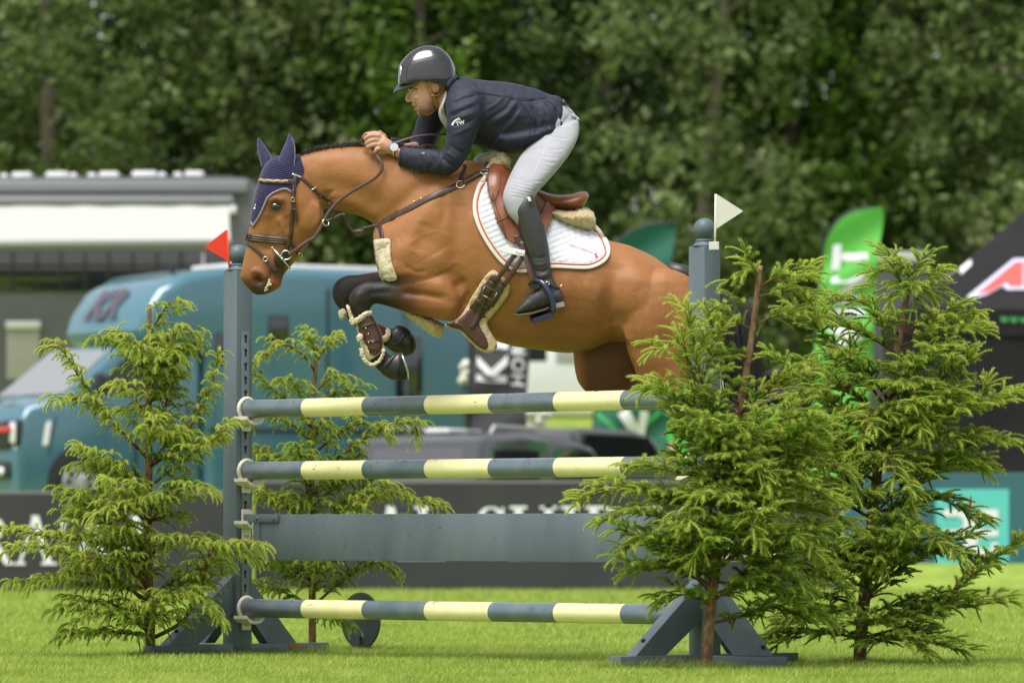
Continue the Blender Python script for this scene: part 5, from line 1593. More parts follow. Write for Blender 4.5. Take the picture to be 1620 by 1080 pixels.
# ------------------------------------------------------------------ the horse
HB = [  # barrel: chest to croup
 (590, 372, 592, 398, 0.05), (596, 356, 596, 420, 0.12), (612, 338, 606, 444, 0.175), (650, 300, 640, 478, 0.215), (700, 258, 688, 500, 0.235),
 (740, 254, 728, 514, 0.25), (776, 262, 762, 531, 0.265), (815, 288, 802, 545, 0.285), (855, 315, 847, 553, 0.295),
 (895, 343, 892, 558, 0.295), (930, 365, 932, 554, 0.285), (962, 380, 966, 541, 0.27), (992, 387, 1000, 545, 0.265),
 (1025, 401, 1027, 568, 0.265), (1055, 420, 1058, 574, 0.25), (1085, 443, 1087, 570, 0.21), (1110, 468, 1109, 555, 0.15), (1124, 495, 1122, 525, 0.06)]
HN = [  # neck
 (462, 250, 496, 318, 0.062), (476, 244, 508, 324, 0.068), (498, 238, 519, 330, 0.075), (522, 234.5, 536, 334, 0.082), (552, 231.5, 557, 338, 0.092),
 (585, 231.5, 579, 346, 0.105), (620, 233, 597, 362, 0.125), (660, 238, 608, 388, 0.155), (700, 247, 628, 415, 0.185), (735, 255, 660, 430, 0.2), (760, 275, 690, 430, 0.19)]
HH = [  # head, poll to lips
 (440, 247, 474, 252, 0.045), (424, 257, 484, 266, 0.072), (414, 275, 498, 292, 0.088, 0, 2.3), (406, 300, 509, 322, 0.1, 0, 2.4), (400, 325, 511.5, 343, 0.098, 0, 2.5),
 (396.5, 350, 506, 363, 0.083, 0, 2.5), (392.5, 372, 491, 382, 0.066, 0, 2.4), (389.5, 391, 478, 398, 0.056, 0, 2.3), (386, 408, 464, 416, 0.052, 0, 2.3),
 (382.5, 425, 451, 432, 0.054, 0, 2.3), (380.5, 437, 446.5, 443, 0.056, 0, 2.3), (384, 446, 445, 452, 0.052, 0, 2.2), (394, 458, 436, 459, 0.044), (402, 465.5, 424, 464.5, 0.026), (407, 467, 418, 466, 0.012)]
YN, YF = -0.15, 0.13
FN = [  # near foreleg
 (735, 405, 745, 500, 0.07, -0.13), (705, 415, 720, 507, 0.085, YN), (676, 426, 700, 507, 0.083, YN), (649, 434.5, 664, 499, 0.072, YN), (622, 442, 636, 491.5, 0.058, YN), (598, 445, 610, 483.5, 0.048, YN),
 (577, 446.5, 594, 480.5, 0.045, YN), (561, 455, 588, 484, 0.047, YN), (552.5, 468, 585.5, 489, 0.046, YN), (552.5, 482, 584, 494, 0.042, YN), (558, 497, 584.5, 500, 0.036, YN), (564, 512, 587, 508, 0.031, YN),
 (569, 530, 592, 523, 0.03, YN), (575, 550, 598, 541, 0.032, YN), (583, 568, 609, 554, 0.038, YN), (594, 581, 619, 562, 0.036, YN), (604, 590, 626, 562, 0.041, YN), (615, 597, 631, 560, 0.05, YN), (630, 601, 635, 561, 0.056, YN), (643.5, 601, 641, 580, 0.045, YN), (645, 599, 644, 590, 0.02, YN)]
FF = [  # far foreleg
 (690, 420, 690, 490, 0.07, YF), (640, 425, 645, 482, 0.07, YF), (612, 427, 620, 476, 0.062, YF), (590, 430.5, 603, 473, 0.052, YF), (567, 434.5, 584, 473, 0.047, YF), (547, 436, 569, 477, 0.046, YF),
 (531, 446, 561, 483, 0.047, YF), (525, 462, 557, 489, 0.046, YF), (528.5, 477, 557, 494, 0.042, YF), (539, 491, 561, 491, 0.034, YF), (549, 504, 570, 497, 0.031, YF), (563, 518, 582, 506, 0.03, YF),
 (580, 531, 597, 515, 0.032, YF), (599, 543, 613, 519, 0.038, YF), (611, 549, 622, 519, 0.038, YF), (622, 554, 630, 516, 0.047, YF), (636, 560, 641, 518.5, 0.054, YF), (650, 561, 653, 528, 0.054, YF), (658, 552, 659.5, 540, 0.03, YF)]
ZN, ZF = -0.13, 0.14
LN = [  # near hind leg
 (985, 450, 1120, 470, 0.12, ZN), (987, 505, 1128, 520, 0.13, ZN), (991, 549, 1130, 560, 0.125, ZN), (1001, 577, 1131, 592, 0.115, ZN), (1013, 606, 1136, 606, 0.095, ZN),
 (1036, 630, 1142, 616, 0.08, ZN), (1075, 643, 1150, 622, 0.062, ZN), (1118, 660, 1162, 628, 0.052, ZN), (1146, 668, 1178, 640, 0.045, ZN), (1170, 662, 1190, 638, 0.036, ZN),
 (1200, 652, 1210, 630, 0.031, ZN), (1228, 640, 1236, 618, 0.034, ZN), (1246, 636, 1256, 610, 0.038, ZN), (1264, 634, 1276, 606, 0.045, ZN), (1282, 636, 1290, 604, 0.05, ZN), (1290, 630, 1294, 612, 0.03, ZN)]
LF = [  # far hind leg
 (915, 470, 1060, 480, 0.11, ZF), (907, 520, 1050, 530, 0.12, ZF), (906.5, 556, 1050, 566, 0.12, ZF), (908.5, 584, 1052, 594, 0.11, ZF), (916, 607, 1058, 608, 0.095, ZF),
 (938, 626, 1070, 614, 0.08, ZF), (985, 638, 1085, 612, 0.062, ZF), (1035, 641, 1100, 612, 0.055, ZF), (1080, 643, 1120, 617, 0.05, ZF), (1110, 645, 1140, 622, 0.042, ZF),
 (1150, 634, 1160, 612, 0.033, ZF), (1185, 618, 1192, 596, 0.033, ZF), (1205, 612, 1214, 586, 0.04, ZF), (1222, 608, 1234, 580, 0.048, ZF), (1238, 606, 1246, 584, 0.04, ZF)]
pieces = [loft(HB, 5, 40), loft(HN, 5, 36), loft(HH, 5, 36), loft(FN, 5, 24), loft(FF, 5, 24), loft(LN, 5, 28), loft(LF, 5, 28)]
# shoulder, haunch and jowl masses
pieces.append(ellipsoid(W(668, 408, -0.165), (0.22, 0.075, 0.17), Matrix.Rotation(R(-20), 3, 'Y')))
pieces.append(ellipsoid(W(668, 408, 0.15), (0.22, 0.075, 0.17), Matrix.Rotation(R(-20), 3, 'Y')))
pieces.append(ellipsoid(W(702, 462, -0.17), (0.14, 0.07, 0.11)))
pieces.append(ellipsoid(W(1050, 500, -0.16), (0.23, 0.12, 0.25)))
pieces.append(ellipsoid(W(1045, 500, 0.16), (0.23, 0.12, 0.25)))
pieces.append(ellipsoid(W(486, 340, -0.06), (0.075, 0.035, 0.095)))
pieces.append(ellipsoid(W(486, 340, 0.06), (0.075, 0.035, 0.095)))
pieces.append(ellipsoid(W(436, 325, -0.08), (0.05, 0.022, 0.035)))
pieces.append(ellipsoid(W(436, 325, 0.08), (0.05, 0.022, 0.035)))
horse_me = fuse(pieces, 0.0092, 4)
sculpt(horse_me, [
 ([(436, 326)], 8, -0.010), ([(423, 318), (436, 313.5), (450, 319)], 4.5, 0.010), ([(425, 331), (437, 334), (448, 330)], 3.5, 0.003),
 ([(404, 437), (410, 443), (412, 449)], 6, -0.026), ([(396, 432), (405, 427.5), (414, 433), (419, 444)], 4, 0.010), ([(394, 437), (397, 447), (404, 453)], 3, 0.004),
 ([(431, 426), (428, 437), (420, 455), (417, 462)], 2.6, -0.007), ([(424, 452), (436, 445)], 6, 0.004),
 ([(438, 343), (449, 360), (456, 378)], 5.5, 0.011), ([(424, 340), (428, 370), (424, 400)], 10, -0.011), ([(455, 340), (462, 365)], 7, -0.006),
 ([(503, 315), (509, 340), (501, 364), (488, 379)], 6, 0.009), ([(516, 300), (520, 325), (515, 345)], 7, -0.014),
 ([(460, 300), (468, 335), (466, 370)], 8, -0.004),
 ([(505, 285), (560, 300), (610, 330)], 14, -0.008), ([(520, 312), (560, 322), (598, 345)], 9, 0.007), ([(500, 252), (560, 250), (640, 262)], 14, 0.006),
 ([(520, 270), (570, 275), (630, 300)], 16, 0.006),
 ([(600, 356), (625, 330), (660, 298), (700, 268)], 12, -0.016), ([(604, 385), (620, 420)], 10, -0.008),
 ([(700, 280), (680, 330), (650, 380), (636, 415)], 17, 0.014), ([(730, 300), (722, 360), (718, 420), (728, 470)], 15, -0.016), ([(672, 350), (660, 400)], 12, -0.010), ([(690, 400), (706, 430)], 16, 0.010),
 ([(632, 462), (670, 466), (705, 472)], 5.5, -0.015), ([(620, 462), (600, 463), (582, 464)], 4, -0.006), ([(640, 450), (680, 448), (706, 452)], 8, 0.007), ([(655, 485), (700, 490)], 7, 0.005),
 ([(712, 490)], 10, 0.010), ([(725, 440), (735, 480), (728, 505)], 9, -0.022),
 ([(566, 462), (571, 480)], 7, 0.004), ([(580, 470)], 6, -0.004),
 ([(800, 440), (860, 452), (930, 460), (970, 470)], 26, 0.010), ([(880, 515), (930, 522), (965, 516)], 9, -0.005), ([(840, 500), (900, 512)], 8, 0.004),
 ([(978, 405), (972, 440), (966, 490), (978, 530)], 17, -0.024), ([(950, 522), (980, 516), (1000, 545)], 8, 0.012),
 ([(1008, 420), (1012, 470), (1016, 540), (1024, 590)], 24, 0.012), ([(1066, 440), (1062, 520), (1072, 600)], 20, -0.010),
 ([(760, 440), (768, 500)], 10, -0.006), ([(722, 506), (737, 482), (742, 458)], 2.6, -0.007), ([(604, 358), (618, 348), (628, 332)], 2.6, -0.006), ([(512, 318), (520, 306), (530, 300)], 2.4, -0.005), ([(516, 328), (526, 316), (540, 312)], 2.4, -0.004),
 ([(982, 545), (972, 528), (968, 505)], 3, -0.007), ([(640, 420), (656, 430), (676, 430)], 3, -0.006), ([(700, 300), (704, 330), (698, 360)], 5, -0.005), ([(742, 262), (752, 300), (748, 340)], 6, -0.005)])
for k in range(9):   # ribs under the skin
    x = 800 + k * 17
    sculpt(horse_me, [([(x, 400 + k * 4), (x - 4, 450), (x + 6, 510)], 5.0, 0.0016)])
for q_, w_, a_ in (([(452, 352), (444, 366), (432, 372), (420, 368)], 1.8, 0.0022), ([(446, 364), (440, 385), (444, 398)], 1.8, 0.002), ([(478, 352), (470, 372)], 2, 0.002), ([(640, 390), (668, 372), (690, 366), (715, 376)], 2.2, 0.0022), ([(668, 372), (662, 352)], 2, 0.002),
                   ([(835, 478), (870, 492), (905, 505), (935, 520)], 2.0, 0.0022), ([(868, 492), (880, 515), (912, 530)], 2.0, 0.002), ([(925, 440), (935, 470), (958, 500), (962, 520)], 2.0, 0.0024), ([(700, 438), (680, 445), (655, 452)], 2.0, 0.002), ([(1000, 470), (1006, 520), (1016, 560)], 2.4, 0.0024), ([(1040, 470), (1046, 520)], 2.4, 0.002), ([(625, 372), (632, 396), (630, 416)], 2.2, 0.0022)):
    sculpt(horse_me, [(q_, w_, a_)])
v_, n__ = get_v(horse_me), get_n(horse_me)
set_v(horse_me, v_ + n__ * np.array([0.0026 * noise.noise(Vector(q) * 8.0) + 0.0014 * noise.noise(Vector(q) * 21.0) for q in v_])[:, None])
hv = get_v(horse_me)
hp = proj(hv)
dn, pn, _ = seg_dist(hp, [(745, 460), (680, 465), (620, 466), (575, 468), (570, 490), (585, 545), (605, 565), (645, 585)])
df, pf, _ = seg_dist(hp, [(640, 455), (600, 452), (545, 460), (543, 485), (600, 530), (655, 542)])
def sstep(x, a, b):
    t = np.clip((x - a) / (b - a), 0, 1)
    return t * t * (3 - 2 * t)
low = sstep(hp[:, 1], 428, 440)
leg = np.maximum(sstep(-hp[:, 0], -692, -592) * low * (hp[:, 0] > 505), (hp[:, 0] > 590) * (hp[:, 0] < 668) * (hp[:, 1] > 511) * 1.0)
hind = np.maximum(sstep(hp[:, 0], 1095, 1140) * sstep(hp[:, 1], 606, 625), sstep(hp[:, 0], 1140, 1150) * (hp[:, 1] > 560))
mz = np.exp(-(np.hypot(hp[:, 0] - 408, hp[:, 1] - 458) / 25.0) ** 2) * 0.72
mz = np.maximum(mz, 0.55 * np.exp(-(np.hypot(hp[:, 0] - 436, hp[:, 1] - 428) / 17.0) ** 2))
eye_d = 0.8 * np.exp(-(np.hypot((hp[:, 0] - 437) / 1.4, hp[:, 1] - 326) / 9.0) ** 2)
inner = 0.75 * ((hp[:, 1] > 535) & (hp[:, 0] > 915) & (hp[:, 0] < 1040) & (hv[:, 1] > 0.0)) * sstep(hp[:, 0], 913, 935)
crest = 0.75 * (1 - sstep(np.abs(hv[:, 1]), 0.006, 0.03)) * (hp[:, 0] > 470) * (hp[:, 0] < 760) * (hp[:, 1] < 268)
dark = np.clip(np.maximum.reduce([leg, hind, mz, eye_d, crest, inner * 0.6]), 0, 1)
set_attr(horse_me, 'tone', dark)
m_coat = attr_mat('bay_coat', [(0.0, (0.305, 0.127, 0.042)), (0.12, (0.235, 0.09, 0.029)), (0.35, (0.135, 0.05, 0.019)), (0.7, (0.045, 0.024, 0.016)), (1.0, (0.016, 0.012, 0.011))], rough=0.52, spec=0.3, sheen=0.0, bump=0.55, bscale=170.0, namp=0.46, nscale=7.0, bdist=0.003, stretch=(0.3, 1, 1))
horse = empty('horse', W(740, 470, 0.0))
tag(horse, 'bay horse with dark legs leaping over the grey and yellow poles', 'horse')
bpy.context.view_layer.update()
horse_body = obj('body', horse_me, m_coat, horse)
hbvh = bvh_of(horse_me)

m_black_gloss = mat('eye_black', (0.008, 0.006, 0.005), 0.06, coat=1.0)
for px, py, y in ((437, 326.5, -0.086), (437, 326.5, 0.086)):
    v, f = ellipsoid(W(px, py, y), (0.031, 0.019, 0.0195), Matrix.Rotation(R(12), 3, 'Y'), 24, 16)
    MB().add(v, f).build('eye', m_black_gloss, horse, smooth=True)
m_nostril = mat('nostril_dark', (0.02, 0.011, 0.01), 0.7)
l, n_ = hit(hbvh, 407.5, 441)
v, f = ellipsoid(l + Vector((0, 0.006, 0)), (0.021, 0.008, 0.029), Matrix.Rotation(R(24), 3, 'Y'), 16, 10)
MB().add(v, f).build('nostril', m_nostril, horse, smooth=True)

# mane: short pulled hair standing along the crest; tail: long fall of black hair
rng = np.random.default_rng(5)
m_hair = mat('black_hair', (0.012, 0.010, 0.010), 0.45, (0.035, 0.028, 0.026), 60.0, spec=0.6)
m_grey_hair = mat('mane_hair', (0.014, 0.013, 0.013), 0.4, (0.14, 0.13, 0.13), 90.0, spec=0.7, contrast=(0.42, 0.7))
def hair(paths, width):
    V, Fc = [], []
    for P in paths:
        P = np.array(P)
        n = len(P)
        T = np.gradient(P, axis=0)
        S = np.cross(T, np.array([0.3, -1, 0.15]))
        S /= np.maximum(np.linalg.norm(S, axis=1, keepdims=True), 1e-9)
        b = len(V)
        for i in range(n):
            w = width * (1 - 0.85 * i / (n - 1))
            V.append(P[i] - S[i] * w); V.append(P[i] + S[i] * w)
        for i in range(n - 1):
            Fc.append((b + 2 * i, b + 2 * i + 1, b + 2 * i + 3, b + 2 * i + 2))
    me = bpy.data.meshes.new('hair')
    me.from_pydata([tuple(a) for a in V], [], Fc)
    me.update()
    return me
crest_px = catmull([(474, 248), (496, 239.5), (522, 236), (552, 233), (585, 233), (620, 235), (660, 240), (700, 249), (740, 258), (772, 264)], 12)
paths = []
for k in range(2600):
    t = rng.random() * (len(crest_px) - 1)
    i = int(t)
    c = crest_px[i] * (1 - t + i) + crest_px[min(i + 1, len(crest_px) - 1)] * (t - i)
    y0 = rng.normal(0, 0.011)
    p0 = np.array(W(c[0], c[1] + 3.0, y0))
    g = 0.5 + 0.5 * math.sin(c[0] * 0.55) + rng.random() * 0.6
    h = (0.014 + 0.016 * g) * (1.0 if c[0] < 720 else 0.5)
    lean = np.array([rng.normal(0.25, 0.35), rng.normal(-0.25, 0.5), 1.0])
    fall = np.array([rng.normal(0.3, 0.3), rng.normal(-0.35, 0.5), 0.1])
    p1 = p0 + lean * h * 0.6
    p2 = p1 + (lean * 0.45 + fall * 0.7) * h * 0.8
    p3 = p2 + (fall - np.array([0, 0, 0.3])) * h * 0.7
    paths.append([p0, p1, p2, p3])
mane = obj('mane', hair(paths, 0.0016), m_grey_hair, horse)
paths = []
for k in range(1500):
    a = rng.random() * 2 * math.pi
    rr = math.sqrt(rng.random())
    y0 = rr * math.sin(a)
    x0 = rr * math.cos(a)
    cl = [(1066, 430, 9), (1092, 432, 16), (1125, 450, 24), (1153, 485, 36), (1165, 530, 38), (1172, 580, 36), (1178, 640, 33), (1186, 700, 26)]
    L = rng.uniform(0.75, 1.0)
    P = []
    for j, (x, y, w) in enumerate(cl):
        if j / 7.0 > L: break
        fr = w / 303.0
        q = W(x, y, 0.02)
        wob = 0.25 * math.sin(j * 1.3 + k) * fr * 0.4
        P.append((q.x + x0 * fr * (1 if j else 0.6) + wob, q.y + y0 * fr * 0.8, q.z - (x0 * fr * 0.6 if j < 3 else 0) ))
    paths.append(catmull(P, 3))
tail = obj('tail', hair(paths, 0.0028), m_hair, horse)
tv, tf = tube_geo([W(1055, 428, 0.0), W(1080, 432, 0.0), W(1108, 444, 0.01), W(1135, 465, 0.02), W(1150, 500, 0.02)], [0.05, 0.045, 0.04, 0.03, 0.015], 12)
MB().add(tv, tf).build('tail_dock', m_hair, horse, smooth=True)
# ------------------------------------------------------------------ tack
m_leather = mat('dark_brown_leather', (0.042, 0.022, 0.016), 0.42, (0.065, 0.036, 0.026), 30.0, 0.25, 220.0, spec=0.5, bdist=0.001)
m_leather2 = mat('havana_leather', (0.075, 0.03, 0.018), 0.36, (0.05, 0.02, 0.013), 25.0, 0.2, 200.0, spec=0.5, bdist=0.001)
m_tan = mat('tan_saddle_leather', (0.22, 0.064, 0.019), 0.42, (0.13, 0.036, 0.012), 12.0, 0.25, 160.0, spec=0.5, coat=0.08, bdist=0.001)
m_steel = mat('polished_steel', (0.62, 0.61, 0.58), 0.22, metal=1.0)
m_brass = mat('brass', (0.55, 0.38, 0.15), 0.3, metal=1.0)
m_fleece = mat('cream_fleece', (0.58, 0.46, 0.27), 0.95, (0.44, 0.33, 0.17), 55.0, 0.9, 160.0, spec=0.1, sheen=0.4, bdist=0.006)
m_fleece2 = mat('ivory_fleece', (0.64, 0.56, 0.40), 0.95, (0.48, 0.4, 0.26), 60.0, 0.9, 170.0, spec=0.1, sheen=0.4, bdist=0.006)
m_rubber = mat('black_rubber', (0.013, 0.013, 0.014), 0.38, (0.022, 0.021, 0.02), 20.0, 0.1, 90.0)
m_navy_knit = mat('navy_knit', (0.02, 0.019, 0.06), 0.9, (0.03, 0.028, 0.085), 90.0, spec=0.15, sheen=0.3)
m_navy_cloth = mat('navy_ear_cloth', (0.034, 0.031, 0.088), 0.85, (0.044, 0.04, 0.11), 40.0, 0.3, 400.0, spec=0.2, sheen=0.3, bdist=0.001)
m_grey_trim = mat('grey_braid', (0.24, 0.2, 0.24), 0.85, bump=0.4, bscale=300, bdist=0.001)
m_gold = mat('gold_braid', (0.5, 0.36, 0.19), 0.45, (0.28, 0.2, 0.1), 180.0)

# ---- saddle pad
sp = empty('saddle_pad', W(860, 380, -0.25))
tag(sp, 'white quilted saddle pad with orange piping under the saddle', 'saddle pad')
bpy.context.view_layer.update()
pad_poly = [(776, 258), (765, 279), (754, 298), (748, 324), (753, 353), (769, 385), (791, 414), (812, 428.5), (832, 431), (871, 424), (910, 425.5), (935, 425), (956, 415), (965, 400), (959, 379), (945, 358), (915, 335), (870, 305), (815, 265)]
def quilt(p, a):
    u = (p[:, 0] * 0.92 + p[:, 1] * 0.38) / 8.6
    w = (-p[:, 0] * 0.38 + p[:, 1] * 0.92) / 8.6
    c1, c2 = (u + w) * 0.7071, (u - w) * 0.7071
    g = np.abs(np.sin(math.pi * c1)) * np.abs(np.sin(math.pi * c2))
    d, _, _ = seg_dist(p, smooth_poly(pad_poly) + [smooth_poly(pad_poly)[0]])
    edge = np.clip((d - 8.0) / 4.0, 0, 1)
    ins = inside(p, smooth_poly(pad_poly))
    plain = np.clip((np.hypot((p[:, 0] - 918) / 30.0, (p[:, 1] - 395) / 18.0) - 0.8) * 3, 0, 1)
    return (0.0055 * np.sqrt(g) * edge * plain + 0.002 * (1 - plain)) * ins
m_pad = mat('white_cotton', (0.66, 0.67, 0.72), 0.85, (0.61, 0.62, 0.69), 30.0, 0.2, 500.0, spec=0.2, bdist=0.0008)
m_pad_edge = mat('ivory_binding', (0.66, 0.61, 0.53), 0.8, bump=0.3, bscale=300, bdist=0.001)
m_orange = mat('orange_piping', (0.60, 0.095, 0.014), 0.6)
pad_me = shell(horse_me, pad_poly, 0.010, 0, 9.0, 0.0, 1, quilt)
pad = obj('quilted_cover', pad_me, m_pad, sp)
pbvh = bvh_of(pad_me)
edge_poly = smooth_poly(pad_poly, 8)
def inset(poly, d):
    q = np.array(poly)
    T = np.roll(q, -1, 0) - np.roll(q, 1, 0)
    T /= np.maximum(np.linalg.norm(T, axis=1, keepdims=True), 1e-9)
    return q + np.stack([-T[:, 1], T[:, 0]], 1) * d
ar = 0.5 * sum(edge_poly[i][0] * edge_poly[(i + 1) % len(edge_poly)][1] - edge_poly[(i + 1) % len(edge_poly)][0] * edge_poly[i][1] for i in range(len(edge_poly)))
sg = 1 if ar > 0 else -1
def pad_line(d, width, thick, name, m, a=0, b=None, par=sp):
    q = inset(edge_poly, d * sg)
    q = [t for t in q if not (t[1] < 300 and t[0] > 790) and not (t[0] > 800 and t[1] < 352)]
    # start at the withers end
    k = int(np.argmin([t[0] + t[1] * 0.2 if t[1] < 290 else 1e9 for t in q]))
    q = q[k:] + q[:k]
    L, N = [], []
    for t in q:
        l, n = hit(pbvh, t[0], t[1], -0.12)
        L.append(np.array(l)); N.append(np.array(n))
    L, N = np.array(L), np.array(N)
    seq = [0]
    cuts = []
    for i in range(1, len(L)):
        if np.linalg.norm(L[i] - L[i - 1]) > 0.12: cuts.append(i)
    mb = MB()
    s = 0
    for c in cuts + [len(L)]:
        if c - s > 3:
            A, B = L[s:c].copy(), N[s:c].copy()
            for _ in range(3):
                A[1:-1] = (A[:-2] + 2 * A[1:-1] + A[2:]) / 4
                B[1:-1] = (B[:-2] + 2 * B[1:-1] + B[2:]) / 4
            v, f = ribbon(A, B, width, thick, 0.0005)
            mb.add(v, f)
        s = c
    return mb.build(name, m, par, smooth=True)
pad_line(2.6, 0.019, 0.004, 'binding', m_pad_edge)
pad_line(7.0, 0.0065, 0.0055, 'piping', m_orange)
# lettering on the pad
def letters_on(bvh, s, path, size, m, name, parent, off=0.002, bold=0.0, spacing=1.0, fallback=-0.2):
    """letters laid on a surface, x along a straight pixel path"""
    v, f = text_poly(s, 1.0, spacing, bold)
    xs = [q.x for q in v]
    x0, x1 = min(xs), max(xs)
    (ax, ay), (bx, by) = path
    d = np.array([bx - ax, by - ay], dtype=float)
    L = np.linalg.norm(d)
    d /= L
    up = np.array([d[1], -d[0]])
    out = []
    for q in v:
        t = (q.x - x0) / (x1 - x0)
        p = np.array([ax, ay]) + d * t * L + up * q.y * size
        l, n = hit(bvh, p[0], p[1], fallback)
        out.append(l + n * off)
    me = bpy.data.meshes.new(name)
    me.from_pydata([tuple(q) for q in out], [], f)
    me.update()
    return obj(name, me, m, parent, smooth=False)
m_red_thread = mat('orange_thread', (0.62, 0.10, 0.03), 0.7)
letters_on(pbvh, 'Vetro Collection', ((900, 387), (938, 400)), 5.2, m_red_thread, 'lettering', sp, 0.004)
mb = MB()
for a, b, c in (((940, 401), (945, 405), 0.006), ((944, 399), (942, 407), 0.004), ((941, 407), (946, 406), 0.004)):
    P = [hit(pbvh, a[0] + (b[0] - a[0]) * t, a[1] + (b[1] - a[1]) * t)[0] + Vector((0, -0.003, 0)) for t in (0, 0.5, 1)]
    mb.tube(P, c / 2, 6)
mb.build('emblem', m_red_thread, sp)

# ---- saddle
sd = empty('saddle', W(850, 330, -0.1))
tag(sd, 'tan leather jumping saddle on the horse beneath the rider', 'saddle')
bpy.context.view_layer.update()
flap_poly = [(780, 266), (770, 285), (772, 305), (782, 338), (797, 372), (812, 386), (838, 392), (858, 378), (866, 350), (873, 322), (862, 305), (835, 288), (805, 270)]
def flap_off(p):
    kn = 0.030 * np.exp(-((p[:, 0] - 784) / 15.0) ** 2 - ((p[:, 1] - 292) / 26.0) ** 2)
    kn2 = 0.018 * np.exp(-((p[:, 0] - 797) / 12.0) ** 2 - ((p[:, 1] - 338) / 26.0) ** 2)
    return 0.024 + kn + kn2
flap_me = shell(horse_me, flap_poly, flap_off, 0, 9.0, 0.008, 0)
obj('flap', flap_me, m_tan, sd)
fbvh = bvh_of(flap_me)
sv = fuse([loft([(774, 256, 776, 278, 0.05), (782, 258, 782, 284, 0.085), (800, 268, 798, 300, 0.10), (826, 286, 826, 316, 0.105), (850, 299, 850, 327, 0.125), (875, 308, 874, 335, 0.155),
                 (900, 308, 895, 337, 0.175), (919, 303.5, 911, 338, 0.175), (929, 304, 919, 334, 0.155), (932, 310, 925, 324, 0.12)], 5, 36)], 0.006, 4)
sculpt(sv, [([(850, 320), (880, 329), (920, 330)], 2.6, -0.006), ([(845, 312), (875, 322), (925, 322)], 3, 0.004)])
obj('seat', sv, m_tan, sd)
mb = MB()
for pts, w in (([(772, 300), (781, 318), (789, 300), (792, 275)], 0.006), ([(786, 352), (800, 344), (815, 336)], 0.005), ([(800, 376), (795, 355), (786, 330), (779, 306)], 0.005)):
    mb.add(*strap(fbvh, pts, w, 0.004, 0.0))
mb.build('seam', mat('saddle_seam', (0.1, 0.03, 0.012), 0.5), sd, smooth=True)
sweat = shell(horse_me, [(864, 318), (872, 328), (868, 352), (860, 374), (846, 392), (842, 380), (852, 345)], 0.034, -1, 9, 0.008, 1)
obj('back_flap', sweat, m_tan, sd)
mb = MB()
mb.add(*strap(fbvh, [(818, 372), (826, 388)], 0.045, 0.006, 0.004, fallback=-0.3))
mb.build('girth_strap_guard', m_leather2, sd, smooth=True)

# ---- sheepskin half pad
hpad = empty('sheepskin_half_pad', W(905, 350, 0))
tag(hpad, 'cream sheepskin pad rolled behind and under the saddle seat', 'sheepskin pad')
bpy.context.view_layer.update()
def woolly(me, amp, freq):
    v, n = get_v(me), get_n(me)
    d = np.array([amp * (noise.noise(Vector(q) * freq) + 0.6 * noise.noise(Vector(q) * freq * 2.2)) for q in v])
    set_v(me, v + n * d[:, None])
    return me
me = fuse([loft([(866, 330, 872, 348, 0.205), (885, 333, 885, 357, 0.225), (905, 333, 904, 365, 0.22), (922, 328, 924, 369, 0.21), (936, 334, 935, 368, 0.18), (942, 346, 941, 361, 0.13)], 5, 40)], 0.006, 4)
obj('rear_roll', woolly(me, 0.006, 45), m_fleece, hpad)
me = fuse([loft([(759, 252, 772, 263, 0.05, 0.08), (775, 245, 782, 264, 0.07, 0.05), (786, 239, 790, 268, 0.085, 0.0), (797, 240, 800, 272, 0.09, -0.02), (807, 252, 806, 268, 0.08, -0.02)], 5, 28),
           ellipsoid(W(783, 262, -0.08), (0.035, 0.03, 0.05))], 0.006, 4)
obj('front_roll', woolly(me, 0.010, 28), m_fleece, hpad)

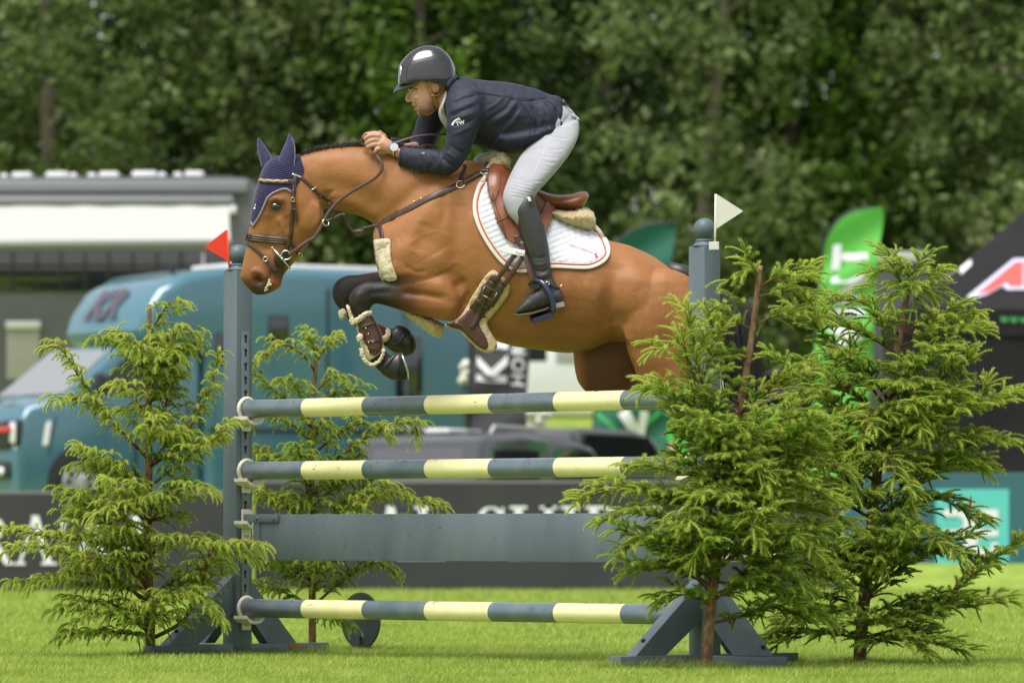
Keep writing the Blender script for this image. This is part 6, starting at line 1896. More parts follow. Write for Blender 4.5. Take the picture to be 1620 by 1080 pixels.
# ---- girth with stud guard
gt = empty('girth', W(765, 500, -0.2))
tag(gt, 'dark brown girth with fleece edge round the horse\'s chest', 'girth')
bpy.context.view_layer.update()
fl_poly = [(781, 427), (767, 438), (753, 459), (740, 482), (728, 500), (712, 510), (704, 514), (712, 519), (726, 523), (735, 532), (756, 552), (770, 558.5), (783, 555), (786.5, 543), (777, 526), (771, 510), (784, 494), (805, 466), (807, 449), (793, 435)]
le_poly = [(782, 433), (771, 446), (757, 467), (743, 489), (724, 506), (706, 512), (714, 518), (730, 523), (742, 535), (756, 548), (767, 553), (772, 547), (769, 534), (758, 512), (770, 496), (788, 470), (800, 452), (794, 441)]
def panel(poly, off, thick, step, bvh, bulge=0.0, noise_amp=0.0, ysel=-0.2, ymax=None):
    """a thick sheet with a pixel outline laid over a surface, hanging free where it leaves it"""
    P = smooth_poly(poly)
    A = np.array(P)
    x0, y0 = A.min(0) - step
    x1, y1 = A.max(0) + step
    gx = np.arange(x0, x1 + step, step)
    gy = np.arange(y0, y1 + step, step)
    X, Yg = np.meshgrid(gx, gy)
    g = np.stack([X.ravel(), Yg.ravel()], 1)
    ins = inside(g, P)
    d, _, near = seg_dist(g, P + [P[0]])
    nx, ny = len(gx), len(gy)
    cells = []
    for j in range(ny - 1):
        for i in range(nx - 1):
            q = (j * nx + i, j * nx + i + 1, (j + 1) * nx + i + 1, (j + 1) * nx + i)
            if any(ins[k] for k in q): cells.append(q)
    used = sorted({k for q in cells for k in q})
    mp = {k: i for i, k in enumerate(used)}
    top = []
    pts = [near[k] if (not ins[k]) else g[k] for k in used]
    hits = [hit(bvh, q[0], q[1], ysel) for q in pts]
    if ymax is not None:
        hits = [(h[0], Vector((0, -1, 0.0))) if h[0].y > ymax else h for h in hits]
    ys = np.array([min(h[0].y, ymax) if ymax is not None else h[0].y for h in hits])
    for q, h, y, k in zip(pts, hits, ys, used):
        e = min(1.0, d[k] / (step * 2.0)) if ins[k] else 0.0
        w = W(q[0], q[1], y)
        t = off + thick * (0.45 + 0.55 * math.sqrt(e)) + bulge * e
        if noise_amp: t += noise_amp * noise.noise(Vector(w) * 75) + 0.6 * noise_amp * noise.noise(Vector(w) * 160)
        nn = Vector(h[1])
        if nn.y > -0.25: nn = (nn + Vector((0, -0.8, 0))).normalized()
        top.append(w + nn * t)
    me = bpy.data.meshes.new('panel')
    f = [tuple(mp[k] for k in q)[::-1] for q in cells]
    me.from_pydata([tuple(q) for q in top], [], f)
    o = bpy.data.objects.new('t', me)
    COL.objects.link(o)
    ms = o.modifiers.new('s', 'SOLIDIFY')
    ms.thickness = thick * 0.9
    ms.offset = -1.0
    dg = bpy.context.evaluated_depsgraph_get(); dg.update()
    m2 = bpy.data.meshes.new_from_object(o.evaluated_get(dg), depsgraph=dg)
    bpy.data.objects.remove(o)
    m2.update()
    bm = bmesh.new(); bm.from_mesh(m2)
    bmesh.ops.recalc_face_normals(bm, faces=bm.faces)
    bm.to_mesh(m2); bm.free()
    return m2
obj('fleece_lining', panel(fl_poly, 0.004, 0.022, 2.2, hbvh, 0.0, 0.006, ymax=-0.17), m_fleece, gt)
obj('leather_panel', panel(le_poly, 0.026, 0.010, 2.2, hbvh, ymax=-0.17), m_leather2, gt)
gbvh = bvh_of(gt.children[1].data)
for a, b in (((818, 398), (782, 448)), ((829, 404), (797, 452))):
    mb = MB()
    L = [W(a[0] + (b[0] - a[0]) * t, a[1] + (b[1] - a[1]) * t, hit(hbvh, a[0] + (b[0] - a[0]) * t, a[1] + (b[1] - a[1]) * t)[0].y - 0.036) for t in np.linspace(0, 1, 8)]
    v, f = ribbon([tuple(q) for q in L], [(0, -1, 0.1)] * 8, 0.026, 0.005, 0.0)
    mb.add(v, f)
    mb.build('billet', m_leather, gt, smooth=True)
for p, q in (((768, 452), (787, 462)), ):
    mb = MB()
    a, b = hit(gbvh, *p)[0], hit(gbvh, *q)[0]
    for dy in (0, 1):
        o_ = Vector((-0.022 * dy * 1.0, -0.006, -0.045 * dy))
        mb.tube([a + o_, b + o_], 0.0035, 8)
    mb.tube([a + Vector((0, -0.006, 0)), a + Vector((-0.022, -0.006, -0.045))], 0.0035, 8)
    mb.tube([b + Vector((0, -0.006, 0)), b + Vector((-0.022, -0.006, -0.045))], 0.0035, 8)
    mb.build('buckle', mat('dull_steel', (0.22, 0.19, 0.16), 0.35, metal=0.9), gt, smooth=True)
for pts, w in (([(779, 446), (770, 464), (762, 480)], 0.034), ([(794, 452), (784, 470), (775, 484)], 0.034), ([(750, 470), (766, 485), (778, 490)], 0.022), ([(763, 482), (754, 505), (746, 519)], 0.026)):
    mb = MB()
    mb.add(*strap(gbvh, pts, w, 0.006, 0.001))
    mb.build('buckle_strap', m_leather, gt, smooth=True)
mb = MB()
a, b = W(795, 395, hit(pbvh, 800, 398)[0].y - 0.035), W(830, 401, hit(pbvh, 826, 400)[0].y - 0.035)
v, f = ribbon([tuple(a), tuple((a + b) / 2), tuple(b)], [(0, -1, 0)] * 3, 0.032, 0.004, 0)
mb.add(v, f)
mb.build('white_keeper', mat('white_webbing', (0.75, 0.74, 0.7), 0.6), gt)
letters_on(bvh_of(gt.children[-1].data), 'Appens', ((816, 399.2), (829, 402.2)), 3.6, mat('black_ink', (0.01, 0.01, 0.01), 0.6), 'lettering', gt.children[-1], 0.001)

# ---- breastplate with fleece pads
bp = empty('breastplate', W(640, 360, -0.2))
tag(bp, 'dark leather breastplate with cream fleece strips on the horse\'s chest', 'breastplate')
bpy.context.view_layer.update()
def part_strap(name, pts, w, parent, m=m_leather, bvh=hbvh, thick=0.005, off=0.002, fb=None, n=8):
    mb = MB()
    mb.add(*strap(bvh, pts, w, thick, off, n, fallback=fb))
    return mb.build(name, m, parent, smooth=True)
part_strap('shoulder_strap', [(599, 357), (612, 348), (640, 334), (680, 313), (712, 299), (726, 293)], 0.034, bp)
part_strap('shoulder_strap', [(732, 290), (748, 282), (764, 274), (790, 268)], 0.028, bp, off=0.012)
part_strap('wither_strap', [(735, 262), (731, 276), (729, 288)], 0.022, bp)
part_strap('chest_strap', [(600, 357), (604, 370), (605, 386)], 0.026, bp)
MB().add(*ring3(hit(hbvh, 728.5, 292)[0] + Vector((0, -0.008, 0)), 0.021, 0.0035, hit(hbvh, 728.5, 292)[1])).build('ring', m_steel, bp, smooth=True)
MB().add(*ring3(hit(hbvh, 768, 273)[0] + Vector((0, -0.02, 0)), 0.018, 0.0035, hit(hbvh, 768, 273)[1], sx=1.5)).build('ring', m_steel, bp, smooth=True)
for x, y in ((656, 320), (667, 315)):
    l, n_ = hit(hbvh, x, y)
    v, f = ellipsoid(l + n_ * 0.008, (0.006, 0.003, 0.006), None, 10, 6)
    MB().add(v, f).build('stud', m_steel, bp, smooth=True)
obj('fleece_strip', panel([(594, 381), (606, 378), (618, 380), (619, 398), (622, 420), (629, 441), (612, 444), (604, 440), (599, 415), (595, 395)], 0.001, 0.014, 2.0, hbvh, 0.0, 0.006), m_fleece2, bp)
part_strap('fleece_seam', [(609, 383), (611, 405), (616, 438)], 0.004, bp, m_grey_trim, bvh_of(bp.children[-1].data), 0.002)
me = fuse([loft([(636, 488, 641, 496, 0.05, -0.03), (652, 491, 655, 509, 0.075, -0.04), (672, 499, 672, 522, 0.09, -0.04), (690, 507, 688, 533, 0.085, -0.04), (703, 514, 699, 532, 0.05, -0.04)], 5, 24)], 0.006, 3)
obj('fleece_girth_pad', woolly(me, 0.007, 45), m_fleece, bp)

# ---- bridle, bit and reins
br = empty('bridle', W(450, 340, -0.1))
tag(br, 'dark leather bridle with wide noseband on the horse\'s head', 'bridle')
bpy.context.view_layer.update()
bonnet = empty('ear_bonnet', W(440, 270, 0))
tag(bonnet, 'navy crocheted ear bonnet with pointed ears on the horse\'s head', 'ear bonnet')
bpy.context.view_layer.update()
bon_poly = [(404, 250), (400, 285), (389, 320), (388, 350), (398, 357), (404, 354), (411, 341), (418, 326), (427, 310), (440, 302), (452, 299), (461, 304), (468, 296), (476, 283), (481, 270), (477, 254), (470, 236), (440, 236)]
def knit(p, a):
    s = (p[:, 1] * 0.94 + p[:, 0] * 0.22) / 3.3
    return 0.0016 * np.sin(2 * math.pi * s)
bon_me = shell(horse_me, bon_poly, 0.005, 0, 9.0, 0.0, 2, knit)
obj('cover', bon_me, m_navy_knit, bonnet)
bbvh = bvh_of(bon_me)
mb = MB()
mb.add(*strap(hbvh, [(398.5, 352), (401, 356.5), (404, 353), (411, 341), (418, 326), (427, 310), (440, 302), (452, 299), (461, 304)], 0.011, 0.007, 0.003))
mb.build('braid', m_grey_trim, bonnet, smooth=True)
def ear(st, name, m):
    me = fuse([loft(st, 5, 20)], 0.0035, 3)
    return obj(name, me, m, bonnet)
e1 = ear([(437, 263, 465, 277, 0.028, -0.05), (439.5, 254, 466.5, 266, 0.03, -0.052), (443, 245, 467.2, 252, 0.028, -0.055), (448, 233, 466.8, 237, 0.023, -0.055), (452.5, 223, 464, 224, 0.015, -0.052), (456, 213, 459.5, 213, 0.006, -0.05), (457, 210.5, 458, 210.5, 0.003, -0.05)], 'ear', m_navy_cloth)
e2 = ear([(414, 266, 433, 256, 0.028, 0.05), (411, 255, 430, 249, 0.028, 0.052), (408, 241, 425.5, 240, 0.024, 0.054), (406.5, 231, 419, 230, 0.017, 0.054), (407, 222, 412.5, 221, 0.008, 0.052), (408.2, 217.5, 409.2, 217.5, 0.003, 0.05)], 'ear', m_navy_cloth)
mb = MB()
mb.add(*strap(bvh_of(e1.data), [(461.5, 219), (465.5, 232), (466, 250), (463.5, 273)], 0.006, 0.003, 0.001))
mb.build('ear_braid', m_grey_trim, bonnet, smooth=True)
mb = MB()
l, n_ = hit(bbvh, 403.5, 330)
mb.box(l + n_ * 0.004, (0.008, 0.003, 0.012)); mb.box(hit(bbvh, 404.5, 325)[0] + n_ * 0.004, (0.004, 0.003, 0.01))
mb.build('emblem', mat('white_thread', (0.8, 0.8, 0.8), 0.7), bonnet)

part_strap('browband', [(411, 285), (420, 286.5), (440, 287.5), (466, 288)], 0.026, br, bvh=bbvh, thick=0.006)
part_strap('browband_braid', [(411, 285), (420, 286), (440, 287), (456, 287.2)], 0.013, br, m_gold, bbvh, 0.0095)
part_strap('cheekpiece', [(467, 279), (465.5, 292), (464, 315), (462.5, 340), (460, 368), (456, 386), (452, 398)], 0.020, br, thick=0.007, off=0.005)
part_strap('cheekpiece_strap', [(464, 300), (465.5, 322), (468, 338), (470, 351)], 0.013, br, thick=0.006, off=0.010)
for y in (319, 331):
    mb = MB(); mb.add(*strap(hbvh, [(459, y), (464, y + 0.5), (469, y + 1)], 0.010, 0.008, 0.012))
    mb.build('keeper', m_leather, br, smooth=True)
l, n_ = hit(hbvh, 463.5, 316.5)
MB().add(*ring3(l + n_ * 0.02, 0.011, 0.0022, n_, sx=0.8)).build('buckle', m_brass, br, smooth=True)
part_strap('noseband', [(391.5, 374.5), (398, 376), (412, 377.5), (430, 379), (444, 380), (456, 381.5)], 0.040, br, thick=0.010, off=0.002)
for dy in (-3.4, 0, 3.4):
    part_strap('noseband_pleat', [(392, 374.5 + dy), (412, 377.5 + dy), (430, 379 + dy), (450, 381 + dy)], 0.007, br, mat('grey_brown_leather', (0.085, 0.058, 0.05), 0.4), thick=0.013, off=0.002)
part_strap('flash_strap', [(391, 385), (399, 390), (409, 399), (419, 409), (429, 422), (435, 430)], 0.019, br, thick=0.005)
part_strap('curb_strap', [(455, 380), (463, 388), (470, 398), (474, 405)], 0.020, br, thick=0.005)
l, n_ = hit(hbvh, 420, 410)
MB().add(*ring3(l + n_ * 0.008, 0.012, 0.0028, n_)).build('buckle', m_steel, br, smooth=True)
l, n_ = hit(hbvh, 474, 404)
MB().add(*ring3(l + Vector((0.005, -0.02, 0)), 0.011, 0.0025, (0.6, -0.8, 0))).build('buckle', m_brass, br, smooth=True)
mb = MB()
mb.add(*strap(hbvh, [(462, 276), (470, 279), (476, 281)], 0.012, 0.004, 0.006)); mb.build('clip', m_steel, br, smooth=True)
part_strap('throat_lash', [(475, 280), (485, 289), (497, 300), (510, 311), (521, 319), (524, 327)], 0.018, br, thick=0.005)
for x, y in ((496, 299), (508, 310)):
    mb = MB(); mb.add(*strap(hbvh, [(x - 4, y + 2), (x, y), (x + 4, y - 3)], 0.008, 0.007, 0.004)); mb.build('keeper', m_steel if x < 500 else m_leather, br, smooth=True)
# bit
bt = empty('bit', W(447, 410, -0.08))
tag(bt, 'steel full cheek bit with black rubber guard at the horse\'s mouth', 'bit')
bpy.context.view_layer.update()
l, n_ = hit(hbvh, 446, 410)
yb = l.y - 0.012
M = n_.to_track_quat('Z', 'Y').to_matrix()
v, f = tube_geo([l + n_ * 0.002, l + n_ * 0.007, l + n_ * 0.012], [0.038, 0.042, 0.036], 28)
MB().add(v, f).build('rubber_guard', m_rubber, bt, smooth=True)
mb = MB(); mb.tube([W(431, 392, yb), W(446.5, 409.5, yb - 0.008), W(461.5, 428, yb)], [0.0045, 0.0055, 0.0035], 10)
for p in ((431, 392), (461.5, 428)):
    v, f = ellipsoid(W(p[0], p[1], yb), (0.007, 0.007, 0.007), None, 10, 8); mb.add(v, f)
mb.build('cheek_bar', m_steel, bt, smooth=True)
mb = MB(); v, f = ellipsoid(W(446.8, 409.6, yb - 0.01), (0.01, 0.01, 0.01), None, 14, 10); mb.add(v, f); mb.build('rivet', m_brass, bt, smooth=True)
P = [W(x, y, yb - 0.006) for x, y in catmull([(445, 405), (446, 400), (450, 397), (455, 397), (459, 401), (460, 406), (456, 410), (449, 411)], 4)]
mb = MB(); mb.tube(P, 0.0035, 8); mb.build('ring', m_steel, bt, smooth=True)
# reins
rn = empty('reins', W(560, 290, -0.12))
tag(rn, 'brown leather reins running from the bit to the rider\'s hands', 'reins')
bpy.context.view_layer.update()
m_rein = mat('rein_leather', (0.085, 0.042, 0.034), 0.5, (0.06, 0.03, 0.025), 60.0, 0.3, 260.0, bdist=0.001)
rp = [(457, 404, -0.105), (470, 394, -0.12), (485.5, 382.5, -0.12), (497, 376, -0.125), (507, 360, -0.125), (514, 346, -0.12), (524, 330.5, -0.118), (539, 315.6, -0.118), (564, 298.6, -0.128), (590, 284, -0.142), (602.5, 271.5, -0.15), (604, 259, -0.148), (595.5, 246, -0.13), (590, 237, -0.105), (588, 230, -0.08)]
P = [W(a[0], a[1], a[2]) for a in catmull(rp, 7)]
n = len(P)
v, f = tube_geo(P, [0.0085 if i > n * 0.28 else 0.0105 for i in range(n)], 10, True, 0.55, (0, 1, 0))
MB().add(v, f).build('near_rein', m_rein, rn, smooth=True)
P = [W(a[0], a[1], a[2]) for a in catmull([(575, 221, -0.08), (576, 215, -0.075), (581, 214, -0.06), (600, 226, -0.02), (624, 226, -0.03), (640, 221, -0.02), (662, 215.5, 0.0), (690, 213, 0.04), (715, 213.5, 0.08), (735, 225, 0.1)], 6)]
MB().add(*tube_geo(P, 0.010, 10, True, 0.55, (0, 1, 0))).build('rein_end', m_rein, rn, smooth=True)
P = [W(a[0], a[1], a[2]) for a in catmull([(646, 246, 0.04), (658, 237, 0.04), (672, 231, 0.05), (684, 231, 0.06), (696, 238, 0.06), (705, 250, 0.03)], 6)]
MB().add(*tube_geo(P, 0.010, 10, True, 0.55, (0, 1, 0))).build('rein_loop', m_rein, rn, smooth=True)
P = [W(a[0], a[1], a[2]) for a in catmull([(572, 224, -0.085), (574.5, 218, -0.09), (577, 222, -0.09), (577, 230, -0.085), (573, 227, -0.08)], 6)]
MB().add(*tube_geo(P, 0.007, 8)).build('rein_bight', m_rein, rn, smooth=True)
# far rein
P = [W(a[0], a[1], a[2]) for a in catmull([(455, 404, 0.10), (484, 380, 0.12), (514, 342, 0.12), (560, 296, 0.13), (600, 268, 0.15), (602, 250, 0.13), (592, 232, 0.06)], 6)]
MB().add(*tube_geo(P, 0.0085, 8)).build('far_rein', m_rein, rn, smooth=True)
mg = empty('martingale', W(550, 350, -0.1))
tag(mg, 'dark leather martingale strap with ring slung below the horse\'s throat', 'martingale')
bpy.context.view_layer.update()
for nm, pts, r in (('fork_strap', [(515, 350, -0.115), (522, 348, -0.112), (533, 343, -0.1), (541, 339, -0.09), (547, 341, -0.08), (549.5, 353, -0.07), (557, 364, -0.06), (566, 365, -0.05), (580, 360, -0.06), (598, 356, -0.08)], 0.0085), ('fork_strap', [(520, 321, -0.115), (526, 330, -0.115), (526.5, 342, -0.11), (521, 349, -0.11)], 0.006), ('strap_end', [(555, 366, -0.06), (568, 366.5, -0.06), (580, 364, -0.06)], 0.007)):
    P = [W(*a) for a in catmull(pts, 6)]
    MB().add(*tube_geo(P, r, 8, True, 0.5, (0, 1, 0))).build(nm, m_leather, mg, smooth=True)
MB().add(*ring3(W(515.5, 352, -0.125), 0.018, 0.0032, (0.5, -0.8, 0.3))).build('ring', m_steel, mg, smooth=True)
for a in ((536, 342), (544, 340), (578, 361)):
    v, f = ellipsoid(W(a[0], a[1], -0.085 if a[0] < 560 else -0.06), (0.016, 0.01, 0.011), None, 12, 8)
    MB().add(v, f).build('keeper', m_leather, mg, smooth=True)

# ---- tendon boots on the forelegs, black over-reach boots on the hooves
def woolpatch(blobs, amp=0.0055, fr=95, vox=0.0035):
    return woolly(fuse(blobs, vox, 2), amp, fr)
def px_tube(pts, r, n=5, seg=12):
    q = catmull(pts, n)
    rr = np.full(len(q), r) if np.isscalar(r) else catmull([(x,) for x in r], n)[:, 0]
    return tube_geo([W(*a) for a in q], rr, seg)
tb = empty('tendon_boot', W(585, 540, YN))
tag(tb, 'brown leather fleece trimmed tendon boot on the near foreleg', 'tendon boot', 'tendon boots')
bpy.context.view_layer.update()
ybt = YN - 0.044
shell_st = [(562, 503, 589, 499, 0.040, YN), (565, 520, 595, 512, 0.041, YN), (569, 540, 601, 530, 0.043, YN), (574, 560, 607, 546, 0.048, YN), (582, 572, 607, 556, 0.048, YN)]
me = fuse([loft(shell_st, 5, 28)], 0.005, 3)
obj('fleece_lining', woolly(me, 0.003, 60), m_fleece2, tb)
shell2 = [(563, 507, 589, 499, 0.048, YN), (566, 523, 597, 513, 0.050, YN), (572, 541, 604.5, 530, 0.053, YN), (579, 557, 607, 546, 0.057, YN), (587, 568, 604, 556, 0.054, YN)]
me = fuse([loft(shell2, 5, 28)], 0.004, 3)
obj('shell', me, m_leather2, tb)
tbv = bvh_of(me)
for nm, bl in (('fleece_collar', [px_tube([(557, 512, ybt), (563, 508, ybt), (571, 503, ybt), (579, 497, ybt), (587, 494, ybt + 0.02)], [0.011, 0.015, 0.015, 0.013, 0.010])]),
               ('fleece_edge', [ellipsoid(W(569.5, 534, ybt - 0.006), (0.019, 0.014, 0.023))]),
               ('fleece_edge', [px_tube([(571, 551, ybt), (574, 563, ybt - 0.004), (580, 573, ybt - 0.006), (590, 577, ybt - 0.006), (600, 571, ybt - 0.006), (606, 560, ybt - 0.004), (607, 551, ybt)], [0.012, 0.012, 0.010, 0.009, 0.009, 0.009, 0.007])]),
               ('fleece_front', [px_tube([(549, 483, YN - 0.02), (552, 491, YN - 0.03), (556, 502, YN - 0.03), (558, 513, YN - 0.03)], [0.008, 0.009, 0.01, 0.014])])):
    obj(nm, woolpatch(bl), m_fleece2, tb)
for pts, w in (([(572, 517), (582, 514), (592, 511)], 0.014), ([(577, 541), (588, 540), (600, 538)], 0.014)):
    part_strap('fastening_strap', pts, w, tb, m_leather2, tbv, 0.004)
for x, y in ((579, 519), (584, 541.5), (590, 541), (583, 528)):
    l, n_ = hit(tbv, x, y)
    v, f = ellipsoid(l + n_ * 0.006, (0.0045, 0.004, 0.0045), None, 8, 6)
    MB().add(v, f).build('stud', m_steel if x != 590 else m_brass, tb, smooth=True)
l, n_ = hit(tbv, 590, 556)
MB().add(*ring3(l + n_ * 0.001, 0.018, 0.003, n_)).build('embossed_ring', m_leather2, tb, smooth=True)
tb2 = empty('tendon_boot', W(590, 520, YF))
tag(tb2, 'brown fleece trimmed tendon boot on the far foreleg, half hidden', 'tendon boot', 'tendon boots')
bpy.context.view_layer.update()
me = fuse([loft([(541, 494, 562, 492, 0.042, YF), (554, 509, 574, 499, 0.043, YF), (572, 526, 592, 508, 0.045, YF), (592, 541, 611, 517, 0.05, YF), (600, 544, 616, 524, 0.045, YF)], 5, 24)], 0.005, 3)
obj('shell', me, m_leather2, tb2)
for bl in ([ellipsoid(W(542, 497, YF - 0.03), (0.022, 0.024, 0.03))], [px_tube([(594, 533, YF - 0.045), (602, 537, YF - 0.05), (610, 535, YF - 0.05), (615, 527, YF - 0.045), (612, 521, YF - 0.03)], [0.016, 0.017, 0.016, 0.014, 0.012])]):
    obj('fleece_edge', woolpatch(bl), m_fleece2, tb2)
for nm, lab, st, strp in (('overreach_boot', 'black rubber over-reach boot on the near front hoof', [(598, 585, 622, 560, 0.044, YN), (606, 593, 630, 557, 0.053, YN), (618, 600, 635, 557, 0.06, YN), (628, 603, 636, 562, 0.062, YN)], [(610, 580), (618, 570), (625, 562)]),
                    ('overreach_boot', 'black rubber over-reach boot on the far front hoof', [(612, 551, 622, 517, 0.044, YF), (622, 557, 630, 513.5, 0.054, YF), (636, 563, 642, 516, 0.06, YF), (648, 563, 651, 523, 0.06, YF)], [(622, 545), (631, 542), (640, 530)])):
    ob = empty(nm, W(st[1][0], st[1][1], st[1][5]))
    tag(ob, lab, 'overreach boot', 'over-reach boots on the front hooves')
    bpy.context.view_layer.update()
    me = fuse([loft(st, 5, 28)], 0.004, 3)
    obj('bell', me, m_rubber, ob)
    part_strap('tab', strp, 0.014, ob, m_rubber, bvh_of(me), 0.006)
mb = MB()
q = [W(635, 559, YN - 0.03), W(640, 572, YN - 0.045), W(644.5, 588, YN - 0.035), W(645.5, 600, YN)]
mb.tube(q, 0.006, 8)
q2 = [W(635, 559, YN + 0.03), W(640, 572, YN + 0.045), W(644.5, 588, YN + 0.035), W(645.5, 600, YN)]
mb.tube(q2, 0.006, 8)
sh = mb.build('horseshoe', m_steel, None, smooth=True)
tag(sh, 'steel horseshoe under the near front hoof', 'horseshoe')
# foam at the lips
mb = MB()
for x, y, r in ((426, 443, 0.006), (425.5, 447, 0.007), (424, 451, 0.008), (421, 455, 0.007), (419.5, 459, 0.006), (428, 450, 0.006), (423, 458, 0.004)):
    l, n_ = hit(hbvh, x, y)
    v, f = ellipsoid(l, (r, 0.003, r * 1.1), None, 10, 6); mb.add(v, f)
mb.build('lip_foam', mat('foam', (0.62, 0.6, 0.46), 0.5), horse, smooth=True)
# ------------------------------------------------------------------ the rider
person = empty('person', W(850, 330, 0))
tag(person, 'rider in navy jacket and white breeches crouched forward over the saddle', 'person')
bpy.context.view_layer.update()
S0 = 303.0
body = []
# head: brow to chin, then neck, slim torso, arms and legs hidden under the clothes, hands
body.append(loft([(655, 92, 705, 94, 0.05), (646, 106, 713, 108, 0.074), (643.5, 124, 715, 124, 0.079), (644.5, 136, 712, 134, 0.076, 0, 2.2), (646.5, 143, 707, 141, 0.072, 0, 2.3), (648, 150, 702, 148, 0.068, 0, 2.3),
                 (650, 157, 699, 155, 0.065, 0, 2.2), (652.5, 164, 695.5, 162, 0.061, 0, 2.2), (656.5, 171, 692, 169, 0.054, 0, 2.2), (661.5, 177, 688, 175.5, 0.045, 0, 2.2), (666, 181.5, 682, 181, 0.032), (670, 183.5, 677, 183.5, 0.015)], 5, 32))
body.append(loft([(670, 140, 706, 130, 0.05), (676, 160, 712, 140, 0.053), (688, 172, 722, 148, 0.058), (705, 185, 735, 150, 0.07), (735, 195, 755, 145, 0.12), (790, 215, 800, 145, 0.13), (850, 220, 862, 155, 0.13), (880, 222, 900, 180, 0.13)], 5, 24))
# nose, lips, brow, cheekbone, ear
body.append(tube_geo([W(647, 142.5, 0), W(645.6, 148, 0), W(644.3, 153, 0), W(644.3, 157.5, 0), W(646.5, 161, 0)], [0.0065, 0.0078, 0.0092, 0.0115, 0.0095], 12))
for s in (-1, 1):
    body.append(ellipsoid(W(648, 160, s * 0.010), (0.010, 0.008, 0.0075)))
    body.append(ellipsoid(W(650, 141.5, s * 0.026), (0.011, 0.022, 0.0065)))
    body.append(ellipsoid(W(664, 154, s * 0.044), (0.030, 0.018, 0.018)))
    body.append(ellipsoid(W(690, 139.5, s * 0.078), (0.017, 0.009, 0.027), Matrix.Rotation(R(-8), 3, 'Y')))
    body.append(ellipsoid(W(688, 143, s * 0.075), (0.012, 0.008, 0.018)))
body.append(tube_geo([W(657, 166.2, -0.02), W(653.2, 166.6, -0.009), W(652.6, 166.9, 0), W(653.2, 166.6, 0.009), W(657, 166.2, 0.02)], [0.003, 0.0055, 0.006, 0.0055, 0.003], 10))
body.append(tube_geo([W(661, 173.0, -0.018), W(657.8, 173.6, -0.009), W(657.0, 174, 0), W(657.8, 173.6, 0.009), W(661, 173, 0.018)], [0.003, 0.006, 0.0065, 0.006, 0.003], 10))
body.append(ellipsoid(W(665, 179, 0), (0.018, 0.022, 0.015)))
# arms
body.append(px_tube([(740, 160, -0.13), (735, 185, -0.18), (720, 235, -0.2), (708, 263, -0.19), (680, 256, -0.17), (650, 247, -0.125), (632, 243, -0.105), (619, 236.5, -0.095)], [0.05, 0.045, 0.04, 0.038, 0.034, 0.03, 0.026, 0.024]))
body.append(px_tube([(735, 160, 0.13), (700, 180, 0.18), (675, 212, 0.2), (665, 230, 0.18), (640, 234, 0.12), (618, 229, 0.04), (606, 222, 0.005)], [0.05, 0.045, 0.04, 0.032, 0.024, 0.022, 0.022]))
# near hand: palm block and five curled fingers
yh = -0.115
body.append(ellipsoid(W(608, 229.5, yh + 0.008), (0.043, 0.02, 0.038), Matrix.Rotation(R(28), 3, 'Y')))
body.append(px_tube([(622, 238, yh + 0.01), (612, 232, yh + 0.004), (602, 224, yh)], [0.026, 0.034, 0.03]))
for kx, ky, mx, my, tx, ty, r in ((600, 215.5, 586, 214.5, 577.5, 219, 0.0115), (601, 222, 588, 222, 579.5, 226.5, 0.0118), (602.5, 229, 591, 229, 581, 232.5, 0.0112), (604, 235, 597, 236, 592, 240, 0.0108)):
    body.append(px_tube([(kx, ky, yh - 0.002), (mx, my, yh - 0.018), (tx + 1.5, ty, yh - 0.010), (tx + 1, ty + 1, yh + 0.010), (tx + 8, ty + 1, yh + 0.022)], [r * 1.05, r * 1.08, r, r * 0.92, r * 0.85], 5, 12))
body.append(px_tube([(608, 219, yh + 0.012), (596, 211.5, yh + 0.016), (587, 211.5, yh + 0.012), (576.5, 212.5, yh + 0.006)], [0.014, 0.0125, 0.0112, 0.0088], 5, 12))
# far hand
body.append(ellipsoid(W(602, 220, 0.0), (0.04, 0.02, 0.035), Matrix.Rotation(R(28), 3, 'Y')))
for kx, ky, tx, ty in ((598, 212, 584, 214), (598, 218, 583, 220), (599, 224, 585, 226), (600, 230, 588, 231)):
    body.append(px_tube([(kx, ky, 0.02), (tx + 3, ty, 0.028), (tx, ty, 0.015), (tx + 7, ty + 1, 0.0)], [0.0115, 0.0112, 0.0105, 0.009], 5, 10))
body.append(px_tube([(609, 216, -0.02), (603, 211, -0.03), (599.5, 207.5, -0.035)], [0.012, 0.010, 0.0085], 5, 10))
# legs
for s, K in ((-1, [(875, 205, -0.09), (850, 258, -0.19), (823, 312, -0.30), (838, 370, -0.315), (858, 430, -0.315), (864, 462, -0.315)]), (1, [(880, 200, 0.1), (830, 240, 0.2), (788, 275, 0.30), (810, 350, 0.33), (838, 430, 0.34), (846, 465, 0.34)])):
    body.append(px_tube(K, [0.05, 0.05, 0.038, 0.035, 0.03, 0.026]))
body_me = fuse(body, 0.0043, 2)
sculpt(body_me, [([(656, 146)], 3.5, -0.010), ([(650, 150), (654, 151.5), (660, 151)], 1.6, -0.002), ([(655, 170.5), (661, 170)], 1.6, -0.007), ([(654, 162), (659, 168), (661, 173)], 1.8, -0.003),
                 ([(690, 138)], 3.2, -0.011), ([(691, 143)], 2.2, -0.007), ([(668, 160), (676, 168)], 7, -0.002), ([(676, 176), (688, 168), (693, 158)], 3, 0.003),
                 ([(700, 140), (697, 160), (690, 176)], 5, -0.006)])
bv = get_v(body_me); bpx = proj(bv)
stub = np.maximum(np.exp(-(seg_dist(bpx, [(668, 178), (680, 172), (688, 160), (691, 148)])[0] / 9.0) ** 2), np.exp(-(np.hypot(bpx[:, 0] - 657, bpx[:, 1] - 163.5) / 4.0) ** 2) * 0.7)
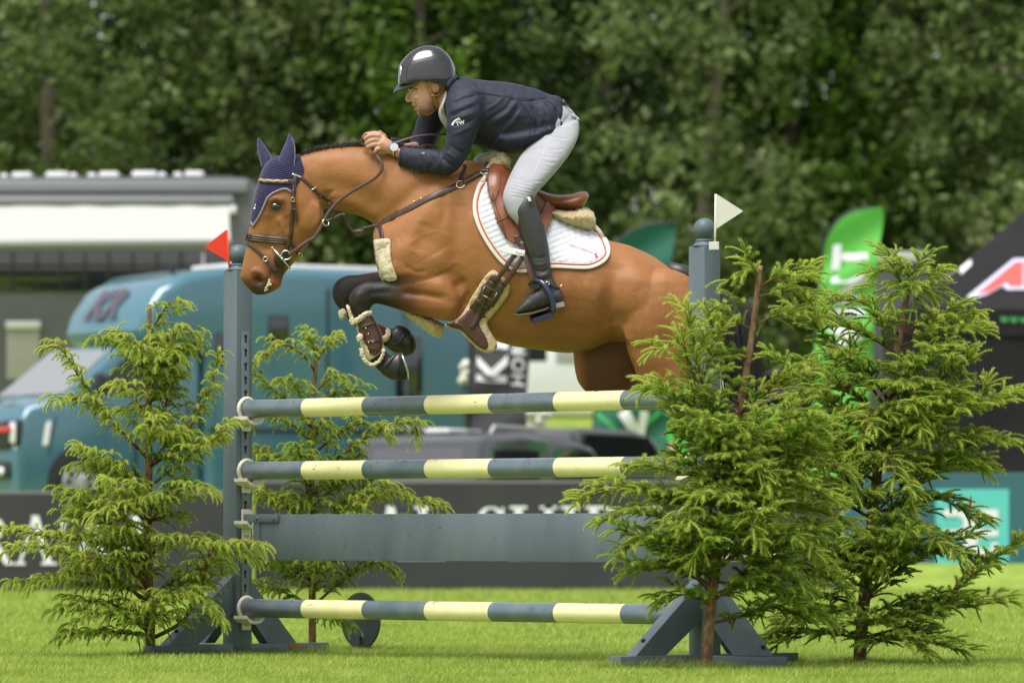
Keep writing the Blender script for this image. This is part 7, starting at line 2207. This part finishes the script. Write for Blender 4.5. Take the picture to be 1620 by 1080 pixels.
stub = np.maximum(stub, np.exp(-(np.hypot(bpx[:, 0] - 664, bpx[:, 1] - 178) / 6.0) ** 2)) * (bpx[:, 0] > 640) * (bpx[:, 1] < 190)
lips = np.maximum(np.exp(-(np.hypot((bpx[:, 0] - 656.5) / 1.3, bpx[:, 1] - 173.8) / 2.2) ** 2), np.exp(-(np.hypot((bpx[:, 0] - 653.5) / 1.3, bpx[:, 1] - 166.8) / 1.6) ** 2)) * (np.abs(bv[:, 1]) < 0.024)
brow = np.exp(-(seg_dist(bpx, [(648, 140.5), (653, 139.5), (660, 141.5)])[0] / 1.7) ** 2) * (np.abs(bv[:, 1]) > 0.008)
sideb = 0.75 * sstep(bpx[:, 0], 672, 684) * (bpx[:, 1] < 148) * (bpx[:, 1] > 118) * (np.hypot((bpx[:, 0] - 690) / 1.0, (bpx[:, 1] - 140) / 1.5) > 7.2) * (bpx[:, 0] < 705)
mouth = np.exp(-(np.hypot((bpx[:, 0] - 658) / 1.6, bpx[:, 1] - 170.3) / 1.7) ** 2) * (np.abs(bv[:, 1]) < 0.02)
tone = 0.5 - 0.24 * stub * (1 - lips) + 0.5 * lips * (1 - mouth)
tone = np.minimum(tone, 1 - np.clip(np.maximum.reduce([brow * 0.95, sideb * 0.85, mouth]), 0, 1))
tone = np.where((bpx[:, 0] < 660) & (bpx[:, 1] > 200), 0.5 + 0.1 * np.exp(-(np.hypot(bpx[:, 0] - 580, bpx[:, 1] - 222) / 8.0) ** 2), tone)
set_attr(body_me, 'tone', np.clip(tone, 0, 1))
m_skin = attr_mat('skin', [(0.0, (0.018, 0.010, 0.007)), (0.22, (0.17, 0.085, 0.055)), (0.5, (0.52, 0.285, 0.2)), (0.75, (0.42, 0.15, 0.11)), (1.0, (0.38, 0.12, 0.095))], rough=0.5, spec=0.35, bump=0.25, bscale=260.0, sss=0.12, namp=0.08, nscale=90, bdist=0.0008)
body_me = thin(body_me, 0.42)
obj('body', body_me, m_skin, person)
bbv = bvh_of(body_me)
m_white_eye = mat('eye_white', (0.55, 0.5, 0.46), 0.2)
for s in (-1, 1):
    ex = W(655.8, 146.3, s * 0.0)
    v, f = ellipsoid(Vector((ex.x, s * 0.034, ex.z)), (0.0115, 0.012, 0.0115), None, 16, 12)
    e = MB().add(v, f).build('eyeball', m_white_eye, person, smooth=True)
    v, f = ellipsoid(Vector((ex.x - 0.0085, s * 0.038, ex.z)), (0.005, 0.0075, 0.006), None, 12, 8)
    MB().add(v, f).build('iris', m_black_gloss, e, smooth=True)
    mb = MB()
    P = [Vector((ex.x + dx, s * (0.034 + 0.0128 * math.cos(dx / 0.016)), ex.z + 0.0065 - abs(dx) * 0.2)) for dx in np.linspace(-0.012, 0.012, 7)]
    mb.tube(P, 0.0035, 6)
    mb.build('eyelid', mat('lid_skin', (0.36, 0.17, 0.11), 0.5), person, smooth=True)
for kx, ky in ((577, 212),):
    v, f = ellipsoid(W(kx + 1.5, ky - 1.2, yh - 0.001), (0.006, 0.004, 0.003), None, 8, 6)
    MB().add(v, f).build('fingernail', mat('nail', (0.55, 0.3, 0.24), 0.3), person, smooth=True)

# ---- jacket
jk = []
jk.append(loft([(712, 150, 706, 165, 0.06), (718, 125, 700, 172, 0.10), (732, 122.5, 706, 190, 0.165), (752, 125.5, 722, 208, 0.20), (780, 128.5, 742, 226, 0.205), (815, 132.5, 774, 236, 0.195), (845, 140, 800, 238, 0.185), (867, 148.5, 826, 240, 0.18),
                (884, 153, 848, 232, 0.18), (893, 165, 868, 226, 0.178), (894, 183, 882, 223, 0.168), (892, 200, 888, 216, 0.15)], 5, 44))
jk.append(loft([(712, 140, 764, 140, 0.06, -0.14), (707, 155, 768, 153, 0.075, -0.165), (706, 175, 764, 178, 0.076, -0.2), (706.5, 197, 758, 206, 0.072, -0.215), (706, 215, 748, 228, 0.066, -0.22), (702, 236, 738, 250, 0.062, -0.218), (697, 252, 727, 266, 0.06, -0.212), (695, 262, 714, 277, 0.055, -0.205), (700, 272, 704, 279, 0.03, -0.2)], 5, 28))
jk.append(loft([(712, 246, 712, 278, 0.045, -0.2), (698, 240.5, 698, 278.5, 0.055, -0.2), (682, 237, 682, 275.5, 0.053, -0.185), (664, 235, 662, 273, 0.05, -0.16), (648, 233.5, 646, 268, 0.046, -0.135), (637, 231.5, 633, 263, 0.045, -0.115), (634, 231.5, 629.5, 262.5, 0.044, -0.11)], 5, 28))
jk.append(loft([(700, 140, 748, 145, 0.06, 0.14), (678, 158, 735, 170, 0.072, 0.17), (664, 180, 712, 190, 0.07, 0.2), (655, 205, 697, 212, 0.062, 0.21), (648, 224, 690, 226, 0.058, 0.2), (646, 230, 678, 246, 0.052, 0.18), (634, 220, 648, 250, 0.042, 0.13), (617, 216, 624, 242, 0.036, 0.05)], 5, 24))
# lower front skirts and back vent
jk.append(loft([(800, 205, 778, 236, 0.17, 0.0), (815, 205, 812, 243, 0.18, -0.005), (840, 200, 838, 238, 0.19, -0.005), (868, 195, 866, 227, 0.188, 0.0), (890, 190, 888, 221, 0.17, 0.0)], 5, 36))
jacket_me = fuse(jk, 0.0088, 2, 1)
folds = [
 ([(758, 150), (735, 156), (715, 166)], 3, -0.006), ([(755, 160), (735, 167), (712, 178)], 3, 0.005), ([(753, 168), (730, 176), (711, 186)], 2.6, -0.005), ([(752, 177), (735, 184), (712, 190)], 2.6, 0.004),
 ([(752, 188), (735, 196), (712, 200)], 3, -0.004), ([(748, 200), (730, 208), (712, 214)], 3, 0.004),
 ([(757, 140), (763, 160), (762, 185), (752, 210), (742, 232)], 2.4, -0.007), ([(752, 128), (757, 140)], 2.5, -0.004),
 ([(815, 150), (800, 172), (775, 188), (762, 200)], 3, -0.006), ([(820, 158), (802, 180), (780, 195)], 3, 0.006), ([(822, 168), (808, 188), (785, 204)], 3, -0.006), ([(822, 178), (810, 196), (790, 212)], 3, 0.005),
 ([(800, 150), (785, 165), (768, 175)], 3, 0.004), ([(840, 165), (850, 185), (848, 215)], 4, -0.008), ([(855, 160), (868, 180), (870, 215)], 5, 0.009), ([(880, 165), (884, 190), (880, 218)], 5, -0.010), ([(860, 190), (862, 220)], 4, -0.006),
 ([(740, 146), (790, 152), (830, 160), (860, 156)], 1.8, -0.004), ([(820, 160), (830, 172), (840, 190), (838, 225)], 1.8, -0.004), ([(824, 156), (850, 160), (872, 154)], 1.6, -0.003),
 ([(700, 250), (708, 258), (718, 262)], 3, -0.006), ([(690, 243), (695, 258), (690, 272)], 3, 0.005), ([(680, 240), (684, 256), (678, 272)], 3, -0.005), ([(668, 238), (670, 254)], 3, 0.004),
 ([(706, 240), (716, 248), (724, 252)], 3, 0.005), ([(712, 228), (722, 238), (734, 242)], 3, -0.005),
 ([(788, 215), (800, 225), (808, 238)], 4, 0.006), ([(775, 225), (800, 232)], 4, -0.006)]
sculpt(jacket_me, folds)
v = get_v(jacket_me); n_ = get_n(jacket_me)
d = np.array([0.0035 * noise.noise(Vector((q[0] * 9, q[1] * 9, q[2] * 16))) + 0.0018 * noise.noise(Vector(q) * 34) for q in v])
set_v(jacket_me, v + n_ * d[:, None])
m_jacket = mat('navy_jacket', (0.012, 0.014, 0.030), 0.66, (0.015, 0.0175, 0.036), 30.0, 0.25, 700.0, spec=0.35, sheen=0.03, bdist=0.0006)
m_navy_dark = mat('navy_trim', (0.012, 0.014, 0.03), 0.7, spec=0.3)
jacket_me = thin(jacket_me, 0.5)
jacket = obj('jacket', jacket_me, m_jacket, person)
jb = bvh_of(jacket_me)
def seam(name, pts, w=0.003, th=0.0015, m=m_navy_dark, parent=jacket, bvh=None, n=8):
    mb = MB(); mb.add(*strap(bvh or jb, pts, w, th, 0.0002, n)); return mb.build(name, m, parent, smooth=True)
seam('armhole_seam', [(752, 130), (758, 142), (763, 160), (762, 185), (754, 208)], 0.0035)
seam('back_seam', [(742, 146), (790, 152), (826, 160), (862, 155)], 0.003)
seam('pocket_flap', [(820, 186), (833, 184), (841, 190), (838, 214), (824, 228)], 0.0035)
seam('side_seam', [(822, 160), (834, 175), (846, 195)], 0.003)
seam('vent', [(868, 160), (880, 172), (888, 186)], 0.006, 0.003)
cuff = MB(); cuff.add(*strap(jb, [(636, 233), (634, 245), (631.5, 261)], 0.010, 0.003, 0.0)); cuff.build('cuff_band', m_jacket, jacket, smooth=True)
for x, y in ((639, 265.5), (645.5, 267.5), (652.5, 269.5), (659, 271)):
    l, n_ = hit(jb, x, y - 1.0)
    v, f = ellipsoid(l + n_ * 0.001, (0.005, 0.003, 0.005), None, 10, 6)
    MB().add(v, f).build('cuff_button', mat('button_grey', (0.09, 0.1, 0.13), 0.3), jacket, smooth=True)
seam('sleeve_badge', [(664, 243), (673, 243)], 0.018, 0.0012, mat('badge', (0.035, 0.036, 0.05), 0.4))
col = MB(); col.add(*strap(jb, [(724, 122), (716, 126), (708, 138), (704, 152)], 0.03, 0.008, 0.0)); col.build('collar', m_jacket, jacket, smooth=True)
letters_on(jb, 'TW', ((721.5, 197), (735, 193.5)), 8.4, mat('white_print', (0.78, 0.78, 0.8), 0.6), 'lettering', jacket, 0.0015, 0.02, fallback=-0.25)
mb = MB()
emb = [[(715, 198), (718, 193), (722, 189.5), (727, 187.2)], [(726, 187), (728, 190.5)], [(718, 194), (716.5, 198.5)], [(720, 191), (725, 190)]]
for q, w in zip(emb, (0.008, 0.006, 0.005, 0.006)):
    mb.add(*strap(jb, q, w, 0.001, 0.001, 4))
mb.build('emblem', MATS['white_print'], jacket)
# shirt collar
m_shirt = mat('grey_shirt', (0.36, 0.35, 0.33), 0.8, bump=0.2, bscale=300, bdist=0.001)
L = [W(x, y, z) for x, y, z in ((706, 146, -0.064), (704.5, 155, -0.075), (700.5, 166, -0.085), (697, 178, -0.08), (701, 190, -0.07), (709, 201, -0.055))]
v, f = ribbon([tuple(q) for q in catmull([tuple(q) for q in L], 5)], [(-0.35, -1, 0)] * 26, [0.008, 0.014, 0.02, 0.026, 0.03, 0.026], 0.004, 0.004)
MB().add(v, f).build('shirt_collar', m_shirt, person, smooth=True)
v, f = loft([(696, 172, 708, 152, 0.05), (702, 187, 718, 160, 0.055), (711, 204, 728, 172, 0.07)], 5, 20)
MB().add(v, f).build('shirt', m_shirt, person, smooth=True)

# ---- helmet
hl = []
hl.append(loft([(629.5, 128, 632, 146, 0.03), (631.5, 106, 637, 160, 0.066), (639, 93, 648, 172, 0.086), (652, 81, 662, 180, 0.098), (667, 74.2, 680, 184, 0.103), (684, 72.8, 698, 182, 0.103), (700, 78.6, 709, 174, 0.095), (712.5, 91.5, 717, 160, 0.078), (720, 108, 720.5, 140, 0.045)], 6, 44))
helmet_me = fuse(hl, 0.0045, 4)
bm = bmesh.new(); bm.from_mesh(helmet_me)
for pa, pb in (((628, 136.5), (668, 130.5)), ((668, 130.5), (720, 136))):
    A_, B_ = W(*pa), W(*pb)
    nrm = (B_ - A_).cross(Vector((0, 1, 0)))
    if nrm.z > 0: nrm = -nrm
    keep_side = (lambda c: c.x <= W(668, 130, 0).x) if pa[0] < 660 else (lambda c: c.x >= W(668, 130, 0).x)
    fs_ = [q for q in bm.faces if True]
    geom = [q for q in bm.faces if keep_side(q.calc_center_median())]
    es = list({e for q in geom for e in q.edges}); vs = list({w for q in geom for w in q.verts})
    bmesh.ops.bisect_plane(bm, geom=geom + es + vs, plane_co=A_, plane_no=nrm, clear_outer=True)
bm.to_mesh(helmet_me); bm.free()
m_helm = mat('gloss_black_shell', (0.010, 0.010, 0.011), 0.22, (0.018, 0.018, 0.019), 14.0, 0.02, 300, spec=0.5, coat=0.7)
m_helm.node_tree.nodes['Principled BSDF'].inputs['Coat Roughness'].default_value = 0.09
helmet = obj('helmet', helmet_me, m_helm, person)
hmb = bvh_of(helmet_me)
mb = MB(); mb.add(*strap(hmb, [(667, 76), (655, 88), (647, 101), (643, 114), (643, 124)], 0.004, 0.0022, 0.0)); mb.build('shell_seam', mat('helmet_seam', (0.02, 0.02, 0.022), 0.35), helmet, smooth=True)
for a, b in (((684.5, 83.3), (695.5, 84.5)), ((702, 87.5), (711, 95.5))):
    mb = MB(); mb.add(*strap(hmb, [a, ((a[0] + b[0]) / 2, (a[1] + b[1]) / 2 - 0.4), b], 0.004, 0.001, 0.0)); mb.build('vent', m_rubber, helmet, smooth=True)
mb = MB(); mb.add(*strap(hmb, [(634, 103), (634.5, 112), (633.5, 120)], 0.008, 0.003, 0.0)); mb.build('front_badge', m_steel, helmet, smooth=True)
# brim: a curved peak
mbv, mbf = [], []
NU, NV = 22, 8
for layer in (0, 1):
    for i in range(NU):
        a = -1 + 2 * i / (NU - 1)
        for j in range(NV):
            t = j / (NV - 1)
            back = np.array([632.5 + 30.0 * a * a, 133.2 - 1.0 * a * a])
            tip = np.array([622 + 36 * abs(a) ** 2.2, 146 - 11.5 * abs(a) ** 2.0])
            q = back * (1 - t) + tip * t
            y = 0.094 * a * (1 - 0.12 * t)
            w = W(q[0], q[1] + layer * 1.3, y)
            mbv.append((w.x, w.y, w.z + 0.010 * math.sin(math.pi * t) * (1 - a * a)))
o_ = NU * NV
for i in range(NU - 1):
    for j in range(NV - 1):
        q = (i * NV + j, (i + 1) * NV + j, (i + 1) * NV + j + 1, i * NV + j + 1)
        mbf.append(q)
        mbf.append(tuple(k + o_ for k in q)[::-1])
for i in range(NU - 1):
    mbf.append((i * NV + NV - 1, (i + 1) * NV + NV - 1, (i + 1) * NV + NV - 1 + o_, i * NV + NV - 1 + o_))
MB().add(mbv, mbf).build('peak', mat('matt_grey_peak', (0.05, 0.05, 0.056), 0.35), helmet, smooth=True)
# harness
m_strap = mat('tan_harness', (0.42, 0.18, 0.05), 0.55, (0.33, 0.14, 0.04), 50.0)
hd = MB()
def cheek(pts, w, nm, m=m_strap, par=helmet, th=0.004, off=0.003):
    mb = MB(); mb.add(*strap(bbv, pts, w, th, off)); return mb.build(nm, m, par, smooth=True)
cheek([(671, 127), (676, 137), (682, 148)], 0.016, 'chin_strap')
cheek([(714, 131), (706, 138), (697, 146), (690, 150)], 0.014, 'chin_strap')
cheek([(683, 148), (687, 157), (691, 167), (692.5, 172)], 0.016, 'chin_strap')
cheek([(682, 151), (689, 151.5), (695, 150)], 0.016, 'strap_slider', m_strap, helmet, 0.008)
cheek([(690, 170), (693, 174)], 0.016, 'strap_buckle', m_rubber, helmet, 0.008)
cheek([(694, 178), (690, 178), (687, 178)], 0.012, 'chin_pad', m_leather2, helmet, 0.008)

# ---- breeches
bz = []
bz.append(loft([(893, 164, 862, 185, 0.14), (905, 175, 850, 212, 0.165), (914, 188, 838, 232, 0.175), (916, 203, 830, 240, 0.17), (908, 218, 826, 246, 0.14)], 5, 36))
bz.append(loft([(915, 190, 838, 228, 0.09, -0.09), (916.5, 206, 827, 241, 0.098, -0.12), (912, 224, 818, 255, 0.098, -0.16), (900, 246, 809, 272, 0.094, -0.205), (883, 268, 801, 290, 0.088, -0.245), (863, 291, 796, 306, 0.08, -0.28), (850, 305, 796, 318, 0.073, -0.295), (844, 318, 800.5, 331, 0.067, -0.305), (845, 332, 806, 342, 0.06, -0.312), (850, 350, 817, 354, 0.05, -0.315), (855, 362, 824, 365, 0.04, -0.315)], 5, 32))
bz.append(loft([(905, 188, 825, 225, 0.09, 0.09), (890, 215, 800, 235, 0.095, 0.13), (868, 240, 775, 240, 0.09, 0.19), (835, 262, 755, 246, 0.082, 0.25), (810, 278, 749, 254, 0.074, 0.29), (802, 296, 756, 275, 0.068, 0.31), (812, 320, 772, 310, 0.06, 0.32), (822, 345, 790, 345, 0.05, 0.33)], 5, 28))
br_me = fuse(bz, 0.0088, 2, 1)
wr = []
rng2 = np.random.default_rng(3)
for k in range(9):
    t = (k + rng2.uniform(-0.35, 0.35)) / 8
    bx, by = 913 - 57 * t, 196 + 102 * t
    L = rng2.uniform(14, 48); sl = rng2.uniform(-0.02, 0.3)
    am = rng2.uniform(0.0008, 0.0026)
    wr.append(([(bx, by), (bx - L * 0.5, by - L * sl * 0.5 + rng2.uniform(0, 4)), (bx - L, by - L * sl)], rng2.uniform(1.1, 1.8), -am))
    wr.append(([(bx, by + 3.3), (bx - L * 0.45, by + 4.5 - L * sl * 0.5), (bx - L * 0.9, by + 3 - L * sl)], 2.2, am * 0.7))
for k in range(6):
    x, y = 800 + k * 4.5, 318 - k * 6
    wr.append(([(835 + k * 2, 316 - k * 5), (820 + k, 312 - k * 5), (806, 310 - k * 6)], 1.6, -0.0022))
wr += [([(826, 246), (840, 238), (860, 232)], 3, -0.006), ([(905, 178), (890, 196), (870, 205)], 3, -0.004)]
sculpt(br_me, wr)
m_breech = mat('white_breeches', (0.35, 0.35, 0.38), 0.75, (0.32, 0.32, 0.355), 14.0, 0.25, 700.0, spec=0.25, sheen=0.1, bdist=0.0008)
br_me = thin(br_me, 0.5)
breeches = obj('breeches', br_me, m_breech, person)
brb = bvh_of(br_me)
seam('side_seam', [(898, 178), (880, 205), (856, 248), (835, 300)], 0.002, 0.001, mat('breech_seam', (0.5, 0.5, 0.55), 0.8), breeches, brb)
mb = MB(); mb.add(*strap(brb, [(893, 167), (899, 172), (904, 177)], 0.034, 0.004, 0.0)); mb.build('waistband', m_breech, breeches, smooth=True)
mb = MB(); mb.add(*strap(brb, [(903, 183), (910, 186), (915, 190)], 0.022, 0.006, 0.001)); mb.build('back_pocket_tab', m_breech, breeches, smooth=True)
mb = MB(); mb.add(*strap(brb, [(889, 158), (894, 165), (899, 171)], 0.02, 0.005, 0.003)); mb.build('belt', mat('dark_belt', (0.02, 0.02, 0.024), 0.4), breeches, smooth=True)

# ---- riding boots
m_boot = mat('black_boot_leather', (0.030, 0.0305, 0.032), 0.5, (0.038, 0.0385, 0.040), 20.0, 0.2, 160.0, spec=0.5, bdist=0.0012)
def boot(near):
    s = -1 if near else 1
    y = -0.318 if near else 0.335
    dx, dy = (0, 0) if near else (-22, 4)
    def q(st): return [(a[0] + dx, a[1] + dy, a[2] + dx, a[3] + dy, a[4], y + s * 0.0) for a in st]
    ps = [loft(q([(842, 306, 829, 304, 0.028), (846, 314, 820, 318, 0.052), (849, 326, 811, 334, 0.064), (855, 342, 816, 348, 0.066), (862, 362, 823, 367, 0.066), (867, 385, 831, 390, 0.061), (870, 408, 839, 412, 0.053), (872, 428, 844, 431, 0.047), (877, 444, 847, 446, 0.044), (884, 455, 848, 457, 0.042), (888, 466, 850, 470, 0.038), (888, 474, 856, 480, 0.034)]), 5, 28),
          loft(q([(890, 463, 891, 479, 0.024), (884, 456, 886, 481, 0.035), (870, 452, 873, 483, 0.039), (855, 453, 858, 487, 0.042), (842, 462, 845, 491, 0.046), (830, 474, 832, 494.5, 0.045), (820, 486, 821, 496.5, 0.036), (814.5, 493.5, 815, 497.5, 0.02)]), 5, 28)]
    me = fuse(ps, 0.0045, 3)
    if near:
        sculpt(me, [([(868, 425), (858, 430), (846, 428)], 2.2, -0.005), ([(870, 432), (858, 437), (847, 436)], 2.2, 0.004), ([(874, 440), (860, 443), (848, 442)], 2, -0.005), ([(868, 415), (856, 419), (843, 418)], 2.4, 0.003),
                    ([(866, 405), (854, 409), (842, 407)], 2.4, -0.003), ([(875, 448), (862, 450), (850, 450)], 2, 0.003), ([(852, 320), (862, 370), (869, 420)], 1.2, -0.002)])
    o = obj('riding_boot', me, m_boot, person)
    mb = MB()
    poly = [(814, 497), (822, 498.5), (840, 496.5), (862, 490), (868, 486.5)]
    for a in (0,):
        P = [W(x + dx, yy + dy, y) for x, yy in poly]
        v, f = ribbon([tuple(p) for p in P], [(0, 0, -1)] * len(P), [0.03, 0.06, 0.085, 0.08, 0.07], 0.010, -0.004)
        mb.add(v, f)
    mb.build('sole', mat('grey_sole', (0.13, 0.12, 0.105), 0.7), o, smooth=False)
    mb = MB()
    mb.prism([(871, 482), (892, 477), (893.5, 484.5), (873, 489.5)], (1, 0, 0), (0, 1, 0), (0, 0, 0), (0, 0, 1)) if False else None
    a, b, c, d = [W(x + dx, yy + dy, y) for x, yy in ((871, 482), (891.5, 477), (893.5, 484.5), (872.5, 489.5))]
    w = Vector((0, 0.034, 0))
    mb.add([a - w, b - w, c - w, d - w, a + w, b + w, c + w, d + w], [(0, 1, 2, 3), (7, 6, 5, 4), (0, 4, 5, 1), (1, 5, 6, 2), (2, 6, 7, 3), (3, 7, 4, 0)])
    mb.build('heel', mat('tan_heel', (0.28, 0.25, 0.2), 0.6), o)
    return o, me
bo, bo_me = boot(True)
bob = bvh_of(bo_me)
mb = MB(); mb.add(*strap(bob, [(836.5, 312), (838.5, 319)], 0.017, 0.003, 0.001)); mb.build('boot_badge', mat('silver_badge', (0.7, 0.7, 0.66), 0.3, metal=0.6), bo, smooth=True)
for yy in (323, 327):
    mb = MB(); mb.add(*strap(bob, [(837, yy - 2), (841, yy), (845, yy - 2)], 0.004, 0.0015, 0.0)); mb.build('boot_stitching', m_rubber, bo, smooth=True)
for k in range(6):
    t = k / 5
    mb = MB(); mb.add(*strap(bob, [(836 + 12 * t, 472 - 14 * t), (842 + 11 * t, 473 - 13 * t)], 0.0035, 0.0025, 0.0)); mb.build('lace', m_rubber, bo, smooth=True)
boot(False)
spur = empty('spur', W(880, 450, -0.33)); tag(spur, 'small steel spur on the heel of the black riding boot', 'spur'); bpy.context.view_layer.update()
mb = MB(); mb.add(*strap(bob, [(863, 449), (872, 452), (881, 456), (888, 455)], 0.008, 0.004, 0.001)); mb.build('spur_band', m_rubber, spur, smooth=True)
mb = MB(); mb.tube([W(884, 455, -0.345), W(888, 452, -0.345), W(890, 449, -0.34)], 0.004, 8); mb.build('spur_shank', m_steel, spur, smooth=True)
MB().add(*ring3(W(866, 449, -0.362), 0.010, 0.003, (0, -1, 0))).build('spur_buckle', m_steel, spur, smooth=True)

# ---- watch
wt = empty('wristwatch', W(624, 236, -0.13)); tag(wt, 'steel wristwatch on the rider\'s near wrist', 'watch'); bpy.context.view_layer.update()
def band_ring(c_px, half, y, r_y, n=28):
    a, b = W(c_px[0] - half[0], c_px[1] - half[1], y), W(c_px[0] + half[0], c_px[1] + half[1], y)
    c = (a + b) / 2; u = (a - b) / 2
    return [c + u * math.cos(t) + Vector((0, 1, 0)) * r_y * math.sin(t) for t in np.linspace(0, 2 * math.pi, n)]
pts = band_ring((622.5, 239), (2.2, 9.6), -0.102, 0.03)
v, f = tube_geo(pts, 0.0078, 8, False, 0.35)
MB().add(v, f).build('bracelet', m_steel, wt, smooth=True)
c = W(624, 233.5, -0.136)
nv = Vector((-0.15, -1, 0.25)).normalized()
v, f = tube_geo([c, c + nv * 0.007], 0.0215, 28); MB().add(v, f).build('case', m_steel, wt, angle=30)
v, f = tube_geo([c + nv * 0.006, c + nv * 0.0085], 0.0155, 24); MB().add(v, f).build('dial', mat('dial_blue_grey', (0.42, 0.46, 0.55), 0.15), wt, angle=30)

# ---- stirrup
sr = empty('stirrup', W(858, 470, -0.33)); tag(sr, 'navy blue stirrup iron round the rider\'s boot', 'stirrup'); bpy.context.view_layer.update()
m_navy_metal = mat('navy_enamel', (0.012, 0.022, 0.075), 0.25, coat=0.5)
ys = -0.318
P = [W(x, y, z) for x, y, z in catmull([(836, 482, ys + 0.05), (832, 470, ys + 0.06), (835, 455, ys + 0.05), (842, 446, ys + 0.01), (850, 443, ys - 0.02), (860, 449, ys - 0.05), (869, 464, ys - 0.062), (875, 480, ys - 0.06), (876, 493, ys - 0.055)], 5)]
v, f = tube_geo(P, 0.0135, 10, True, 0.8); MB().add(v, f).build('iron', m_navy_metal, sr, smooth=True)
mb = MB()
a, b, c, d = W(837, 497, ys + 0.05), W(876, 489, ys - 0.055), W(876, 496, ys - 0.055), W(843, 507, ys - 0.05)
q = [W(838, 499, ys + 0.03), W(873, 489, ys + 0.02), W(876.5, 495, ys - 0.062), W(845, 506, ys - 0.062)]
dn_ = Vector((0, 0, -0.02))
mb.add(q + [p + dn_ for p in q], [(0, 1, 2, 3), (7, 6, 5, 4), (0, 4, 5, 1), (1, 5, 6, 2), (2, 6, 7, 3), (3, 7, 4, 0)])
mb.build('tread', mat('tread_black', (0.012, 0.014, 0.03), 0.5), sr)
mb = MB(); mb.box(W(846, 453, ys - 0.035), (0.05, 0.02, 0.022)); mb.build('leather_bar', m_rubber, sr)
sl = empty('stirrup_leather', W(838, 420, -0.3)); tag(sl, 'brown stirrup leather hanging between saddle flap and stirrup', 'stirrup leather'); bpy.context.view_layer.update()
L = [W(x, y, z) for x, y, z in ((826, 380, -0.315), (831, 405, -0.335), (837, 425, -0.352), (843, 448, -0.36))]
v, f = ribbon([tuple(q) for q in catmull([tuple(q) for q in L], 4)], [(0.1, -1, 0)] * 13, 0.026, 0.005, 0)
MB().add(v, f).build('strap', m_leather2, sl, smooth=True)
L = [W(x, y, z) for x, y, z in ((832, 395, -0.30), (841, 420, -0.32), (848, 447, -0.335))]
v, f = ribbon([tuple(q) for q in catmull([tuple(q) for q in L], 4)], [(0.1, -1, 0)] * 9, 0.022, 0.005, 0)
MB().add(v, f).build('strap', m_leather2, sl, smooth=True)
